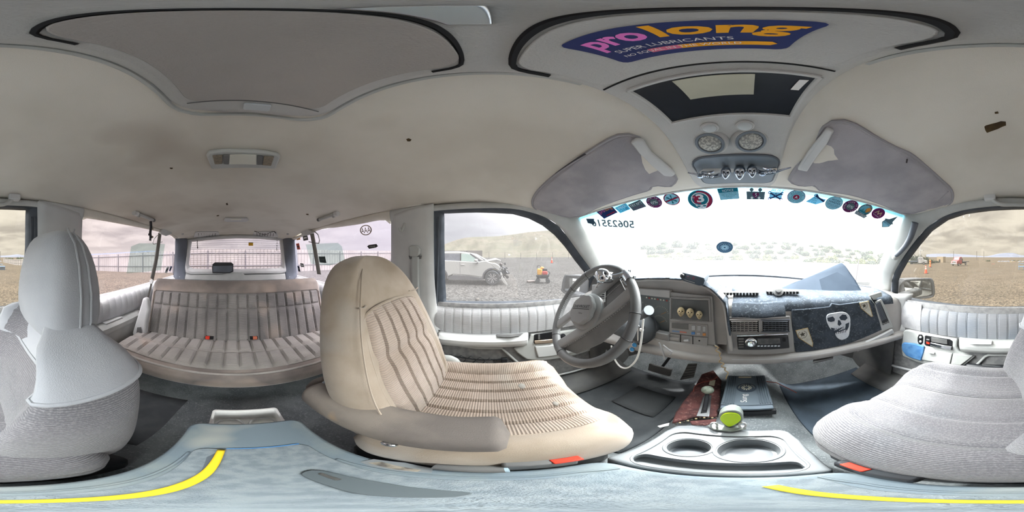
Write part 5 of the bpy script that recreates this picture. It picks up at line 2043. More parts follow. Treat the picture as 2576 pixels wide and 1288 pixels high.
for i in range(12):
    a = i * math.pi / 6
    af.poly('emblem_ray', [(.008 * math.cos(a - .2), .02 + .008 * math.sin(a - .2)), (.021 * math.cos(a - .12), .02 + .019 * math.sin(a - .12)), (.021 * math.cos(a + .12), .02 + .019 * math.sin(a + .12)), (.008 * math.cos(a + .2), .02 + .008 * math.sin(a + .2))], emb, z=.001)
af.arctext('lettering', 'NORTHWEST COAST', 0, .02, .029, .009, emb, R(90), z=.001, sy=.9)
af.text('lettering', 'Sung', .0, -.055, .03, white, z=.001, rot=R(90))
tube('amp_wire', [(ax1, .68, .785), (.16, .67, .78), (.21, .65, .735), (.24, .64, .70)], .0022, M('red_wire', srgb(170, 90, 80), .5), am, n=5)
tb = thing('dash_wire', D(.0)(1806, 880), 'tangled grey and tan wire dangling from the dash centre seam', 'wire')
wpx = [(1798, 868), (1806, 873), (1802, 880), (1812, 886), (1808, 893), (1815, 900), (1810, 908), (1820, 913), (1815, 920), (1826, 925), (1822, 930), (1832, 936), (1830, 944), (1825, 952)]
tube('wire_strand', spl(px(wpx, Y_(.60)), 60), .0022, M('wire_grey', srgb(170, 168, 160), .5), tb, n=5)
tube('wire_strand', spl(px([(u + 2 * math.sin(i * 2), v + 2) for i, (u, v) in enumerate(wpx)], Y_(.598)), 60), .0016, M('wire_tan', srgb(190, 160, 110), .5), tb, n=5)

# ------------------------------------------------------------------ transfer case lever with red boot
boot_m = M('dark_red_carpet', srgb(98, 62, 60), .9, srgb(74, 50, 50), 30, bump=.6, bscale=300, speck=(90, .58, .66, srgb(118, 84, 80)))
bt = thing('shift_boot', (-.13, .52, .72), 'worn dark red shift boot panel with a beaded rear edge on the hump', 'shift boot')
BZ = .745


def Zp(z):
    return lambda u, v: at_z(u, v, z)


slab('boot_panel', [V(p) for p in px([(1690, 1068), (1745, 1052), (1803, 1052), (1812, 1010), (1815, 960), (1795, 935), (1765, 945), (1745, 980), (1720, 1012), (1700, 1040)], Zp(BZ))], (0, 0, .016), boot_m, bt, bevel=.006)
slab('boot_front', px([(1735, 1060), (1803, 1054), (1800, 1063), (1775, 1072), (1740, 1070)], Zp(.77)), (0, 0, .006), boot_m, bt, bevel=.004)
for i in range(11):
    ell('bead', at_z(lerp(1700, 1802, i / 10), lerp(1066, 1051, min(1, i / 6)), BZ + .018), (.004, .004, .004), bone if i % 2 else badge_d, bt, n=8)
slab('slot_plate', px([(1752, 1047), (1768, 1000), (1772, 995), (1790, 995), (1784, 1048)], Zp(BZ + .0165)), (0, 0, .002), steel, bt, bevel=.001)
slab('slot_gap', px([(1762, 1040), (1773, 1000), (1784, 1000), (1778, 1038)], Zp(BZ + .019)), (0, 0, .001), black, bt, bevel=0)
slab('shift_pattern', px([(1783, 968), (1786, 957), (1800, 956), (1797, 971)], Zp(BZ + .0165)), (0, 0, .001), M('ivory', srgb(190, 182, 160), .6), bt, bevel=0)
tube('boot_wire', spl(px([(1745, 985), (1748, 972), (1765, 962), (1790, 957), (1805, 948)], Zp(BZ + .018)), 20), .002, M('red_wire', srgb(170, 90, 80), .5), bt, n=5)
sl_ = thing('transfer_lever', at_z(1775, 1030, .765), 'black transfer case lever with a clouded green ball knob', 'lever')
kb = at_z(1780, 981, .835)
tube('lever_shaft', [at_z(1773, 1032, .762), at_z(1777, 1006, .79), kb], .008, plastic_b, sl_, n=10)
ell('ball_knob', kb, (.024, .022, .021), M('clouded_resin', srgb(150, 158, 146), .15, srgb(120, 130, 118), 60), sl_, n=18)
pd = thing('torn_paper', at_z(1675, 1073, .70), 'torn scrap of white paper at the corner of the red boot', 'paper')
slab('scrap', px([(1654, 1072), (1668, 1068), (1684, 1064), (1682, 1071), (1660, 1076)], Zp(.735)), (0, 0, .002), white, pd, bevel=0)

# ------------------------------------------------------------------ neon gadget propped on the tray
ng = thing('handheld_gadget', (-.01, .345, .85), 'neon green and grey handheld gadget propped on the cup tray edge', 'gadget')
GP = lambda u, v: at_y(u, v, .338)
gcase = M('clear_grey_shell', srgb(140, 148, 144), .3)
slab('gadget_shell', spl(px([(1807, 1052), (1815, 1040), (1838, 1033), (1860, 1038), (1870, 1052), (1864, 1066), (1850, 1074), (1838, 1081), (1822, 1072)], GP), 30, True), (0, .022, .01), gcase, ng, bevel=.004)
slab('neon_face', spl(px([(1812, 1052), (1820, 1041), (1838, 1037), (1857, 1041), (1864, 1052), (1858, 1061), (1842, 1070), (1833, 1072), (1820, 1063)], lambda u, v: at_y(u, v, .3375)), 30, True), (0, -.003, 0), M('neon_green', srgb(206, 244, 30), .4), ng, bevel=.001)
slab('gadget_foot', px([(1780, 1070), (1800, 1062), (1815, 1068), (1838, 1075), (1860, 1068), (1876, 1070), (1878, 1078), (1838, 1085), (1795, 1080)], lambda u, v: at_z(u, v, .862)), (0, 0, -.010), gcase, ng, bevel=.003)
for u in (1796, 1868):
    tube('finger_loop', [at_y(u + 8 * math.cos(a), 1070 + 7 * math.sin(a), .334) for a in [i * math.pi / 8 for i in range(16)]], .003, plastic, ng, n=6, closed=True)

# ------------------------------------------------------------------ pedals, mats
br = thing('brake_pedal', at_y(1660, 930, .80), 'wide worn black brake pedal under the dash', 'pedal')
slab('pedal_pad', px([(1637, 913), (1693, 928), (1688, 945), (1634, 930)], Y_(.80)), (0, -.02, .008), plastic_d, br, bevel=.004)
tube('pedal_arm', [at_y(1664, 925, .83), V((-.30, .95, 1.0))], .010, plastic_b, br, n=8)
gp_ = thing('gas_pedal', at_y(1735, 945, .78), 'long black accelerator pedal beside the hump', 'pedal')
slab('pedal_pad', px([(1732, 914), (1755, 914), (1747, 948), (1712, 955)], Y_(.80)), (0, -.014, .006), plastic_d, gp_, bevel=.004)
for i in range(5):
    tube('pedal_rib', px([(1730 - i * 3.4, 920 + i * 7), (1752 - i * 1.6, 919 + i * 6)], Y_(.784)), .0015, black, gp_, n=4)
matm = M('black_rubber_mat', srgb(74, 78, 82), .7, srgb(88, 92, 96), 10, bump=.5, bscale=200)
fmt = thing('floor_mat', (-.42, .55, .60), 'black rubber floor mat in the driver footwell', 'floor mat')
grid('mat_sheet', lambda s, t: V((lerp(-.66, -.185 - .02 * t, s), lerp(.22, .80, t), floor_z(lerp(-.66, -.19, s), lerp(.22, .80, t)) + .012)), 14, 14, matm, fmt, solid=.008)
grid('heel_pad', lambda s, t: V((lerp(-.46, -.26, s), lerp(.46, .64, t), .625)), 4, 4, M('mat_heel', srgb(80, 83, 86), .6, bump=.4, bscale=150), fmt, solid=.004)
fmt = thing('floor_mat', (.45, .60, .60), 'dark carpet mat in the passenger footwell', 'floor mat')
grid('mat_sheet', lambda s, t: V((lerp(.20, .68, s), lerp(.30, .80, t), floor_z(lerp(.2, .68, s), lerp(.30, .80, t)) + .012)), 14, 14, M('navy_mat', srgb(70, 82, 94), .9, srgb(60, 70, 80), 12, bump=.6, bscale=400), fmt, solid=.008)
rm = thing('floor_mat', (.40, -.48, .60), 'dark rubber mat on the rear floor beside the console', 'floor mat')
grid('mat_sheet', lambda s, t: V((lerp(.14, .66, s), lerp(-.66, -.30, t), .612)), 6, 6, matm, rm, solid=.008)
# ================================================================== things on the headliner
C = ceiling


def K(off):
    f = ceiling(off)
    return lambda u, v: on(u, v, f, tmax=4, steps=300)


hole_m = M('foam_backing', srgb(86, 70, 44), .95, srgb(60, 48, 34), 30)
for pts in ([(2460, 336), (2462, 328), (2480, 315), (2505, 309), (2518, 305), (2530, 306), (2531, 315), (2522, 318), (2510, 324), (2485, 333)],
            [(2502, 282), (2510, 280), (2512, 285), (2503, 286)], [(1022, 350), (1028, 348), (1035, 351), (1032, 355), (1025, 355)],
            [(568, 512), (572, 510), (574, 515), (570, 516)], [(770, 538), (776, 538), (776, 541), (770, 540)], [(545, 542), (551, 541), (551, 543), (545, 544)],
            [(2282, 215), (2292, 214), (2290, 217), (2283, 218)], [(2384, 436), (2388, 436), (2387, 439), (2384, 439)], [(427, 422), (435, 422), (433, 425), (428, 424)]):
    slab('tear', px(pts, K(.0005)), (0, 0, -.001), hole_m, hl, bevel=0, smooth=False)

# ------------------------------------------------------------------ overhead console
oc_m = M('grey_overhead_plastic', srgb(190, 191, 190), .6, srgb(178, 179, 178), 4, bump=.35, bscale=500)
oc_d = M('taupe_overhead_panel', srgb(172, 168, 164), .7, srgb(160, 157, 154), 4, bump=.4, bscale=500)
oc = thing('overhead_console', (0, .1, 1.66), 'long grey overhead console with flip panels, black bin and twin map lamps', 'overhead console')
OW = .103


def oc_z(y):
    return interp([(-.30, 1.752), (-.245, 1.748), (-.1, 1.735), (0.02, 1.727), (.12, 1.718), (.25, 1.702), (.40, 1.682), (.47, 1.684), (.52, 1.690)], y)


def oc_half(y):
    r = .05
    d = max(0, (-.245 + r) - y) / r
    return (OW - r) + r * math.sqrt(max(0, 1 - d * d)) if d > 0 else OW + .018 * sstep(.2, .5, y)


def oc_fn(s, t):
    y = lerp(-.2449, .515, t)
    h = oc_half(y)
    z = oc_z(y)
    zc_ = ceil_z(h, y) + .004
    pr = [(-h - .012, zc_), (-h - .006, (z + zc_) / 2), (-h + .004, z + .003), (-h + .014, z), (h - .014, z), (h - .004, z + .003), (h + .006, (z + zc_) / 2), (h + .012, zc_)]
    i = s * (len(pr) - 1)
    a = int(min(i, len(pr) - 2))
    return V((lerp(pr[a][0], pr[a + 1][0], i - a), y, max(lerp(pr[a][1], pr[a + 1][1], i - a), z)))


ob = grid('console_shell', oc_fn, 42, 70, oc_m, oc, solid=.003, soff=1, ang=60)
wl = [V((oc_half(y) + .013, y, 0)) for y in [lerp(.50, -.244, i / 40) for i in range(41)]]
wl = [V((p.x, p.y - (.010 if p.y < -.2 else 0), 0)) for p in wl]
wl = wl + [V((0, -.2565, 0))] + [V((-p.x, p.y, 0)) for p in reversed(wl)]
tube('side_welt', [V((p.x, p.y, ceil_z(p.x, p.y) - .001)) for p in spl(wl, 140)], .0045, plastic_l, oc, n=6)


def OZ(off=0.0):
    return lambda u, v: on(u, v, lambda p: oc_z(p.y) - off - p.z, tmax=2, steps=300)


def ocp(x, y, off=.0):
    return V((x, y, oc_z(y) - off))


def oc_slab(name, pts, th, mat, par, bevel=.001, off=.0):
    """thin plate following the sloping underside"""
    return slab(name, [ocp(x, y, off) for x, y in pts], (0, 0, -th), mat, par, bevel=bevel)


# rear flip panel and groove
RP = rrect(-.088, .088, -.205, -.018, .022)
oc_slab('rear_panel', RP, .0035, oc_d, oc)
tube('panel_groove', [ocp(p.x, p.y, .0015) for p in spl([(.094, -.045, 0), (.089, -.024, 0), (.07, -.017, 0), (0, -.015, 0), (-.07, -.017, 0), (-.089, -.024, 0), (-.094, -.045, 0)], 30)], .002, black, oc, n=5)
tube('panel_edge', [ocp(x, -.207, .002) for x in (-.09, 0, .09)], .0012, plastic_d, oc, n=5)
oc_slab('release_catch', rrect(-.022, .016, -.232, -.214, .004), .006, M('pale_catch', srgb(188, 194, 198), .3), oc)
# narrow bridge with a silver latch
oc_slab('silver_latch', [(-.0115, .001), (-.0115, -.011), (.004, -.0125), (.021, -.0125), (.021, .0)], .004, steel, oc)
# front flip panel with the big sticker
oc_slab('front_panel', rrect(-.092, .092, .019, .104, .018), .0035, oc_m, oc)
tube('panel_groove', [ocp(p.x, p.y, .0015) for p in spl([(.098, .05, 0), (.094, .024, 0), (.075, .0155, 0), (0, .0145, 0), (-.075, .0155, 0), (-.094, .024, 0), (-.098, .05, 0)], 30)], .003, black, oc, n=5)
tube('panel_edge', [ocp(x, .107, .001) for x in (-.096, 0, .096)], .0014, black, oc, n=5)
# black bin
bn = oc_slab('bin_recess', [(-.076, .127), (.088, .124), (.089, .211), (-.072, .213)], .002, M('bin_black', srgb(48, 52, 58), .25, srgb(40, 44, 50), 6), oc)
for (a, b) in (((-.079, .125), (.091, .122)), ((.091, .122), (.092, .213)), ((.092, .213), (-.075, .216)), ((-.075, .216), (-.079, .125))):
    tube('bin_lip', [ocp(a[0], a[1], .002), ocp(b[0], b[1], .002)], .0035, oc_m, oc, n=6)
pp_ = oc_slab('bin_card', [(-.032, .129), (.038, .128), (.039, .168), (-.029, .170)], .0015, M('cream_card', srgb(196, 196, 180), .8, srgb(182, 182, 166), 12), oc, off=.0035, bevel=0)
tag(pp_, 'cream paper card in the black bin')
oc_slab('bin_tape', [(.076, .132), (.084, .130), (.082, .152), (.074, .153)], .001, white, oc, off=.0035, bevel=0)
for u, v, nm in ((1785, 320, 'b'), (1874, 315, 'b')):
    p = OZ()(u, v)
    lathe('push_button', p, (0, -.1, -1), [(.0145, -.001), (.0145, .003), (.012, .005), (.011, .0045)], oc_m, oc, n=24)
    lathe('button_cap', p, (0, -.1, -1), [(.0115, .004), (.010, .0055), (.004, .0065)], M('button_silver', srgb(186, 192, 194), .35), oc, n=20)
lens = M('faceted_lens', srgb(196, 198, 192), .12, srgb(150, 152, 150), 220, .45, .55, bump=.8, bscale=260)
for u, v, sg in ((1788, 357, -1), (1887, 352, 1)):
    p = OZ()(u, v)
    lp_ = lathe('map_lamp', p, (sg * .15, -.35, -.95), [(.034, -.012), (.034, .002), (.030, .008), (.026, .008), (.024, .003)], oc_m, oc, n=28)
    lathe('lamp_rim', p, (sg * .15, -.35, -.95), [(.0275, .004), (.0275, .010), (.0225, .011), (.0215, .006)], M('lamp_rim_grey', srgb(120, 130, 140), .3), lp_, n=28)
    lathe('lamp_lens', p, (sg * .15, -.35, -.95), [(.0215, .004), (.021, .0085), (.015, .0115), (.004, .0125)], lens, lp_, n=24)
fp = oc_slab('front_pad', rrect(-.088, .106, .335, .480, .03), .004, M('slate_overhead_pad', srgb(120, 132, 144), .5, srgb(112, 124, 136), 5), oc, bevel=.003)
tube('pad_groove', [ocp(x, y, .0015) for x, y in rrect(-.090, .108, .333, .482, .032)], .0022, slate, oc, n=5, closed=True)

# chrome horned skull ornament
sko = thing('skull_ornament', OZ(.004)(1855, 430), 'chrome ornament of three skulls between two horned wings on the overhead console', 'ornament')
chr2 = M('clouded_chrome', srgb(198, 206, 216), .22, srgb(150, 158, 170), 80, metal=1)
for u, v, s in ((1826, 434, .0165), (1861, 433, .019), (1892, 430, .0165)):
    c = OZ(.016)(u, v)
    skull('skull_cast', c, s, (CAM - c), (0, .5, 1), sko, mat=chr2, sock=M('chrome_shadow', srgb(60, 62, 68), .2, metal=1))
for sg, base, tip in ((-1, (1812, 440), (1730, 434)), (1, (1905, 432), (1990, 421))):
    b0, b1 = OZ(.012)(*base), OZ(.010)(*tip)
    md = b0.lerp(b1, .5) + V((0, .012, -.004))
    tube('horn', spl([b0, b0.lerp(md, .5) + V((0, .006, 0)), md, md.lerp(b1, .5), b1], 14), [.006 * (1 - i / 14.5) + .001 for i in range(14)], chr2, sko, n=8)
    up = b0.lerp(b1, .15) + V((0, -.018, 0))
    tube('horn', spl([b0.lerp(b1, .55), b0.lerp(b1, .35) + V((0, -.012, -.004)), up], 8), [.005 * (1 - i / 9) + .001 for i in range(8)], chr2, sko, n=6)
    for q in (.25, .38, .5):
        ell('rivet', b0.lerp(b1, q) + V((0, -.004, -.008)), (.0055, .0055, .005), chr2, sko, n=10)
    lathe('screw_head', b0.lerp(b1, .62 if sg < 0 else .16) + V((0, 0, -.008)), (0, -.3, -1), [(.008, 0), (.0078, .003), (.004, .004)], chr2, sko, n=14)

# the big sticker on the front flip panel
stk = lambda n_, r, g, b: M(n_, srgb(r, g, b), .35)
s_navy, s_pink, s_orange, s_white = stk('sticker_navy', 44, 56, 110), stk('sticker_pink', 240, 130, 214), stk('sticker_orange', 250, 178, 40), stk('sticker_white', 236, 236, 238)
bs_ = thing('oil_sticker', ocp(0, .07, .004), 'large navy lubricant sticker with pink and orange lettering overhead', 'sticker')
# text is read looking up while facing the windshield: x to the right, letter tops towards the back
tl_, tr_ = OZ(.0042)(1420, 118), OZ(.0042)(2072, 57)
bl_, br_ = OZ(.0042)(1580, 157), OZ(.0042)(1975, 121)
of = Fr(OZ(.0042)(1720, 100), (1, 0, 0), (0, -1, .1), bs_)
of.o = (tl_ + tr_ + bl_ + br_) / 4
of.n = V((0, -.1, -1)).normalized()


def loc2(p):
    d = p - of.o
    return (d.dot(of.ex), d.dot(of.ey))


mid_t = OZ(.0042)(1700, 57)
SP = [loc2(p) for p in (tl_, OZ(.0042)(1540, 75), mid_t, OZ(.0042)(1850, 50), tr_, OZ(.0042)(2030, 90), br_, OZ(.0042)(1800, 130), bl_)]
xs_ = [p[0] for p in SP]
ys_ = [p[1] for p in SP]
x0_, x1_, y0_, y1_ = -.0475, .0475, -.0245, .0245
hh = (y1_ - y0_)
of.poly('sticker_base', rrect(x0_, x1_, y0_, y1_, .006, 3), s_navy, z=.0)
W_ = x1_ - x0_
of.text('lettering', 'pro', x0_ + W_ * .24, y0_ + hh * .44, .03, s_pink, w=W_ * .36, h=hh * .40, shear=.15, bold=.03)
of.text('lettering', 'long', x0_ + W_ * .69, y0_ + hh * .44, .03, s_orange, w=W_ * .52, h=hh * .51, shear=.15, bold=.03)
of.text('lettering', 'SUPER LUBRICANTS', x0_ + W_ * .42, y0_ + hh * .33, .01, s_white, w=W_ * .62, h=hh * .10)
of.poly('orange_bar', [(x0_ + W_ * .46, y0_ + hh * .14), (x0_ + W_ * .90, y0_ + hh * .14), (x0_ + W_ * .93, y0_ + hh * .20), (x0_ + W_ * .90, y0_ + hh * .26), (x0_ + W_ * .46, y0_ + hh * .26)], s_orange, z=.0008)
of.poly('pink_bar', [(x0_ + W_ * .28, y0_ + hh * .14), (x0_ + W_ * .46, y0_ + hh * .14), (x0_ + W_ * .46, y0_ + hh * .26), (x0_ + W_ * .28, y0_ + hh * .26)], M('sticker_salmon', srgb(226, 120, 150), .4), z=.0008)
of.text('lettering', 'NO EQUAL IN THE WORLD', x0_ + W_ * .43, y0_ + hh * .16, .008, s_white, z=.0018, w=W_ * .66, h=hh * .085)

# ------------------------------------------------------------------ visors
visor_m = M('grey_suede_visor', srgb(170, 167, 171), .95, srgb(152, 150, 155), 9, .4, .62, bump=.5, bscale=400)
visor_e = M('visor_edge_binding', srgb(156, 155, 159), .9)
VL = [(1340, 505), (1343, 490), (1358, 468), (1400, 430), (1440, 402), (1480, 375), (1520, 350), (1548, 336), (1575, 330), (1603, 335), (1617, 345), (1640, 378), (1668, 408), (1700, 435), (1703, 442), (1696, 455), (1684, 461), (1655, 458), (1638, 462), (1634, 470), (1600, 480), (1550, 497), (1500, 517), (1468, 535), (1435, 540), (1400, 533), (1365, 525), (1345, 517)]
VR = [(2392, 470), (2396, 490), (2390, 505), (2370, 513), (2330, 520), (2292, 530), (2262, 528), (2225, 510), (2190, 497), (2140, 482), (2090, 474), (2060, 470), (2048, 458), (2020, 459), (1998, 455), (1985, 445), (1990, 432), (2010, 400), (2040, 360), (2062, 325), (2075, 308), (2092, 299), (2115, 297), (2140, 302), (2200, 336), (2250, 362), (2290, 380), (2330, 412), (2365, 443)]
for nm, pts, sg, lab in (('sun_visor', VL, -1, 'worn grey suede driver sun visor folded against the headliner'), ('sun_visor', VR, 1, 'grey suede passenger sun visor with a torn edge')):
    P = [on(u, v, ceiling(.014 + .012 * 0), tmax=2, steps=300) for u, v in pts]
    vs_ = thing(nm, sum(P, V((0, 0, 0))) / len(P), lab, 'sun visor', 'sun visors')
    vb = slab('visor_panel', P, (0, -.002, -.016), visor_m, vs_, bevel=.006, bseg=3)
    tube('edge_binding', spl([p + V((0, -.002, -.012)) for p in P], 70, True), .0045, visor_e, vs_, n=6, closed=True)
    if sg < 0:
        strap = [(1587, 352), (1600, 344), (1617, 346), (1640, 380), (1700, 432), (1690, 438), (1671, 436), (1640, 410), (1610, 380)]
        pk = [(1488, 500), (1500, 487), (1530, 481), (1548, 488), (1520, 496)]
        cr = [(1396, 437), (1402, 432), (1470, 386), (1475, 388)]
    else:
        strap = [(2062, 340), (2080, 318), (2098, 322), (2080, 355), (2030, 425), (2005, 420), (2030, 380)]
        pk = [(2188, 483), (2205, 480), (2240, 495), (2244, 502), (2225, 502)]
        cr = [(2280, 400), (2284, 400), (2282, 412), (2278, 412)]
    slab('visor_sleeve', [on(u, v, ceiling(.033), tmax=2, steps=300) for u, v in strap], (0, -.002, -.012), plastic, vs_, bevel=.004)
    slab('mirror_tab', [on(u, v, ceiling(.034), tmax=2, steps=300) for u, v in pk], (0, -.001, -.003), M('visor_tab', srgb(104, 104, 116), .8), vs_, bevel=.001)
    slab('seam_tear', [on(u, v, ceiling(.034), tmax=2, steps=300) for u, v in cr], (0, 0, -.001), M('visor_tear', srgb(60, 56, 58), .9), vs_, bevel=0)
    if sg > 0:
        tube('fold_line', spl([on(u, v, ceiling(.035), tmax=2, steps=300) for u, v in ((2385, 482), (2365, 500), (2350, 515))], 8), .002, visor_e, vs_, n=5)

# ------------------------------------------------------------------ dome lamps, handles, hooks, speakers
dm = thing('dome_lamp', K(0)(612, 397), 'rectangular dome lamp with pale lens and two brown reflectors mid headliner', 'ceiling lamp')


def kslab(name, pts, off, th, mat, par, bevel=.003):
    return slab(name, px(pts, K(off)), (0, 0, -th), mat, par, bevel=bevel)


kslab('lamp_bezel', [(519, 386), (525, 376), (560, 372), (612, 372), (665, 375), (700, 382), (705, 389), (694, 418), (612, 415), (532, 418)], .0, .014, plastic_l, dm, .005)
kslab('lamp_lens', [(578, 388), (645, 388), (645, 413), (576, 412)], .0145, .003, M('milky_lens', srgb(214, 214, 204), .3), dm, .002)
for a in ([(534, 390), (560, 389), (559, 411), (540, 412)], [(664, 391), (690, 393), (682, 416), (660, 414)]):
    kslab('side_lens', a, .0145, .003, M('brown_lens', srgb(142, 132, 116), .25, srgb(120, 112, 98), 160), dm, .002)
for a in ([(561, 388), (576, 388), (575, 412), (562, 411)], [(647, 389), (662, 391), (660, 413), (647, 413)]):
    kslab('lamp_switch', a, .0145, .004, plastic_d, dm, .002)
d2_ = thing('dome_lamp', K(0)(594, 551), 'small cargo dome lamp near the back of the headliner', 'ceiling lamp')
kslab('lamp_bezel', [(563, 552), (566, 547), (622, 547), (625, 552), (618, 555), (570, 555)], .0, .012, plastic, d2_, .003)
kslab('lamp_lens', [(580, 550), (607, 550), (607, 553), (580, 553)], .0125, .004, M('milky_lens', srgb(214, 214, 204), .3), d2_, .001)


def grab(u0, v0, u1, v1, lab, dark=False):
    a, b = K(.0)(u0, v0), K(.0)(u1, v1)
    t_ = thing('grab_handle', a.lerp(b, .5), lab, 'grab handle', 'grab handles on the headliner')
    md = a.lerp(b, .5) + V((0, 0, -.045))
    tube('grip', spl([a + V((0, 0, -.012)), a.lerp(b, .2) + V((0, 0, -.042)), md, a.lerp(b, .8) + V((0, 0, -.042)), b + V((0, 0, -.012))], 20), .010, plastic_l, t_, n=10, flat=(.012, .008))
    for p in (a, b):
        box('end_mount', p + V((0, 0, -.012)), (.03, .045, .028), plastic, t_, bevel=.006)
    return t_


grab(2490, 490, 2612, 490, 'pale grab handle above the passenger door window')
for (ua, va, ub, vb, lab, sg) in ((342, 536, 384, 553, 'small pale swivel handle above the passenger quarter window', 1), (846, 537, 804, 552, 'small pale swivel handle above the driver side quarter window', -1)):
    a, b = K(.012)(ua + (6 if sg > 0 else -6), va + 3), K(.016)(ub, vb)
    t_ = thing('swivel_grip', a.lerp(b, .5), lab, 'coat handle', 'swivel handles')
    tube('handle_bar', [a, b], .011, plastic_l, t_, n=10)
    tube('handle_cap', [a + (a - b) * .06, a + (a - b) * .25], .016, plastic, t_, n=12)
    tube('handle_tip', [b, b + (b - a) * .12], .013, plastic_d, t_, n=8)
    tube('swivel_ring', [a + V((0, .018 * math.cos(q), .018 * math.sin(q))) for q in [i * math.pi / 8 for i in range(16)]], .004, plastic_l, t_, n=6, closed=True)
ky = thing('hanging_keychain', S(1, .06)(381, 590), 'dark lanyard with small tags hanging from the passenger side swivel handle', 'lanyard')
ka = [S(1, .07)(u, v) for u, v in ((379, 556), (380, 570), (378, 585), (379, 600))]
tube('lanyard_cord', ka, .007, plastic_b, ky, n=6, flat=(.010, .004))
for u, v in ((383, 575), (376, 590), (383, 596), (378, 603)):
    box('tag', S(1, .075)(u, v), (.010, .022, .016), plastic_b if u < 380 else M('tag_tan', srgb(150, 140, 120), .6), ky, bevel=.002)
for u, v, lab in ((459, 588, 'passenger side'), (724, 588, 'driver side')):
    hk = lathe('coat_hook', K(.0)(u, v), (0, .3, -1), [(.016, 0), (.014, .008), (.006, .014)], plastic_l, None, n=14)
    tag(hk, 'round pale hook in the headliner, ' + lab + ' rear', 'hook', 'headliner hooks')
for (u0, v0, u1, v1, lab) in ((487, 582, 554, 596, 'passenger side'), (634, 582, 700, 596, 'driver side')):
    sp_ = thing('roof_speaker', K(.0)((u0 + u1) / 2, (v0 + v1) / 2), 'oval headliner speaker grille above the tailgate, ' + lab, 'speaker', 'headliner speakers')
    kslab('speaker_plate', [(u0, v1), (u0 + 4, v0 + 1), (u0 + 12, v0), (u1 - 12, v0), (u1 - 4, v0 + 1), (u1, v1)], .0, .008, plastic, sp_, .003)
    for i in range(7):
        u = lerp(u0 + 12, u1 - 12, i / 6)
        tube('grille_slot', px([(u, v0 + 5), (u + (1 if i < 3 else -1), v1 - 2)], K(.009)), .004, plastic_d, sp_, n=4)


def chain(name, pts, lab, n, r=.008):
    P = spl(pts, n)
    t_ = thing(name, P[0], lab, 'chain', 'chains at the rear window')
    for i, p in enumerate(P):
        tg = (P[min(n - 1, i + 1)] - P[max(0, i - 1)]).normalized()
        ex, ey, ez = frame_of(tg, (0, 1, .1))
        a = ex if i % 2 else ey
        tube('chain_link', [p + a * (.006 * math.cos(q)) + tg * (.011 * math.sin(q)) for q in [k * math.pi / 4 for k in range(8)]], .0022, plastic_b, t_, n=4, closed=True)
    return t_


chain('chain', [at_y(496, 603, -2.04), at_y(497, 624, -2.04)], 'short dark chain hanging at the passenger side of the rear window', 9)
chain('chain', [K(.02)(642, 582), K(.03)(665, 590), K(.02)(690, 583), at_y(697, 600, -2.04), at_y(696, 628, -2.04)], 'long dark chain draped from the speaker down the driver side of the rear window', 30)
for u, v, sg, lab in ((1018, 577, -1, 'driver'), (170, 590, 1, 'passenger')):
    p = S(sg, .035)(u, v)
    h_ = tube('pillar_hook', spl([p + V((0, 0, .03)), p + V((-sg * .012, 0, .01)), p + V((-sg * .022, -.008, -.012)), p + V((-sg * .030, -.012, .004))], 10), .007, plastic_l, None, n=8)
    tag(h_, 'small pale coat hook on the ' + lab + ' side pillar', 'hook', 'pillar hooks')
# grab handle on the passenger windshield pillar
pg = thing('grab_handle', at_h(2265, 600, .95), 'curved grey grab handle on the passenger windshield pillar', 'grab handle')


def pil(u, v, off=.05):
    return S(1, off)(u, v)


gpts = [(2302, 560), (2298, 575), (2290, 598), (2278, 618), (2262, 636), (2252, 644)]
tube('grip', spl(px(gpts, lambda u, v: pil(u, v, .055)), 24), [.016 - .005 * i / 24 for i in range(24)], slate, pg, n=10)
tube('grip_edge', spl(px([(u - 5, v) for u, v in gpts], lambda u, v: pil(u, v, .058)), 24), .005, plastic_l, pg, n=8)
ell('handle_foot', pil(2252, 645, .05), (.02, .02, .02), plastic_l, pg, n=12)

# ------------------------------------------------------------------ door mirrors outside
for sg, out, gl_, lab, hz in ((-1, [(1419, 735), (1415, 725), (1421, 696), (1430, 693), (1480, 696), (1492, 703), (1490, 742), (1465, 752)], [(1421, 731), (1426, 698), (1462, 702), (1455, 741)], 'black driver door mirror showing the white fence', -.97),
                              (1, [(2262, 725), (2265, 715), (2275, 706), (2290, 703), (2335, 701), (2345, 705), (2349, 725), (2348, 742), (2336, 747), (2290, 751), (2262, 748)], [(2273, 712), (2280, 707), (2335, 705), (2341, 712), (2343, 738), (2335, 742), (2290, 749), (2280, 740)], 'black passenger door mirror showing fence and gravel', .98)):
    H = lambda u, v, hz=hz: at_x(u, v, hz)
    P = px(out, H)
    mr_ = thing('door_mirror', sum(P, V((0, 0, 0))) / len(P), lab, 'door mirror', 'door mirrors')
    slab('mirror_shell', spl(P, 36, True), (sg * .02, .10, 0), M('mirror_shell_black', srgb(66, 70, 76), .5), mr_, bevel=.01)
    c = sum(px(gl_, H), V((0, 0, 0))) / len(gl_)
    look = ((CAM - c).normalized() + V((-.05 * sg, -1, .06)).normalized()).normalized()
    mg = []
    for u, v in gl_:
        p = H(u, v)
        mg.append(p + V((-sg * .006, -.004, 0)))
    gm = slab('mirror_glass', mg, (-sg * .003, -.002, 0), M('mirror_silver', srgb(215, 218, 216), .02, metal=1), mr_, bevel=0, smooth=False)
    tube('mirror_rim', spl([p + V((-sg * .004, -.003, 0)) for p in P], 40, True), .006, M('mirror_shell_black', srgb(66, 70, 76), .5), mr_, n=6, closed=True)
    box('mirror_arm', P[-1].lerp(wall_pt(sg, .50, 1.22, -.04), .5), (.12, .08, .05), M('mirror_shell_black', srgb(66, 70, 76), .5), mr_, bevel=.015)
# ================================================================== windshield stickers


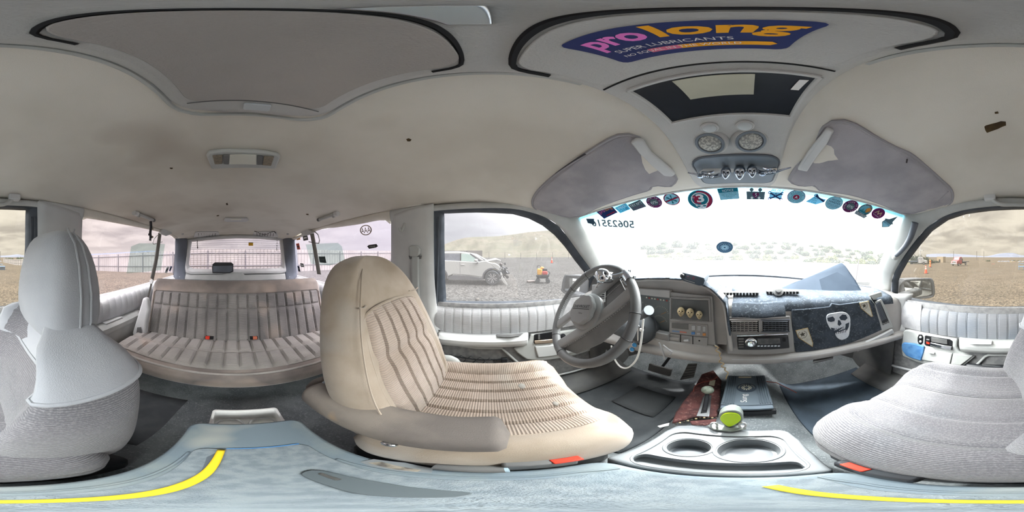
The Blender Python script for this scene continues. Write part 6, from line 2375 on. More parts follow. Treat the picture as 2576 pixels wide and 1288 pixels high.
def decal(name, col, k=.55):
    """printed vinyl: scatters and lets part of the daylight through"""
    if name in MATS:
        return MATS[name]
    m = bpy.data.materials.new(name)
    MATS[name] = m
    m.use_nodes = True
    nt = m.node_tree
    for n in list(nt.nodes):
        nt.nodes.remove(n)
    d = nt.nodes.new('ShaderNodeBsdfDiffuse')
    t = nt.nodes.new('ShaderNodeBsdfTranslucent')
    d.inputs[0].default_value = t.inputs[0].default_value = col
    mx = nt.nodes.new('ShaderNodeMixShader')
    mx.inputs[0].default_value = k
    o = nt.nodes.new('ShaderNodeOutputMaterial')
    nt.links.new(d.outputs[0], mx.inputs[1])
    nt.links.new(t.outputs[0], mx.inputs[2])
    nt.links.new(mx.outputs[0], o.inputs[0])
    return m


c_navy = decal('decal_navy', srgb(50, 66, 110), .26)
c_red = decal('decal_red', srgb(150, 50, 80), .26)
c_teal = decal('decal_teal', srgb(40, 120, 140), .26)
c_sky = decal('decal_sky', srgb(120, 196, 216), .3)
c_white = decal('decal_white', srgb(225, 235, 240), .26)
c_grey = decal('decal_grey', srgb(90, 110, 120), .26)
c_pink = decal('decal_pink', srgb(220, 120, 180), .3)
c_orange = decal('decal_orange', srgb(230, 160, 80), .3)
c_plum = decal('decal_plum', srgb(110, 50, 100), .26)
c_ice = decal('decal_ice', srgb(150, 210, 230), .2)


def ws_frame(u, v, off=.004):
    s, t = ws_hit(u, v)
    p = ws(s, t)
    e = 1e-3
    ex = (ws(s + e, t) - ws(s - e, t)).normalized()
    ey = (ws(s, t + e) - ws(s, t - e)).normalized()
    n = ex.cross(ey).normalized()
    if n.dot(CAM - p) < 0:
        n = -n
    return p, ex, ey, n


def sticker(name, u, v, w, h, lab, tilt=0.0, cat='sticker', group='stickers along the windshield header'):
    """local frame on the inside of the windshield; returns frame and half sizes in metres"""
    p, ex, ey, n = ws_frame(u, v)
    a = ws(*ws_hit(u + w / 2, v)) - p
    b = ws(*ws_hit(u, v - h / 2)) - p
    if tilt:
        ex, ey = ex * math.cos(tilt) + ey * math.sin(tilt), ey * math.cos(tilt) - ex * math.sin(tilt)
    t_ = thing(name, p + n * .003, lab, cat, group)
    f = Fr(p + n * .003, ex, ey, t_)
    return f, a.length, b.length, t_


f, a, b, t_ = sticker('round_sticker', 1646, 507, 40, 31, 'round plum zero percent sticker, second round one from the driver side corner', .12)
f.disc('sticker_base', 0, 0, a, b, c_white)
f.disc('sticker_field', 0, 0, a * .96, b * .96, c_plum, .0008)
f.disc('sticker_core', 0, 0, a * .55, b * .55, c_grey, .0016)
f.text('lettering', '0%', 0, -b * .2, a * .7, c_white, .003, w=a * .85, h=b * .42)
f.arctext('lettering', 'ZERO FUCK TO GIVE', 0, 0, a * .76, a * .27, c_white, R(90), .003, sy=b / a, step=.30)
f, a, b, t_ = sticker('round_sticker', 1690, 500, 42, 32, 'round snowflake sticker crossed by a red bar', .1)
f.disc('sticker_base', 0, 0, a, b, c_red)
f.disc('sticker_field', 0, 0, a * .86, b * .86, c_ice, .0008)
for i in range(6):
    q = i * math.pi / 3 + .3
    c_, s_ = math.cos(q), math.sin(q)
    f.poly('flake_arm', [(-.05 * a * s_, .05 * b * c_), (.66 * a * c_ - .05 * a * s_, .66 * b * s_ + .05 * b * c_), (.66 * a * c_ + .05 * a * s_, .66 * b * s_ - .05 * b * c_), (.05 * a * s_, -.05 * b * c_)], c_teal, .0016)
    for r_ in (.34, .5):
        for d_ in (-.6, .6):
            x, y = r_ * c_, r_ * s_
            x2, y2 = x + .2 * math.cos(q + d_), y + .2 * math.sin(q + d_)
            f.poly('flake_twig', [(x * a, y * b), (x2 * a, y2 * b), ((x2 + .05) * a, (y2 + .05) * b), ((x + .05) * a, (y + .05) * b)], c_teal, .0016)
f.poly('cross_bar', [(-.86 * a, -.22 * b), (.86 * a, .06 * b), (.84 * a, .24 * b), (-.88 * a, -.04 * b)], c_red, .0024)
f, a, b, t_ = sticker('round_sticker', 1762, 502, 64, 50, 'large round red and teal sticker with a skull outline around the number 3')
f.disc('sticker_base', 0, 0, a, b, c_sky)
f.disc('sticker_field', 0, 0, a * .96, b * .96, c_teal, .0008)
f.poly('red_half', [(a * .95 * math.cos(R(q)), b * .95 * math.sin(R(q))) for q in range(-80, 101, 12)], c_red, .0012)
f.ring('skull_outline', 0, b * .12, a * .62, a * .70, c_white, .0018, sy=b / a)
f.disc('skull_dome', 0, b * .12, a * .62, b * .62, c_teal, .0018)
f.poly('dome_red', [(-a * .5, b * .55), (a * .1, b * .55), (-a * .1, b * .1), (a * .02, -b * .4), (-a * .5, -b * .2)], c_red, .0025)
f.text('lettering', '3', a * .04, -b * .18, a, c_white, .0032, w=a * .6, h=b * .85, bold=.03)
f.text('lettering', 'N1', -a * .5, b * .30, a * .25, c_white, .0032)
f.poly('jaw', [(-a * .5, -b * .45), (a * .5, -b * .45), (a * .26, -b * .88), (-a * .26, -b * .88)], c_white, .0026)
for sx in (-.24, .24):
    f.disc('eye_mark', sx * a, -b * .58, a * .15, b * .08, c_teal, .0034)
f.poly('nose_mark', [(-a * .05, -b * .72), (a * .05, -b * .72), (0, -b * .62)], c_teal, .0034)
f, a, b, t_ = sticker('notice_sticker', 1833, 486, 50, 30, 'teal rectangular notice sticker with block lettering', .08)
f.poly('sticker_base', [(-a, -b), (a, -b), (a, b), (-a, b)], c_teal)
f.poly('sticker_field', [(-a * .94, -b * .92), (a * .94, -b * .92), (a * .94, b * .30), (-a * .94, b * .30)], c_ice, .0008)
f.text('lettering', 'NOTICE', 0, b * .44, a * .3, c_white, .0018, w=a * 1.1, h=b * .38)
for i, tx in enumerate(("I DON'T HAVE THE", 'TIME OR CRAYONS', 'TO EXPLAIN IT', 'TO YOU.')):
    f.text('lettering', tx, 0, b * (.04 - i * .26), a * .2, c_teal, .0018, w=a * (1.6 if i < 2 else 1.2 if i == 2 else .6), h=b * .18)
f, a, b, t_ = sticker('puzzle_sticker', 1901, 488, 46, 34, 'dark puzzle figures sticker with a heart between them')
f.poly('sticker_base', [(-a, -b * .75), (a, -b * .75), (a, b * .45), (-a, b * .45)], c_grey)
for sx in (-.45, .45):
    f.disc('figure_head', sx * a, b * .72, a * .2, b * .26, c_grey)
    f.disc('puzzle_notch', sx * a * .9, -b * .5, a * .14, b * .2, c_white, .0008)
for sx in (-.16, .16):
    f.disc('heart_lobe', sx * a, b * .05, a * .2, b * .26, c_plum, .0008)
f.poly('heart_point', [(-a * .36, b * .02), (a * .36, b * .02), (0, -b * .62)], c_plum, .0010)
f.text('lettering', '5', a * .04, -b * .25, a * .4, c_white, .002, h=b * .5, w=a * .22)
f.text('lettering', 'ALL YOU NEED IS LOVE', 0, -b * .98, a * .2, c_teal, .001, w=a * 1.9, h=b * .16)
f, a, b, t_ = sticker('wrench_sticker', 1951, 491, 42, 36, 'crossed wrenches sticker with bold slanted lettering')
f.poly('sticker_base', [(-a * .75, -b * .4), (a * .75, -b * .4), (a * .8, b * .5), (-a * .7, b * .5)], c_ice)
for sg in (-1, 1):
    f.poly('wrench_shaft', [(-a * .75 * sg, -b * .42), (-a * .55 * sg, -b * .5), (a * .72 * sg, b * .32), (a * .58 * sg, b * .44)], c_navy, .001)
    for e in (-1, 1):
        f.ring('wrench_jaw', e * sg * a * .72, e * b * .42, a * .09, a * .2, c_navy, .0012, a0=R(30 * e), a1=R(300 + 30 * e), sy=b / a * 1.1)
f.text('lettering', 'BUST', a * .1, b * .62, a * .4, c_teal, .002, w=a * 1.6, h=b * .32, shear=.3)
f.text('lettering', 'A', 0, b * .16, a * .4, c_navy, .002, h=b * .3, w=a * .3)
f.text('lettering', 'NUT', 0, -b * .98, a * .4, c_teal, .002, w=a * 1.1, h=b * .34, shear=.2)
f, a, b, t_ = sticker('round_sticker', 2003, 494, 46, 35, 'round pale merit badge sticker with a red letter A in the middle', -.06)
f.disc('sticker_base', 0, 0, a, b, c_plum)
f.disc('sticker_field', 0, 0, a * .93, b * .93, c_ice, .0008)
f.ring('inner_ring', 0, 0, a * .50, a * .54, c_teal, .0016, sy=b / a)
f.disc('red_core', 0, 0, a * .36, b * .36, c_red, .0016)
f.text('lettering', 'A', 0, -b * .18, a * .5, c_white, .0026, h=b * .4, w=a * .34, bold=.03)
f.arctext('lettering', 'ASSHOLE', 0, 0, a * .72, a * .30, c_teal, R(90), .0018, sy=b / a, step=.34)
f.arctext('lettering', 'MERIT BADGE', 0, 0, a * .72, a * .24, c_teal, R(270), .0018, inside=True, sy=b / a, step=.26)
f, a, b, t_ = sticker('wrench_car_sticker', 2054, 500, 44, 26, 'teal sticker of a wrench held like a car with block lettering', -.2)
f.poly('sticker_base', [(-a, -b), (a * .3, -b), (a, -b * .1), (a, b * .5), (a * .2, b * .4), (-a * .3, b), (-a * .5, b * .2)], c_ice)
f.poly('wrench_body', [(-a * .4, b * .5), (a * .9, -b * .1), (a, b * .2), (a * .1, b * .55), (-a * .3, b * .95)], c_navy, .001)
f.ring('wrench_jaw', -a * .35, b * .7, a * .1, a * .22, c_navy, .0012, a0=R(-30), a1=R(240))
for i, tx in enumerate(("DON'T", 'TOUCH', 'MY CAR')):
    f.text('lettering', tx, -a * .38, b * (.02 - i * .42), a * .3, c_teal, .002, w=a * (1.0 if i < 2 else 1.2), h=b * .3)
f, a, b, t_ = sticker('round_sticker', 2098, 510, 44, 34, 'round pale blue work harder sticker with dark lettering', -.18)
f.disc('sticker_base', 0, 0, a, b, c_teal)
f.disc('sticker_field', 0, 0, a * .95, b * .95, c_ice, .0008)
for i, (tx, w_, h_) in enumerate((('WORK', 1.1, .28), ('HARDER', 1.45, .28), ('millions on welfare', 1.6, .14), ('are depending', 1.3, .14), ('on you!', .7, .14))):
    f.text('lettering', tx, 0, b * (.34, .0, -.26, -.46, -.66)[i], a * .2, c_navy, .0018, w=a * w_, h=b * h_)
f, a, b, t_ = sticker('round_sticker', 2139, 518, 40, 32, 'round plum zero percent sticker near the passenger side', -.25)
f.disc('sticker_base', 0, 0, a, b, c_white)
f.disc('sticker_field', 0, 0, a * .96, b * .96, c_plum, .0008)
f.disc('sticker_core', 0, 0, a * .55, b * .55, c_grey, .0016)
f.text('lettering', '0%', 0, -b * .2, a * .7, c_white, .003, w=a * .85, h=b * .42)
f.arctext('lettering', 'ZERO FUCK TO GIVE', 0, 0, a * .76, a * .27, c_white, R(90), .003, sy=b / a, step=.30)
f, a, b, t_ = sticker('mountain_sticker', 2175, 528, 40, 34, 'dark arched outdoors sticker with blue forest scene', -.3)
f.disc('sticker_base', 0, b * .05, a * .85, b * .9, c_grey)
f.disc('scene_field', -a * .05, b * .08, a * .66, b * .62, c_sky, .0008)
f.disc('sun_patch', a * .3, b * .2, a * .3, b * .4, c_orange, .0012)
for i in range(6):
    x = (-.5 + i * .2) * a
    f.poly('tree_mark', [(x - a * .1, -b * .35), (x + a * .1, -b * .35), (x, b * (.2 if i % 2 else .0))], c_teal, .0018)
f.poly('banner', [(-a * .8, -b * .95), (a * .8, -b * .95), (a * .9, -b * .45), (-a * .9, -b * .45)], c_grey, .0022)
f.text('lettering', 'OUTSIDE', 0, -b * .86, a * .3, c_white, .0032, w=a * 1.5, h=b * .34)
f.arctext('lettering', 'FIGHT FOR', 0, 0, a * .76, a * .22, c_white, R(70), .0032, sy=b / a, step=.26)
f, a, b, t_ = sticker('round_sticker', 2209, 536, 34, 26, 'small round plum sticker with pale twin peaks', -.35)
f.disc('sticker_base', 0, 0, a, b, c_plum)
f.poly('peak', [(-a * .62, -b * .2), (-a * .3, b * .55), (0, b * .0), (a * .3, b * .55), (a * .62, -b * .2), (a * .48, -b * .2), (a * .3, b * .25), (0, -b * .25), (-a * .3, b * .25), (-a * .48, -b * .2)], decal('decal_tan', srgb(200, 180, 150), .3), .001)
f.text('lettering', "I'm loving it", 0, -b * .58, a * .2, c_white, .0018, w=a * 1.25, h=b * .24)
f, a, b, t_ = sticker('shield_sticker', 2236, 556, 34, 38, 'grey shield sticker with a pointed hat in the passenger side corner', -.4)
f.poly('sticker_base', [(-a * .7, -b * .1), (-a * .75, -b * .5), (0, -b), (a * .75, -b * .5), (a * .7, -b * .1), (a * .9, b * .0), (a * .5, b * .2), (a * .3, b), (-a * .3, b * .2), (-a * .9, b * .0)], c_grey)
f.poly('shield_field', [(-a * .6, -b * .2), (-a * .6, -b * .5), (0, -b * .88), (a * .6, -b * .5), (a * .6, -b * .2)], c_ice, .0008)
f.text('lettering', 'BATTEN', 0, -b * .40, a * .2, c_navy, .0018, w=a * 1.1, h=b * .16)
# left corner pieces
f, a, b, t_ = sticker('oil_sticker', 1527, 532, 46, 22, 'small navy lubricant sticker with pink and orange lettering in the windshield corner', .2)
f.poly('sticker_base', [(-a, -b), (a, -b), (a, b), (-a, b)], c_navy)
f.text('lettering', 'pro', -a * .45, -b * .05, a * .4, c_pink, .001, w=a * .75, h=b * .72)
f.text('lettering', 'long', a * .45, -b * .05, a * .4, c_orange, .001, w=a * .85, h=b * .9)
f.poly('orange_bar', [(-a * .4, -b * .7), (a * .8, -b * .7), (a * .8, -b * .5), (-a * .4, -b * .5)], c_red, .001)
f, a, b, t_ = sticker('club_sticker', 1567, 523, 34, 16, 'small pale blue club sticker beside the navy one', .18)
f.poly('sticker_base', [(-a, -b), (a, -b), (a, b), (-a, b)], c_sky)
f.text('lettering', 'PRO', 0, b * .1, a * .4, c_white, .001, w=a * 1.2, h=b * .6)
f.text('lettering', 'CLUB', 0, -b * .8, a * .4, c_navy, .0012, w=a * 1.6, h=b * .75)
f, a, b, t_ = sticker('slogan_sticker', 1603, 516, 40, 20, 'small dark slogan sticker of two stacked lines', .16)
f.poly('sticker_base', [(-a, -b * .9), (a, -b * .9), (a * .9, b), (-a, b * .9)], c_grey)
f.text('lettering', 'TRY N*T', 0, b * .08, a * .4, c_white, .001, w=a * 1.7, h=b * .65)
f.text('lettering', 'TO SUCK', 0, -b * .82, a * .4, c_plum, .001, w=a * 1.4, h=b * .65)
f, a, b, t_ = sticker('round_sticker', 1823, 621, 42, 30, 'dark oval emblem sticker in the middle of the windshield', 0)
c_slate = decal('decal_slate', srgb(60, 84, 104), .08)
f.disc('sticker_base', 0, 0, a, b, c_slate)
for i in range(14):
    q = i * math.pi / 7
    f.poly('emblem_ray', [(.12 * a * math.cos(q - .5), .12 * b * math.sin(q - .5)), (.5 * a * math.cos(q - .1), .5 * b * math.sin(q - .1)), (.56 * a * math.cos(q + .06), .56 * b * math.sin(q + .06)), (.2 * a * math.cos(q + .3), .2 * b * math.sin(q + .3))], decal('decal_mist', srgb(130, 160, 176), .08), .001)
f.arctext('lettering', 'NORTHWEST COAST', 0, 0, a * .74, a * .2, decal('decal_mist', srgb(130, 160, 176), .08), R(90), .0012, sy=b / a, step=.24)
# reversed lot number sheet in the driver corner, stuck on the outside and read through the glass
p, ex, ey, n = ws_frame(1545, 562)
nt_ = thing('lot_number_sheet', p - n * .004, 'white lot number sheet seen reversed in the driver side windshield corner', 'paper sheet')
A_, B_ = [], []
crn = [ws(*ws_hit(u, v)) for u, v in ((1474, 545), (1600, 548), (1607, 588), (1478, 573))]
ex = (crn[1] - crn[0]).normalized()
f = Fr(sum(crn, V((0, 0, 0))) / 4 + n * .004, ex, ey, nt_)
hw_, hh_ = (crn[1] - crn[0]).length / 2, (crn[3] - crn[0]).length / 2
f.poly('sheet', [(-hw_, -hh_), (hw_, -hh_), (hw_, hh_), (-hw_, hh_)], decal('sheet_white', srgb(226, 234, 236), .35))
c_num = decal('number_grey', srgb(70, 90, 100), .15)
f.text('lettering', '50623516', hw_ * .05, -hh_ * .45, .05, c_num, .0012, w=hw_ * 1.75, h=hh_ * 1.3, bold=.02, mirror=True)
f.text('lettering', 'E', -hw_ * .92, -hh_ * .6, .03, c_num, .0012, h=hh_ * .5, w=hw_ * .08, mirror=True)
f.text('lettering', 'COPART TOTAL LOSS EXPRESS AUCTION LOT SHEET', 0, -hh_ * .75, .01, c_num, .0012, w=hw_ * 1.4, h=hh_ * .12, mirror=True)
f.poly('dark_corner', [(-hw_, hh_ * .2), (-hw_ * .72, -hh_ * .1), (-hw_ * .66, hh_), (-hw_, hh_)], c_slate, .0018)

# scratches in the windshield glass low on the driver side
for pts in ([(1570, 618), (1592, 638), (1630, 662)], [(1572, 626), (1605, 645), (1655, 668)], [(1560, 636), (1590, 637), (1612, 638)], [(1592, 638), (1606, 652), (1616, 664)]):
    tube('scratch', [ws(*ws_hit(u, v)) + V((0, -.003, -.002)) for u, v in pts], .0007, decal('scratch_white', srgb(240, 244, 246), .5), w1, n=4)

# ------------------------------------------------------------------ quarter window stickers
qf = lambda sg: (lambda u, v: S(sg, -.014)(u, v))


def qframe(sg, u, v):
    p = qf(sg)(u, v)
    # viewer inside looks outwards; x to the right as seen
    ex = V((0, 1, 0)) if sg < 0 else V((0, -1, 0))
    ey = V((sg * -.232, 0, .97))
    return p, ex, ey


def qsticker(name, sg, u, v, w, h, lab, grp='stickers on the quarter windows'):
    p, ex, ey = qframe(sg, u, v)
    t_ = thing(name, p, lab, 'sticker', grp)
    a = (qf(sg)(u + w / 2, v) - p).length
    b = (qf(sg)(u, v - h / 2) - p).length
    return Fr(p, ex, ey, t_), a, b, t_


c_tan = M('clear_tan_print', srgb(168, 152, 140), .7)
f, a, b, t_ = qsticker('club_emblem', -1, 920, 579, 31, 26, 'oval outline club emblem on the driver side quarter window')
f.ring('oval_ring', 0, 0, a * .82, a, c_tan, 0, sy=b / a)
f.text('lettering', 'AAA', 0, -b * .52, a, c_tan, .001, w=a * 1.6, h=b * 1.05, bold=.01)
f, a, b, t_ = qsticker('tag_sticker', -1, 937, 620, 28, 11, 'dark slanted arrow-shaped sticker low on the driver side quarter window')
f.poly('sticker_base', [(-a, b * .2), (-a * .6, b * .8), (a * .8, b), (a, 0), (a * .6, -b * .6), (-a * .7, -b)], plastic_b)
f.text('lettering', 'TRAIL', 0, -b * .4, a * .5, plastic_l, .001, w=a * 1.2, h=b * .8)
for u, v, w, h, m1, m2, lab in ((750, 598, 10, 10, M('st_orange', srgb(190, 140, 90), .6), white, 'orange and white sticker at the top of the driver side quarter window'),
                                (768, 598, 13, 13, plastic_b, white, 'black sticker with white lines at the top of the driver side quarter window'),
                                (750, 620, 8, 14, M('st_flag', srgb(200, 90, 70), .6), plastic_b, 'small striped flag sticker near the rear of the driver side quarter window'),
                                (760, 667, 8, 8, plastic_d, white, 'small square sticker low on the driver side quarter window'),
                                (752, 676, 5, 12, M('st_blue', srgb(90, 100, 140), .6), white, 'narrow blue sticker low on the driver side quarter window'),
                                (811, 653, 17, 15, plastic_b, plastic_d, 'black square sticker on the green film of the driver side quarter window')):
    f, a, b, t_ = qsticker('tag_sticker', -1, u, v, w, h, lab)
    f.poly('sticker_base', [(-a, -b), (a, -b), (a, b), (-a, b)], m1)
    f.poly('sticker_mark', [(-a * .6, -b * .3), (a * .6, -b * .3), (a * .6, b * .2), (-a * .6, b * .2)], m2, .001)
for u, v, w, h, m1, lab in ((420, 679, 9, 16, white, 'white and black diamond sticker low on the passenger side quarter window'), (429, 676, 6, 12, M('st_blue', srgb(90, 100, 140), .6), 'narrow blue sticker low on the passenger side quarter window')):
    f, a, b, t_ = qsticker('tag_sticker', 1, u, v, w, h, lab)
    f.poly('sticker_base', [(-a, -b * .6), (a * .4, -b), (a, b * .6), (-a * .4, b)], m1)
    f.poly('sticker_mark', [(-a * .5, -b * .3), (a * .3, -b * .5), (a * .5, b * .3), (-a * .3, b * .5)], plastic_b, .001)
# translucent green shade films
for sg, pts, lab in ((1, [(330, 620), (350, 612), (385, 612), (415, 614), (405, 680), (318, 688)], 'translucent green shade film on the passenger side quarter window'),
                     (-1, [(769, 615), (820, 612), (850, 611), (860, 620), (868, 655), (830, 668), (783, 664)], 'translucent green shade film on the driver side quarter window')):
    P = px(pts, S(sg, -.012))
    o = mesh('shade_film', P, [tuple(range(len(P)))], g_patch, None, smooth=False)
    tag(o, lab, 'window film', 'shade films')
f = thing('warning_sticker', at_y(631, 614, YB + .006), 'tiny yellow warning sticker on the rear window', 'sticker')
q = Fr(at_y(631, 614, YB + .006), (-1, 0, 0), (0, 0, 1), f)
q.poly('sticker_base', [(-.03, -.022), (.03, -.022), (.03, .022), (-.03, .022)], M('st_yellow', srgb(244, 190, 60), .6))
q.poly('sticker_mark', [(-.03, .016), (.03, .016), (.03, .022), (-.03, .022)], plastic_d, .001)
# ================================================================== the lot outside


def gz(x, y):
    z = 0.0
    if x > 2:
        z -= .033 * (min(x, 60) - 2)
    if x < -10:
        z += .018 * (min(-x, 60) - 10)
    if y > 6:
        z += .012 * (min(y, 40) - 6)
    return z


def gravel_mat():
    m = bpy.data.materials.new('gravel')
    m.use_nodes = True
    nt = m.node_tree
    N, L = nt.nodes, nt.links
    b = N['Principled BSDF']
    b.inputs['Roughness'].default_value = .95
    b.inputs['Specular IOR Level'].default_value = .1
    tc = N.new('ShaderNodeTexCoord')
    sp = N.new('ShaderNodeSeparateXYZ')
    L.new(tc.outputs['Object'], sp.inputs[0])
    # pale grey stone towards the driver side, tan stone towards the passenger side
    mr = N.new('ShaderNodeMapRange')
    mr.inputs[1].default_value, mr.inputs[2].default_value = -3, 3
    L.new(sp.outputs[0], mr.inputs[0])
    base = N.new('ShaderNodeMix')
    base.data_type = 'RGBA'
    base.inputs[6].default_value = srgb(72, 71, 70)
    base.inputs[7].default_value = srgb(77, 69, 58)
    L.new(mr.outputs[0], base.inputs[0])
    vo = N.new('ShaderNodeTexVoronoi')
    vo.inputs['Scale'].default_value = 16
    L.new(tc.outputs['Object'], vo.inputs['Vector'])
    hs = N.new('ShaderNodeSeparateColor')
    L.new(vo.outputs['Color'], hs.inputs[0])
    v2 = N.new('ShaderNodeMapRange')
    v2.inputs[3].default_value, v2.inputs[4].default_value = .35, 1.65
    L.new(hs.outputs[0], v2.inputs[0])
    n2 = N.new('ShaderNodeTexNoise')
    n2.inputs['Scale'].default_value = .35
    n2.inputs['Detail'].default_value = 5
    L.new(tc.outputs['Object'], n2.inputs['Vector'])
    v3 = N.new('ShaderNodeMapRange')
    v3.inputs[1].default_value, v3.inputs[2].default_value = .3, .7
    v3.inputs[3].default_value, v3.inputs[4].default_value = .82, 1.15
    L.new(n2.outputs['Fac'], v3.inputs[0])
    mu = N.new('ShaderNodeMath')
    mu.operation = 'MULTIPLY'
    L.new(v2.outputs[0], mu.inputs[0])
    L.new(v3.outputs[0], mu.inputs[1])
    cm = N.new('ShaderNodeCombineXYZ')
    for i in range(3):
        L.new(mu.outputs[0], cm.inputs[i])
    mx = N.new('ShaderNodeMix')
    mx.data_type = 'RGBA'
    mx.blend_type = 'MULTIPLY'
    mx.inputs[0].default_value = 1
    L.new(base.outputs[2], mx.inputs[6])
    L.new(cm.outputs[0], mx.inputs[7])
    L.new(mx.outputs[2], b.inputs['Base Color'])
    bp = N.new('ShaderNodeBump')
    bp.inputs['Strength'].default_value = .8
    bp.inputs['Distance'].default_value = .03
    L.new(vo.outputs['Distance'], bp.inputs['Height'])
    L.new(bp.outputs[0], b.inputs['Normal'])
    return m


gr = gravel_mat()
XS = [-400, -200, -120, -60, -40, -30, -20, -15, -10, -6, -3, -1, 1, 2, 4, 8, 12, 18, 25, 35, 50, 60, 90, 140, 220, 400]
YSg = [-300, -150, -80, -40, -25, -18, -14, -10, -6, -3, 0, 3, 6, 10, 15, 20, 28, 36, 40, 60, 100, 200, 400]
vs = [V((x, y, gz(x, y))) for y in YSg for x in XS]
nx_ = len(XS)
fs = [(j * nx_ + i, j * nx_ + i + 1, (j + 1) * nx_ + i + 1, (j + 1) * nx_ + i) for j in range(len(YSg) - 1) for i in range(nx_ - 1)]
gnd = bpy.data.meshes.new('ground')
gnd.from_pydata([tuple(v) for v in vs], [], fs)
gnd.shade_smooth()
go = put('ground', gnd, gr, None, origin=(0, 0, 0))
tag(go, 'wide gravel lot, grey on one side and tan on the other', kind='structure')


def azim(u):
    return (u - UF) / 2576 * 2 * math.pi


def polar(name, prof, d0, d1, mat, label, n=80, m=8, zbase=None, rough=.0, seed=1, back=None):
    """rolling ground from distance d0 to a crest at d1 whose skyline follows prof (picture points)"""
    rnd = random.Random(seed)
    us = [lerp(prof[0][0], prof[-1][0], i / n) for i in range(n + 1)]
    ph = [rnd.uniform(0, 6.28) for _ in range(8)]

    def fn(s, t):
        u = us[int(round(s * n))]
        v = interp(prof, u)
        a = azim(u)
        el = (644 - v) / 1288 * math.pi
        zt = CAM.z + d1 * math.tan(el)
        if t > .9:
            d = d1 * (1 + (t - .9) * 4)
            z = zt - (t - .9) * 10 * 4
        else:
            q = t / .9
            d = lerp(d0, d1, q)
            x, y = CAM.x + math.sin(a) * d, math.cos(a) * d
            z0 = gz(x, y) - (.3 if zbase is None else zbase)
            z = lerp(z0, zt, q ** 1.25)
            z += rough * (math.sin(u * .05 + ph[0] + q * 4) + .6 * math.sin(u * .13 + ph[1] - q * 7) + .4 * math.sin(u * .31 + q * 11)) * math.sin(math.pi * q)
        return V((CAM.x + math.sin(a) * d, math.cos(a) * d, z))
    o = grid(name, fn, n, m * 2, mat, None)
    tag(o, label, kind='structure')
    return o


hill_m = M('dry_hillside', srgb(98, 92, 82), .98, srgb(85, 83, 72), .05, .35, .65, bump=.3, bscale=.8, speck=(.35, .54, .66, srgb(78, 78, 63)))
bank_m = M('sandy_scrub_bank', srgb(100, 84, 66), .98, srgb(80, 75, 55), .25, .4, .6, bump=.3, bscale=2, speck=(1.2, .5, .62, srgb(58, 64, 42)))
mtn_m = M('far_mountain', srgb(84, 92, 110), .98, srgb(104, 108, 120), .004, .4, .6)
polar('hill_slope', [(900, 640), (1000, 632), (1060, 625), (1117, 614), (1150, 602), (1170, 597), (1200, 595), (1240, 594), (1280, 590), (1330, 583), (1390, 577), (1450, 582), (1520, 592), (1580, 597), (1650, 598), (1720, 606), (1800, 625)], 55, 150, hill_m,
      'long dry brown hillside behind the wrecked car', n=120, rough=.8)
polar('scrub_bank', [(1560, 640), (1600, 630), (1640, 618), (1700, 608), (1750, 612), (1800, 616), (1860, 614), (1950, 610), (2050, 618), (2150, 630), (2230, 642), (2290, 650)], 40, 62, bank_m,
      'low sandy bank ahead of the windshield', n=100, rough=.2, seed=3)
polar('far_ridge', [(2330, 640), (2350, 638), (2400, 638), (2440, 641), (2480, 645), (2495, 642), (2510, 638), (2530, 636), (2550, 636), (2565, 641), (2580, 643), (2600, 642), (2620, 639), (2640, 643), (2700, 644), (2780, 640), (2860, 636), (2950, 630), (3010, 634), (3060, 640)], 500, 1400, mtn_m,
      'blue grey mountains on the horizon beyond the lot', n=120, zbase=8, rough=0)

# ------------------------------------------------------------------ shrubs


def shrub_mesh(name, seed, nleaf=900, r=1.0):
    rnd = random.Random(seed)
    vs, fs = [], []
    for i in range(nleaf):
        th = rnd.uniform(0, 2 * math.pi)
        q = rnd.uniform(0, 1)
        d = V((math.cos(th) * math.sqrt(1 - q * q * .9), math.sin(th) * math.sqrt(1 - q * q * .9), q * .95))
        lump = 1 + .18 * math.sin(3 * th + seed) + .14 * math.sin(5 * th + 7 * q)
        c = d * (rnd.uniform(.62, 1.0) * r * lump)
        a = V((rnd.uniform(-1, 1), rnd.uniform(-1, 1), rnd.uniform(-1, 1))).normalized()
        b = a.cross(V((rnd.uniform(-1, 1), rnd.uniform(-1, 1), rnd.uniform(-1, 1)))).normalized()
        s = r * rnd.uniform(.06, .13)
        k = len(vs)
        vs += [c - a * s, c + b * s * .6, c + a * s, c - b * s * .6]
        fs.append((k, k + 1, k + 2, k + 3))
    # dense core so that a shrub is not see-through
    for j in range(7):
        for i in range(14):
            ph, th = math.pi / 2 * j / 6, 2 * math.pi * i / 14
            lump = .72 + .10 * math.sin(3 * th + seed)
            vs.append(V((math.cos(th) * math.cos(ph), math.sin(th) * math.cos(ph), math.sin(ph))) * r * lump)
    k = nleaf * 4
    for j in range(6):
        for i in range(14):
            fs.append((k + j * 14 + i, k + j * 14 + (i + 1) % 14, k + (j + 1) * 14 + (i + 1) % 14, k + (j + 1) * 14 + i))
    me = bpy.data.meshes.new(name)
    me.from_pydata([tuple(v) for v in vs], [], fs)
    return me


leaf1 = M('sage_green_leaf', srgb(60, 73, 45), .9, srgb(44, 56, 34), 1.5)
leaf2 = M('yellow_green_leaf', srgb(84, 90, 46), .9, srgb(60, 72, 37), 1.5)
leaf3 = M('grey_green_leaf', srgb(68, 76, 62), .9, srgb(52, 60, 49), 1.5)
shr = []
for i, lm in enumerate((leaf1, leaf2, leaf3)):
    me = shrub_mesh('shrub_leaves', 11 + i)
    me.materials.append(lm)
    shr.append(me)


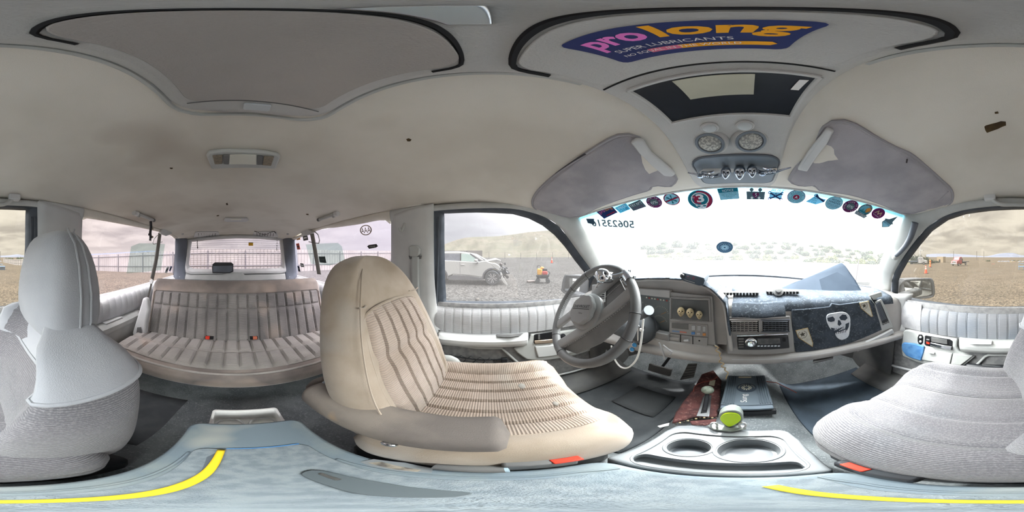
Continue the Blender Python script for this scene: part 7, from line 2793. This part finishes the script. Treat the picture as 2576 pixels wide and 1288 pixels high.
def add_shrub(x, y, z, s, kind, lab, grp, name='shrub', sz=.85):
    o = bpy.data.objects.new(name, shr[kind])
    COL.objects.link(o)
    o.location = (x, y, z)
    o.scale = (s, s, s * sz)
    o.rotation_euler.z = random.uniform(0, 6.28)
    tag(o, lab, 'shrub', grp)
    return o


rnd = random.Random(5)
bankprof = [(1560, 640), (1600, 630), (1640, 618), (1700, 608), (1750, 612), (1800, 616), (1860, 614), (1950, 610), (2050, 618), (2150, 630), (2230, 642), (2290, 650)]
rows = [(41, .02, 1.5), (45, .22, 1.55), (50, .46, 1.65), (55.5, .72, 1.75), (61, .93, 1.7)]
for ri, (d, q, s0) in enumerate(rows):
    u = 1665 if ri == 0 else 1630
    while u < 2275:
        uu = u + rnd.uniform(-8, 8)
        gap = (1640 < uu < 1668 or 1985 < uu < 2010) and ri == 0
        a = azim(uu)
        el = (644 - interp(bankprof, uu)) / 1288 * math.pi
        zt = CAM.z + 62 * math.tan(el)
        x, y = CAM.x + math.sin(a) * d, math.cos(a) * d
        z = lerp(gz(x, y) - .3, zt, q ** 1.25)
        s = s0 * rnd.uniform(.75, 1.25)
        if not gap:
            k = rnd.choice((0, 1, 1, 2) if ri < 2 else (0, 2, 2))
            add_shrub(x, y, z - .25, s, k, ('sage green', 'yellow green', 'grey green')[k] + ' scrub bush ' + ('at the foot of' if ri == 0 else 'low on' if ri == 1 else 'halfway up' if ri < 4 else 'along the crest of') + ' the bank ahead, ' + ('towards the driver side', 'left of the oval sticker', 'right of the oval sticker', 'behind the fallen trunk', 'towards the passenger side')[min(4, max(0, int((uu - 1630) / 125)))], 'scrub bushes on the bank ahead')
        u += s * rnd.uniform(17, 21)
# trees and brush by the white truck and along the right horizon
for u, v, d, s in ((2290, 648, 62, 2.6), (2308, 645, 70, 3.2), (2326, 649, 60, 2.6), (2342, 655, 70, 1.9), (2356, 657, 75, 1.4), (2276, 650, 68, 2.6)):
    p = at_h(u, v, d)
    add_shrub(p.x, p.y, p.z - s * .9, s, 2, 'grey green tree in the clump behind the white truck', 'trees behind the white truck', 'tree', 1.1)
for u, v, d, s in ((2378, 657, 120, 1.6), (2391, 657, 122, 1.6), (2403, 657, 125, 1.5), (2551, 656, 110, 1.5), (2562, 656, 112, 1.5), (2573, 657, 110, 1.4), (2594, 651, 116, 2.6), (2604, 651, 124, 2.4), (2624, 650, 116, 2.8), (2633, 651, 124, 2.4), (2486, 656, 100, 1.8)):
    p = at_h(u, v, d)
    add_shrub(p.x, p.y, p.z - s * .8, s, 0, 'dark bushy tree on the far edge of the lot', 'trees on the far edge', 'tree', 1.1)
brush = M('dry_brush', srgb(150, 134, 96), .95, srgb(120, 108, 76), .6)
bru = shrub_mesh('brush_leaves', 31)
bru.materials.append(brush)
for u in range(2425, 2600, 12):
    p = at_h(u, 660, 92)
    o = bpy.data.objects.new('dry_brush', bru)
    COL.objects.link(o)
    o.location = (p.x, p.y, p.z - .6)
    o.scale = (1.3, 1.3, .9)
    o.rotation_euler.z = u
    tag(o, 'clump of dry tan brush along the far edge of the lot', 'brush', 'dry brush on the far edge')

# ------------------------------------------------------------------ sheet fence behind the vehicle
fence_m = M('white_corrugated_sheet', srgb(138, 134, 132), .6, srgb(126, 122, 120), .6)
post_m = M('galvanised_post', srgb(84, 82, 88), .5, srgb(74, 72, 78), 3)
FYf = -14.1
fe = thing('sheet_fence', (0, FYf, 0), 'long white corrugated sheet fence on galvanised posts behind the vehicle', 'fence')
H_F = 2.05
bay = 3.25
nb = 0
panel_me = {}
for k in range(-8, 27):
    x0 = k * bay - 1.05
    x1 = x0 + bay
    near = -7 <= k <= 6
    za, zb = gz(x0, FYf), gz(x1, FYf)
    box('post', (x0, FYf + .08, za + H_F / 2 - .05), (.07, .07, H_F - .1), post_m, fe, bevel=0)
    for hh_ in (.62, 1.72):
        tube('rail', [(x0, FYf + .05, za + hh_), (x1, FYf + .05, zb + hh_)], .032, post_m, fe, n=6)
    nn = 10 if near else 1
    for q in range(nn):
        xa, xb = lerp(x0, x1, q / nn), lerp(x0, x1, (q + 1) / nn)
        ya, yb2 = lerp(za, zb, q / nn), lerp(za, zb, (q + 1) / nn)
        g = .006 if near else 0
        xs5 = [xa + g, lerp(xa, xb, .12), lerp(xa, xb, .88), xb - g]
        dy = [-.035, 0, 0, -.035] if near else [0, 0, 0, 0]
        vs_, fs_ = [], []
        for xx, d_ in zip(xs5, dy):
            zz = lerp(ya, yb2, (xx - xa) / (xb - xa))
            vs_ += [V((xx, FYf + d_, zz - .05)), V((xx, FYf + d_, zz + H_F))]
        for i in range(3):
            fs_.append((2 * i, 2 * i + 2, 2 * i + 3, 2 * i + 1))
        mesh('sheet_panel', vs_, fs_, fence_m, fe, smooth=False)
# corner return of the fence on the driver side
for k in range(5):
    y0_, y1_f = FYf + k * 2.6, FYf + (k + 1) * 2.6
    x_ = -27.05
    z_ = gz(x_, 0)
    box('post', (x_, y0_, z_ + 1), (.07, .07, 2.0), post_m, fe, bevel=0)
    mesh('sheet_panel', [V((x_ - .05, y0_, z_ - .05)), V((x_ - .05, y1_f, z_ - .05)), V((x_ - .05, y1_f, z_ + H_F)), V((x_ - .05, y0_, z_ + H_F))], [(0, 1, 2, 3)], fence_m, fe, smooth=False)

# ------------------------------------------------------------------ wrecked white car
carw = M('white_car_paint', srgb(176, 176, 176), .25, coat=.5)
cardk = M('dark_cladding', srgb(92, 92, 98), .6)
carblk = M('black_car_trim', srgb(44, 46, 52), .5)
tyre = M('tyre_rubber', srgb(70, 72, 76), .8)
SX = -8.0
cz0 = gz(SX, 0)
wc = thing('wrecked_car', (SX - .92, -1.3, 0), 'white car with a crumpled front end parked beside the driver door', 'car')


def CX_(u, v, x=SX):
    return at_x(u, v, x)


def yz(u, v):
    p = CX_(u, v)
    return (p.y, p.z)


WF = yz(1238.3, 700)
WF = (WF[0], .37)
WRr = (WF[0] - 2.71, .37)


def arch(cy, cz, r, a0=180, a1=0, n=10):
    return [(cy + r * math.cos(R(lerp(a0, a1, i / n))), cz + r * math.sin(R(lerp(a0, a1, i / n)))) for i in range(n + 1)]


belt_ = [yz(1119, 655), yz(1150, 656), yz(1195, 659), yz(1207, 658), yz(1222, 655.5)]
body = [(-3.62, .42), (-3.70, .70), (-3.66, 1.0), (-3.5, 1.10)] + belt_ + [yz(1232, 660), yz(1247, 662.5), yz(1256, 668), yz(1259, 673), yz(1254, 679)]
body += [(WF[0] + .44, .62)] + list(reversed(arch(WF[0], WF[1], .43))) [:0]
body += [p for p in reversed(arch(WF[0], WF[1], .43, 180, 20))]
body += [yz(1212, 698), yz(1180, 693), yz(1140, 690), yz(1128, 695)]
body += [p for p in reversed(arch(WRr[0], WRr[1], .43, 175, 5))]


def xslab(name, pts, x, d, mat, par, bevel=.02, seg=2):
    return slab(name, [V((x, a, b)) for a, b in pts], (d, 0, 0), mat, par, bevel=bevel, bseg=seg)


xslab('body', body, SX, -1.84, carw, wc, .05, 3)
roof = [(-3.35, 1.08), (-3.2, 1.45), (-2.7, 1.64), yz(1119, 632.5), yz(1150, 632), yz(1170, 634), yz(1192, 637.5), yz(1222, 656), yz(1200, 660), yz(1150, 658)]
xslab('cabin', roof, SX - .10, -1.64, carw, wc, .07, 3)
gla = M('car_side_glass', srgb(120, 124, 136), .1, srgb(108, 112, 124), 3)
glb = M('front_door_glass', srgb(176, 196, 192), .15)
xslab('rear_door_glass', [yz(1110, 655), yz(1110, 638), yz(1157, 638), yz(1157, 656)], SX - .09, .01, gla, wc, .01)
xslab('rear_side_glass', [(-3.1, 1.2), (-3.0, 1.42), (-2.62, 1.53), (-2.6, 1.2)], SX - .09, .01, gla, wc, .01)
xslab('front_door_glass', [yz(1159, 656.5), yz(1159, 639), yz(1177, 638), yz(1196, 650), yz(1205, 659)], SX - .09, .01, glb, wc, .01)
xslab('window_pillar', [yz(1156.5, 656), yz(1156.5, 637.5), yz(1159.5, 637.5), yz(1159.5, 656.5)], SX - .085, .01, carblk, wc, 0)
xslab('pillar_trim', [yz(1180, 637.5), yz(1184, 637.5), yz(1212, 657), yz(1208, 660)], SX - .085, .01, cardk, wc, 0)
slab('windscreen', [V((SX - .16, *yz(1193, 639))), V((SX - .10, *yz(1223, 656))), V((SX - 1.74, *yz(1223, 656))), V((SX - 1.68, *yz(1193, 639)))], (0, .02, .02), M('car_windscreen', srgb(190, 194, 200), .1), wc, bevel=0)
xslab('side_skirt', [yz(1128, 704), yz(1127, 697), yz(1140, 692), yz(1180, 694), yz(1213, 700), yz(1213, 703)], SX + .01, -.1, cardk, wc, .01)
xslab('door_gap', [yz(1156.6, 658), yz(1157.2, 658), yz(1157.8, 690), yz(1157.2, 690)], SX + .004, -.01, cardk, wc, 0)
xslab('door_handle', [yz(1159, 666.5), yz(1164, 664.5), yz(1170, 666), yz(1164, 667.5)], SX + .03, -.03, carw, wc, .008)
xslab('wheel_arch', arch(WF[0], WF[1], .50, 190, 10) + list(reversed(arch(WF[0], WF[1], .43, 190, 10))), SX + .012, -.05, cardk, wc, .004)
xslab('wheel_arch', arch(WRr[0], WRr[1], .50, 190, -10) + list(reversed(arch(WRr[0], WRr[1], .43, 190, -10))), SX + .012, -.05, cardk, wc, .004)
xslab('wheel_well', arch(WF[0], WF[1], .44, 190, -10), SX - .12, -1.4, carblk, wc, 0)
ell('wing_mirror', V((SX + .12, *yz(1198, 655))), (.09, .10, .075), carw, wc, n=14)
box('mirror_foot', V((SX + .06, *yz(1201, 661))), (.1, .06, .05), carblk, wc)
for cy in (WF[0], WRr[0]):
    for xx in (SX - .12, SX - 1.72):
        w_ = lathe('wheel', (xx, cy, .37), (1, 0, 0), [(.22, .0), (.33, .0), (.36, .03), (.365, .10), (.36, .19), (.33, .22), (.25, .20)], tyre, wc, n=32)
        if xx > SX - 1:
            lathe('rim', (xx, cy, .37), (1, 0, 0), [(.25, .17), (.245, .215), (.235, .20), (.05, .185), (.02, .19)], M('rim_dark', srgb(84, 86, 92), .4), w_, n=32)
            for i in range(10):
                a = i * math.pi / 5 + (.18 if i % 2 else 0) - .09
                d = V((0, math.cos(a), math.sin(a)))
                t = V((0, -math.sin(a), math.cos(a)))
                c = V((xx + .2, cy, .37))
                slab('rim_spoke', [c + d * .03 - t * .008, c + d * .235 - t * .020, c + d * .235 + t * .020, c + d * .03 + t * .008], (.014, 0, 0), M('rim_silver', srgb(206, 206, 210), .25, metal=.6), w_, bevel=0)
# crumpled bonnet, torn front and dangling bumper skin
hd0, hd1, hd2 = yz(1223, 656), yz(1250, 652), yz(1261, 655)
slab('bonnet', [V((SX - .15, *hd0)), V((SX - .12, *hd1)), V((SX - .2, *hd2)), V((SX - 1.6, *hd2)), V((SX - 1.7, hd1[0], hd1[1] + .05)), V((SX - 1.7, *hd0))], (0, 0, -.05), carw, wc, bevel=.015)
slab('bonnet_tip', [V((SX - .2, *hd2)), V((SX - .1, *yz(1271, 666))), V((SX - .5, *yz(1272, 668))), V((SX - 1.5, *yz(1266, 660))), V((SX - 1.6, *hd2))], (0, .02, -.03), carw, wc, bevel=.008)
rj = random.Random(9)
for i in range(34):
    u, v = rj.uniform(1256, 1281), rj.uniform(664, 702)
    if v < 664 + (1281 - u) * -.2 or (u > 1274 and v < 674):
        continue
    p = CX_(u, v)
    box('crushed_part', (SX - rj.uniform(.05, 1.5), p.y, p.z), (rj.uniform(.05, .4), rj.uniform(.04, .16), rj.uniform(.03, .14)), rj.choice((carblk, cardk, carblk, steel)), wc, rot=Matrix.Rotation(rj.uniform(-.8, .8), 3, 'X'), bevel=.005)
box('radiator_block', (SX - .92, CX_(1272, 690).y, .62), (1.4, .10, .42), carblk, wc)
box('front_beam', (SX - .92, CX_(1279, 688).y, .55), (1.3, .08, .10), cardk, wc)
bp_ = [(1258.5, 684), (1261, 684), (1264, 695), (1270, 705), (1279, 719), (1276, 719.5), (1268, 713), (1261, 703), (1258.5, 694)]
slab('bumper_skin', [V((SX + .05 + .0 * i, *yz(u, v))) for i, (u, v) in enumerate(bp_)], (-.05, .0, 0), carw, wc, bevel=.01)

# ------------------------------------------------------------------ garden cart with tool bags
ct_ = at_h(1365, 708, 8.75)
ct_.z = gz(ct_.x, ct_.y)
ca = thing('tool_cart', ct_, 'black four-wheel cart loaded with a yellow and a red bag on the gravel', 'cart')
e1 = V((-ct_.y, ct_.x, 0)).normalized() * -1      # along the picture, to the right
if e1.y < 0:
    e1 = -e1
e2 = V((ct_.x, ct_.y, 0)).normalized()


def cp(a, b, z):
    return ct_ + e1 * a + e2 * b + V((0, 0, z))


rt = rot_to(e1, e2, V((0, 0, 1)))
for a in (-.26, .28):
    for b in (-.2, .2):
        lathe('cart_wheel', cp(a, b - .03, .12), e2, [(.05, 0), (.11, 0), (.12, .03), (.11, .07), (.05, .07)], tyre, ca, n=18)
for a in (-.26, .28):
    tube('axle', [cp(a, -.22, .13), cp(a, .22, .13)], .018, plastic_d, ca, n=6)
    tube('cart_strut', [cp(a, 0, .13), cp(a * .7, 0, .27)], .015, plastic_d, ca, n=6)
slab('cart_tub', [cp(-.36, -.24, .44), cp(-.28, -.2, .26), cp(.28, -.2, .26), cp(.38, -.24, .46)], e2 * .46, carblk, ca, bevel=.03)
box('yellow_bag', cp(-.16, 0, .60), (.26, .34, .34), M('yellow_bag', srgb(226, 170, 66), .7), ca, rot=rt, bevel=.04)
box('red_bag', cp(.12, -.06, .54), (.28, .3, .20), M('red_bag', srgb(186, 62, 60), .7), ca, rot=rt, bevel=.05)
box('black_case', cp(.12, .06, .68), (.26, .2, .20), carblk, ca, rot=rt, bevel=.03)
ell('orange_helmet', cp(-.03, 0, .81), (.12, .1, .07), M('orange_cloth', srgb(220, 160, 80), .7), ca, n=12)
tube('cart_handle', spl([cp(-.26, .1, .6), cp(-.30, .1, .86), cp(-.22, .1, .93), cp(-.12, .1, .90), cp(-.10, .1, .80)], 14), .014, carblk, ca, n=6)
tube('hose', spl([cp(.25, -.1, .62), cp(.36, -.1, .60), cp(.38, -.1, .5), cp(.28, -.1, .46)], 12), .02, carblk, ca, n=6)
pb_ = at_h(1336, 704, 8.9)
pb_.z = gz(pb_.x, pb_.y)
bxx = box('tool_case', pb_ + V((0, 0, .05)), (.3, .42, .09), M('brown_case', srgb(110, 100, 98), .6), None, bevel=.02)
tag(bxx, 'flat brown case lying on the gravel beside the cart', 'case')
rk = at_h(1201, 748, 5.2)
rk.z = gz(rk.x, rk.y)
tag(ell('rock', rk + V((0, 0, .03)), (.06, .07, .05), M('dark_rock', srgb(100, 96, 92), .9, srgb(80, 76, 72), 20), None, n=10), 'dark lump of rock on the gravel under the driver window', 'rock')


def cone(u, vb, vt, lab):
    d = (CAM.z) / math.tan((vb - 644) / 1288 * math.pi)
    for _ in range(20):
        p = at_h(u, vb, d)
        d = (CAM.z - gz(p.x, p.y)) / math.tan((vb - 644) / 1288 * math.pi)
    h = d * (math.tan((644 - vt) / 1288 * math.pi) - math.tan((644 - vb) / 1288 * math.pi))
    p = at_h(u, vb, d)
    t_ = thing('traffic_cone', p, lab, 'traffic cone', 'traffic cones')
    o_ = M('cone_orange', srgb(255, 92, 60), .6)
    w_ = M('cone_white', srgb(238, 226, 220), .5)
    box('cone_base', p + V((0, 0, h * .025)), (h * .5, h * .5, h * .05), M('cone_foot', srgb(80, 60, 56), .8), t_, bevel=0)
    R_ = lambda q: lerp(.19, .035, q) * h
    for q0, q1, m_, nm in ((.05, .52, o_, 'cone_body'), (.52, .66, w_, 'reflective_collar'), (.66, .76, o_, 'cone_upper'), (.76, .86, w_, 'reflective_collar'), (.86, 1.0, o_, 'cone_tip')):
        lathe(nm, p, (0, 0, 1), [(R_(q0), h * q0), (R_(q1), h * q1)], m_, t_, n=16)
    return p, d, h


cone(2329, 688, 667, 'orange traffic cone with white collars on the tan gravel')
cone(1388, 662, 647, 'small pale orange traffic cone far off beyond the cart')
dp = at_h(2340, 672.5, 23)
dl_ = thing('delineator', dp, 'striped orange warning post standing near the white truck', 'warning post')
lathe('post_base', dp, (0, 0, 1), [(.28, 0), (.24, .06)], carblk, dl_, n=14)
for i in range(6):
    lathe('post_band', dp, (0, 0, 1), [(.12, .06 + i * .17), (.12, .06 + (i + 1) * .17)], (M('cone_orange', srgb(255, 92, 60), .6), M('post_yellow', srgb(236, 190, 110), .6))[i % 2], dl_, n=12)


# ------------------------------------------------------------------ trucks
def truck(u, vb, d, head, cabm, lab, name, bedm):
    p = at_h(u, vb, d)
    t_ = thing(name, p, lab, 'truck')
    e1 = V((math.sin(head), math.cos(head), 0))
    e2 = V((e1.y, -e1.x, 0))
    rt = rot_to(e1, e2, V((0, 0, 1)))

    def q(a, b, z):
        return p + e1 * a + e2 * b + V((0, 0, z))
    prof = [(0, .5), (0, 1.05), (.15, 1.35), (1.15, 1.55), (1.5, 2.3), (1.8, 2.42), (2.7, 2.42), (2.8, 2.3), (2.8, .5)]
    slab('cab', [q(-a, -.95, z) for a, z in prof], e2 * 1.9, cabm, t_, bevel=.06)
    slab('windscreen', [q(-1.18, -.8, 1.6), q(-1.52, -.72, 2.24), q(-1.52, .72, 2.24), q(-1.18, .8, 1.6)], e1 * .05, gla, t_, bevel=0)
    for b in (-.96, .945):
        slab('side_glass', [q(-1.6, b, 1.6), q(-1.75, b, 2.2), q(-2.4, b, 2.2), q(-2.4, b, 1.6)], e2 * .015, gla, t_, bevel=0)
    box('bumper', q(.06, 0, .55), (.2, 2.0, .3), steel, t_, rot=rt, bevel=.03)
    box('grille', q(.02, 0, 1.0), (.08, 1.0, .5), steel, t_, rot=rt, bevel=.02)
    for b in (-.75, .75):
        box('headlamp', q(.03, b, 1.0), (.1, .3, .24), M('headlamp', srgb(230, 230, 226), .2), t_, rot=rt, bevel=.03)
    box('flat_bed', q(-4.9, 0, 1.0), (4.2, 2.2, .18), bedm, t_, rot=rt, bevel=.02)
    box('chassis', q(-3.6, 0, .7), (6.0, .8, .25), carblk, t_, rot=rt, bevel=.02)
    box('headboard', q(-2.95, 0, 1.5), (.1, 2.1, .9), bedm, t_, rot=rt, bevel=.02)
    for a in (-.9, -5.2):
        for b in (-.95, .75):
            lathe('wheel', q(a, b, .45), e2, [(.2, .0), (.42, 0), (.45, .04), (.45, .18), (.42, .22), (.2, .22)], tyre, t_, n=18)
            lathe('hub', q(a, b, .45), e2, [(.2, -.01), (.2, .23)], steel, t_, n=12)
    return t_


truck(2400, 669, 44, azim(2400) + math.pi + .55, M('red_truck_paint', srgb(170, 40, 44), .3, coat=.4), 'red flatbed truck facing the vehicle across the lot', 'flatbed_truck', carblk)
truck(2332, 665.5, 52, azim(2332) + math.pi / 2 + .15, carw, 'white cab flatbed truck parked by the trees', 'flatbed_truck', M('truck_bed_slate', srgb(84, 94, 108), .5))
blt = at_h(2575, 679, 26)
bl2 = thing('blue_trailer', blt, 'blue steel frame trailer part at the edge of the lot', 'trailer')
box('trailer_frame', blt + V((0, 0, .55)), (1.2, 1.6, .12), M('trailer_blue', srgb(96, 120, 146), .5), bl2)
box('trailer_box', blt + V((.4, -.5, .3)), (.9, .8, .6), M('trailer_blue', srgb(96, 120, 146), .5), bl2)
tube('trailer_rail', [blt + V((-.5, .8, .1)), blt + V((-.5, .8, 1.1)), blt + V((-.5, -.4, .9))], .05, M('trailer_blue', srgb(96, 120, 146), .5), bl2, n=6)
# row of parked cars, far poles, hut and trailer home
for i, u in enumerate((2514, 2522, 2529, 2536, 2547, 2566, 2576)):
    p = at_h(u, 662.5, 95)
    cm_ = M('yellow_machine', srgb(206, 160, 70), .6) if i == 4 else carw
    t_ = thing('parked_car', p, ('small yellow machine' if i == 4 else 'tiny white parked car') + ' in the row at the far edge of the lot', 'machine' if i == 4 else 'car', 'row of parked cars')
    box('car_body', p + V((0, 0, .65)), (1.8, 2.6, .7), cm_, t_, bevel=.2)
    box('car_cabin', p + V((0, 0, 1.2)), (1.5, 1.5, .55), gla, t_, bevel=.15)
    for dy in (-.8, .8):
        lathe('wheel', p + V((-.95, dy, .35)), (1, 0, 0), [(.34, 0), (.34, .2)], tyre, t_, n=12)
for u, v0, v1, d in ((2457, 632, 655, 140), (2475, 632, 657, 140), (2399, 632, 650, 150), (2576.5, 632, 658, 130)):
    a, b = at_h(u, v0, d), at_h(u, v1, d)
    o = tube('utility_pole', [b, a], .18, M('pole_wood', srgb(96, 92, 90), .9), None, n=6)
    tag(o, {2457: 'utility pole left of the pair on the right horizon', 2475: 'utility pole right of the pair on the right horizon', 2399: 'utility pole above the red truck', 2576.5: 'utility pole at the far right horizon beyond the lot'}[u], 'pole', 'utility poles')
lp_ = at_h(2315, 662, 50)
lo = thing('lot_light_pole', lp_, 'pale lot light pole behind the white truck', 'lamp post')
tube('pole', [lp_, V((lp_.x, lp_.y, CAM.z + 50 * .065))], .12, plastic, lo, n=8)
box('lamp_head', V((lp_.x, lp_.y - .5, CAM.z + 50 * .034)), (.4, 1.2, .2), plastic_l, lo)
p = at_h(2368, 654, 80)
o = thing('pump_hut', p, 'small tan block hut beyond the trucks', 'hut')
box('hut_wall', p + V((0, 0, .2)), (3.6, 3.2, 2.8), M('tan_block', srgb(172, 156, 132), .9), o, bevel=0)
box('hut_door', p + V((-1.82, .2, -.4)), (.1, .7, 1.4), carblk, o, bevel=0)
p = at_h(1638, 615, 90)
o = thing('trailer_home', p, 'white trailer home on the rise ahead of the driver side', 'trailer')
box('trailer_body', p + V((0, 0, .2)), (7.5, 3, 3.0), carw, o, bevel=.2)
box('trailer_window', p + V((-1.2, -1.55, .7)), (2.4, .1, .7), gla, o, bevel=0)
box('trailer_door', p + V((2.0, -1.55, .1)), (.8, .1, 1.9), cardk, o, bevel=0)
# wire fence along the far side on the driver side
wf_ = thing('wire_fence', (-30, 8, 0), 'low wire mesh fence along the foot of the hillside', 'fence')
fpx = [(1105, 645), (1150, 645), (1190, 645), (1230, 646), (1270, 646), (1310, 647), (1350, 647), (1390, 646), (1430, 646), (1480, 646), (1530, 646)]
fp3 = [at_h(u, v + 5, 38) for u, v in fpx]
for a_ in fp3:
    tube('post', [a_, a_ + V((0, 0, 1.5))], .035, post_m, wf_, n=5)
for hh2 in (.05, .4, .75, 1.1, 1.45):
    tube('wire', [q + V((0, 0, hh2)) for q in fp3], .012, post_m, wf_, n=4)
bxs = at_h(1281, 641, 37.5)
tag(box('fence_sign', bxs, (.05, .5, .35), white, None, bevel=0), 'small white sign on the wire fence', 'sign')
# reflector post close ahead and a fallen white trunk
rp = at_h(2152, 706, 9.5)
rp.z = gz(rp.x, rp.y)
o = thing('reflector_post', rp, 'thin post with a round white reflector ahead of the passenger side', 'post')
tp_ = at_h(2161, 652, 9.5)
tube('stake', [rp, tp_], .03, post_m, o, n=6)
lathe('reflector', at_h(2161, 645, 9.5), V((-.5, -.8, 0)), [(.13, -.01), (.14, 0), (.13, .02)], M('reflector_white', srgb(244, 244, 240), .4), o, n=18)
lg = at_h(1985, 652, 40)
o = thing('fallen_trunk', lg, 'bleached fallen tree with bare branches in front of the bushes', 'log')
wood = M('bleached_wood', srgb(206, 198, 190), .9, srgb(180, 172, 164), 2)
for pts, r_ in (([(1955, 649), (1975, 640), (1994, 632), (2006, 620), (2010, 613)], .32), ([(1994, 632), (1960, 628), (1920, 626)], .12), ([(1996, 634), (2015, 644), (2028, 651)], .18), ([(1950, 657), (2000, 653), (2040, 649), (2075, 644)], .14), ([(2028, 650), (2010, 657), (2000, 661)], .12), ([(1978, 622), (1962, 612)], .12)):
    tube('branch', [at_h(u, v, 39.5) for u, v in pts], r_, wood, o, n=6)
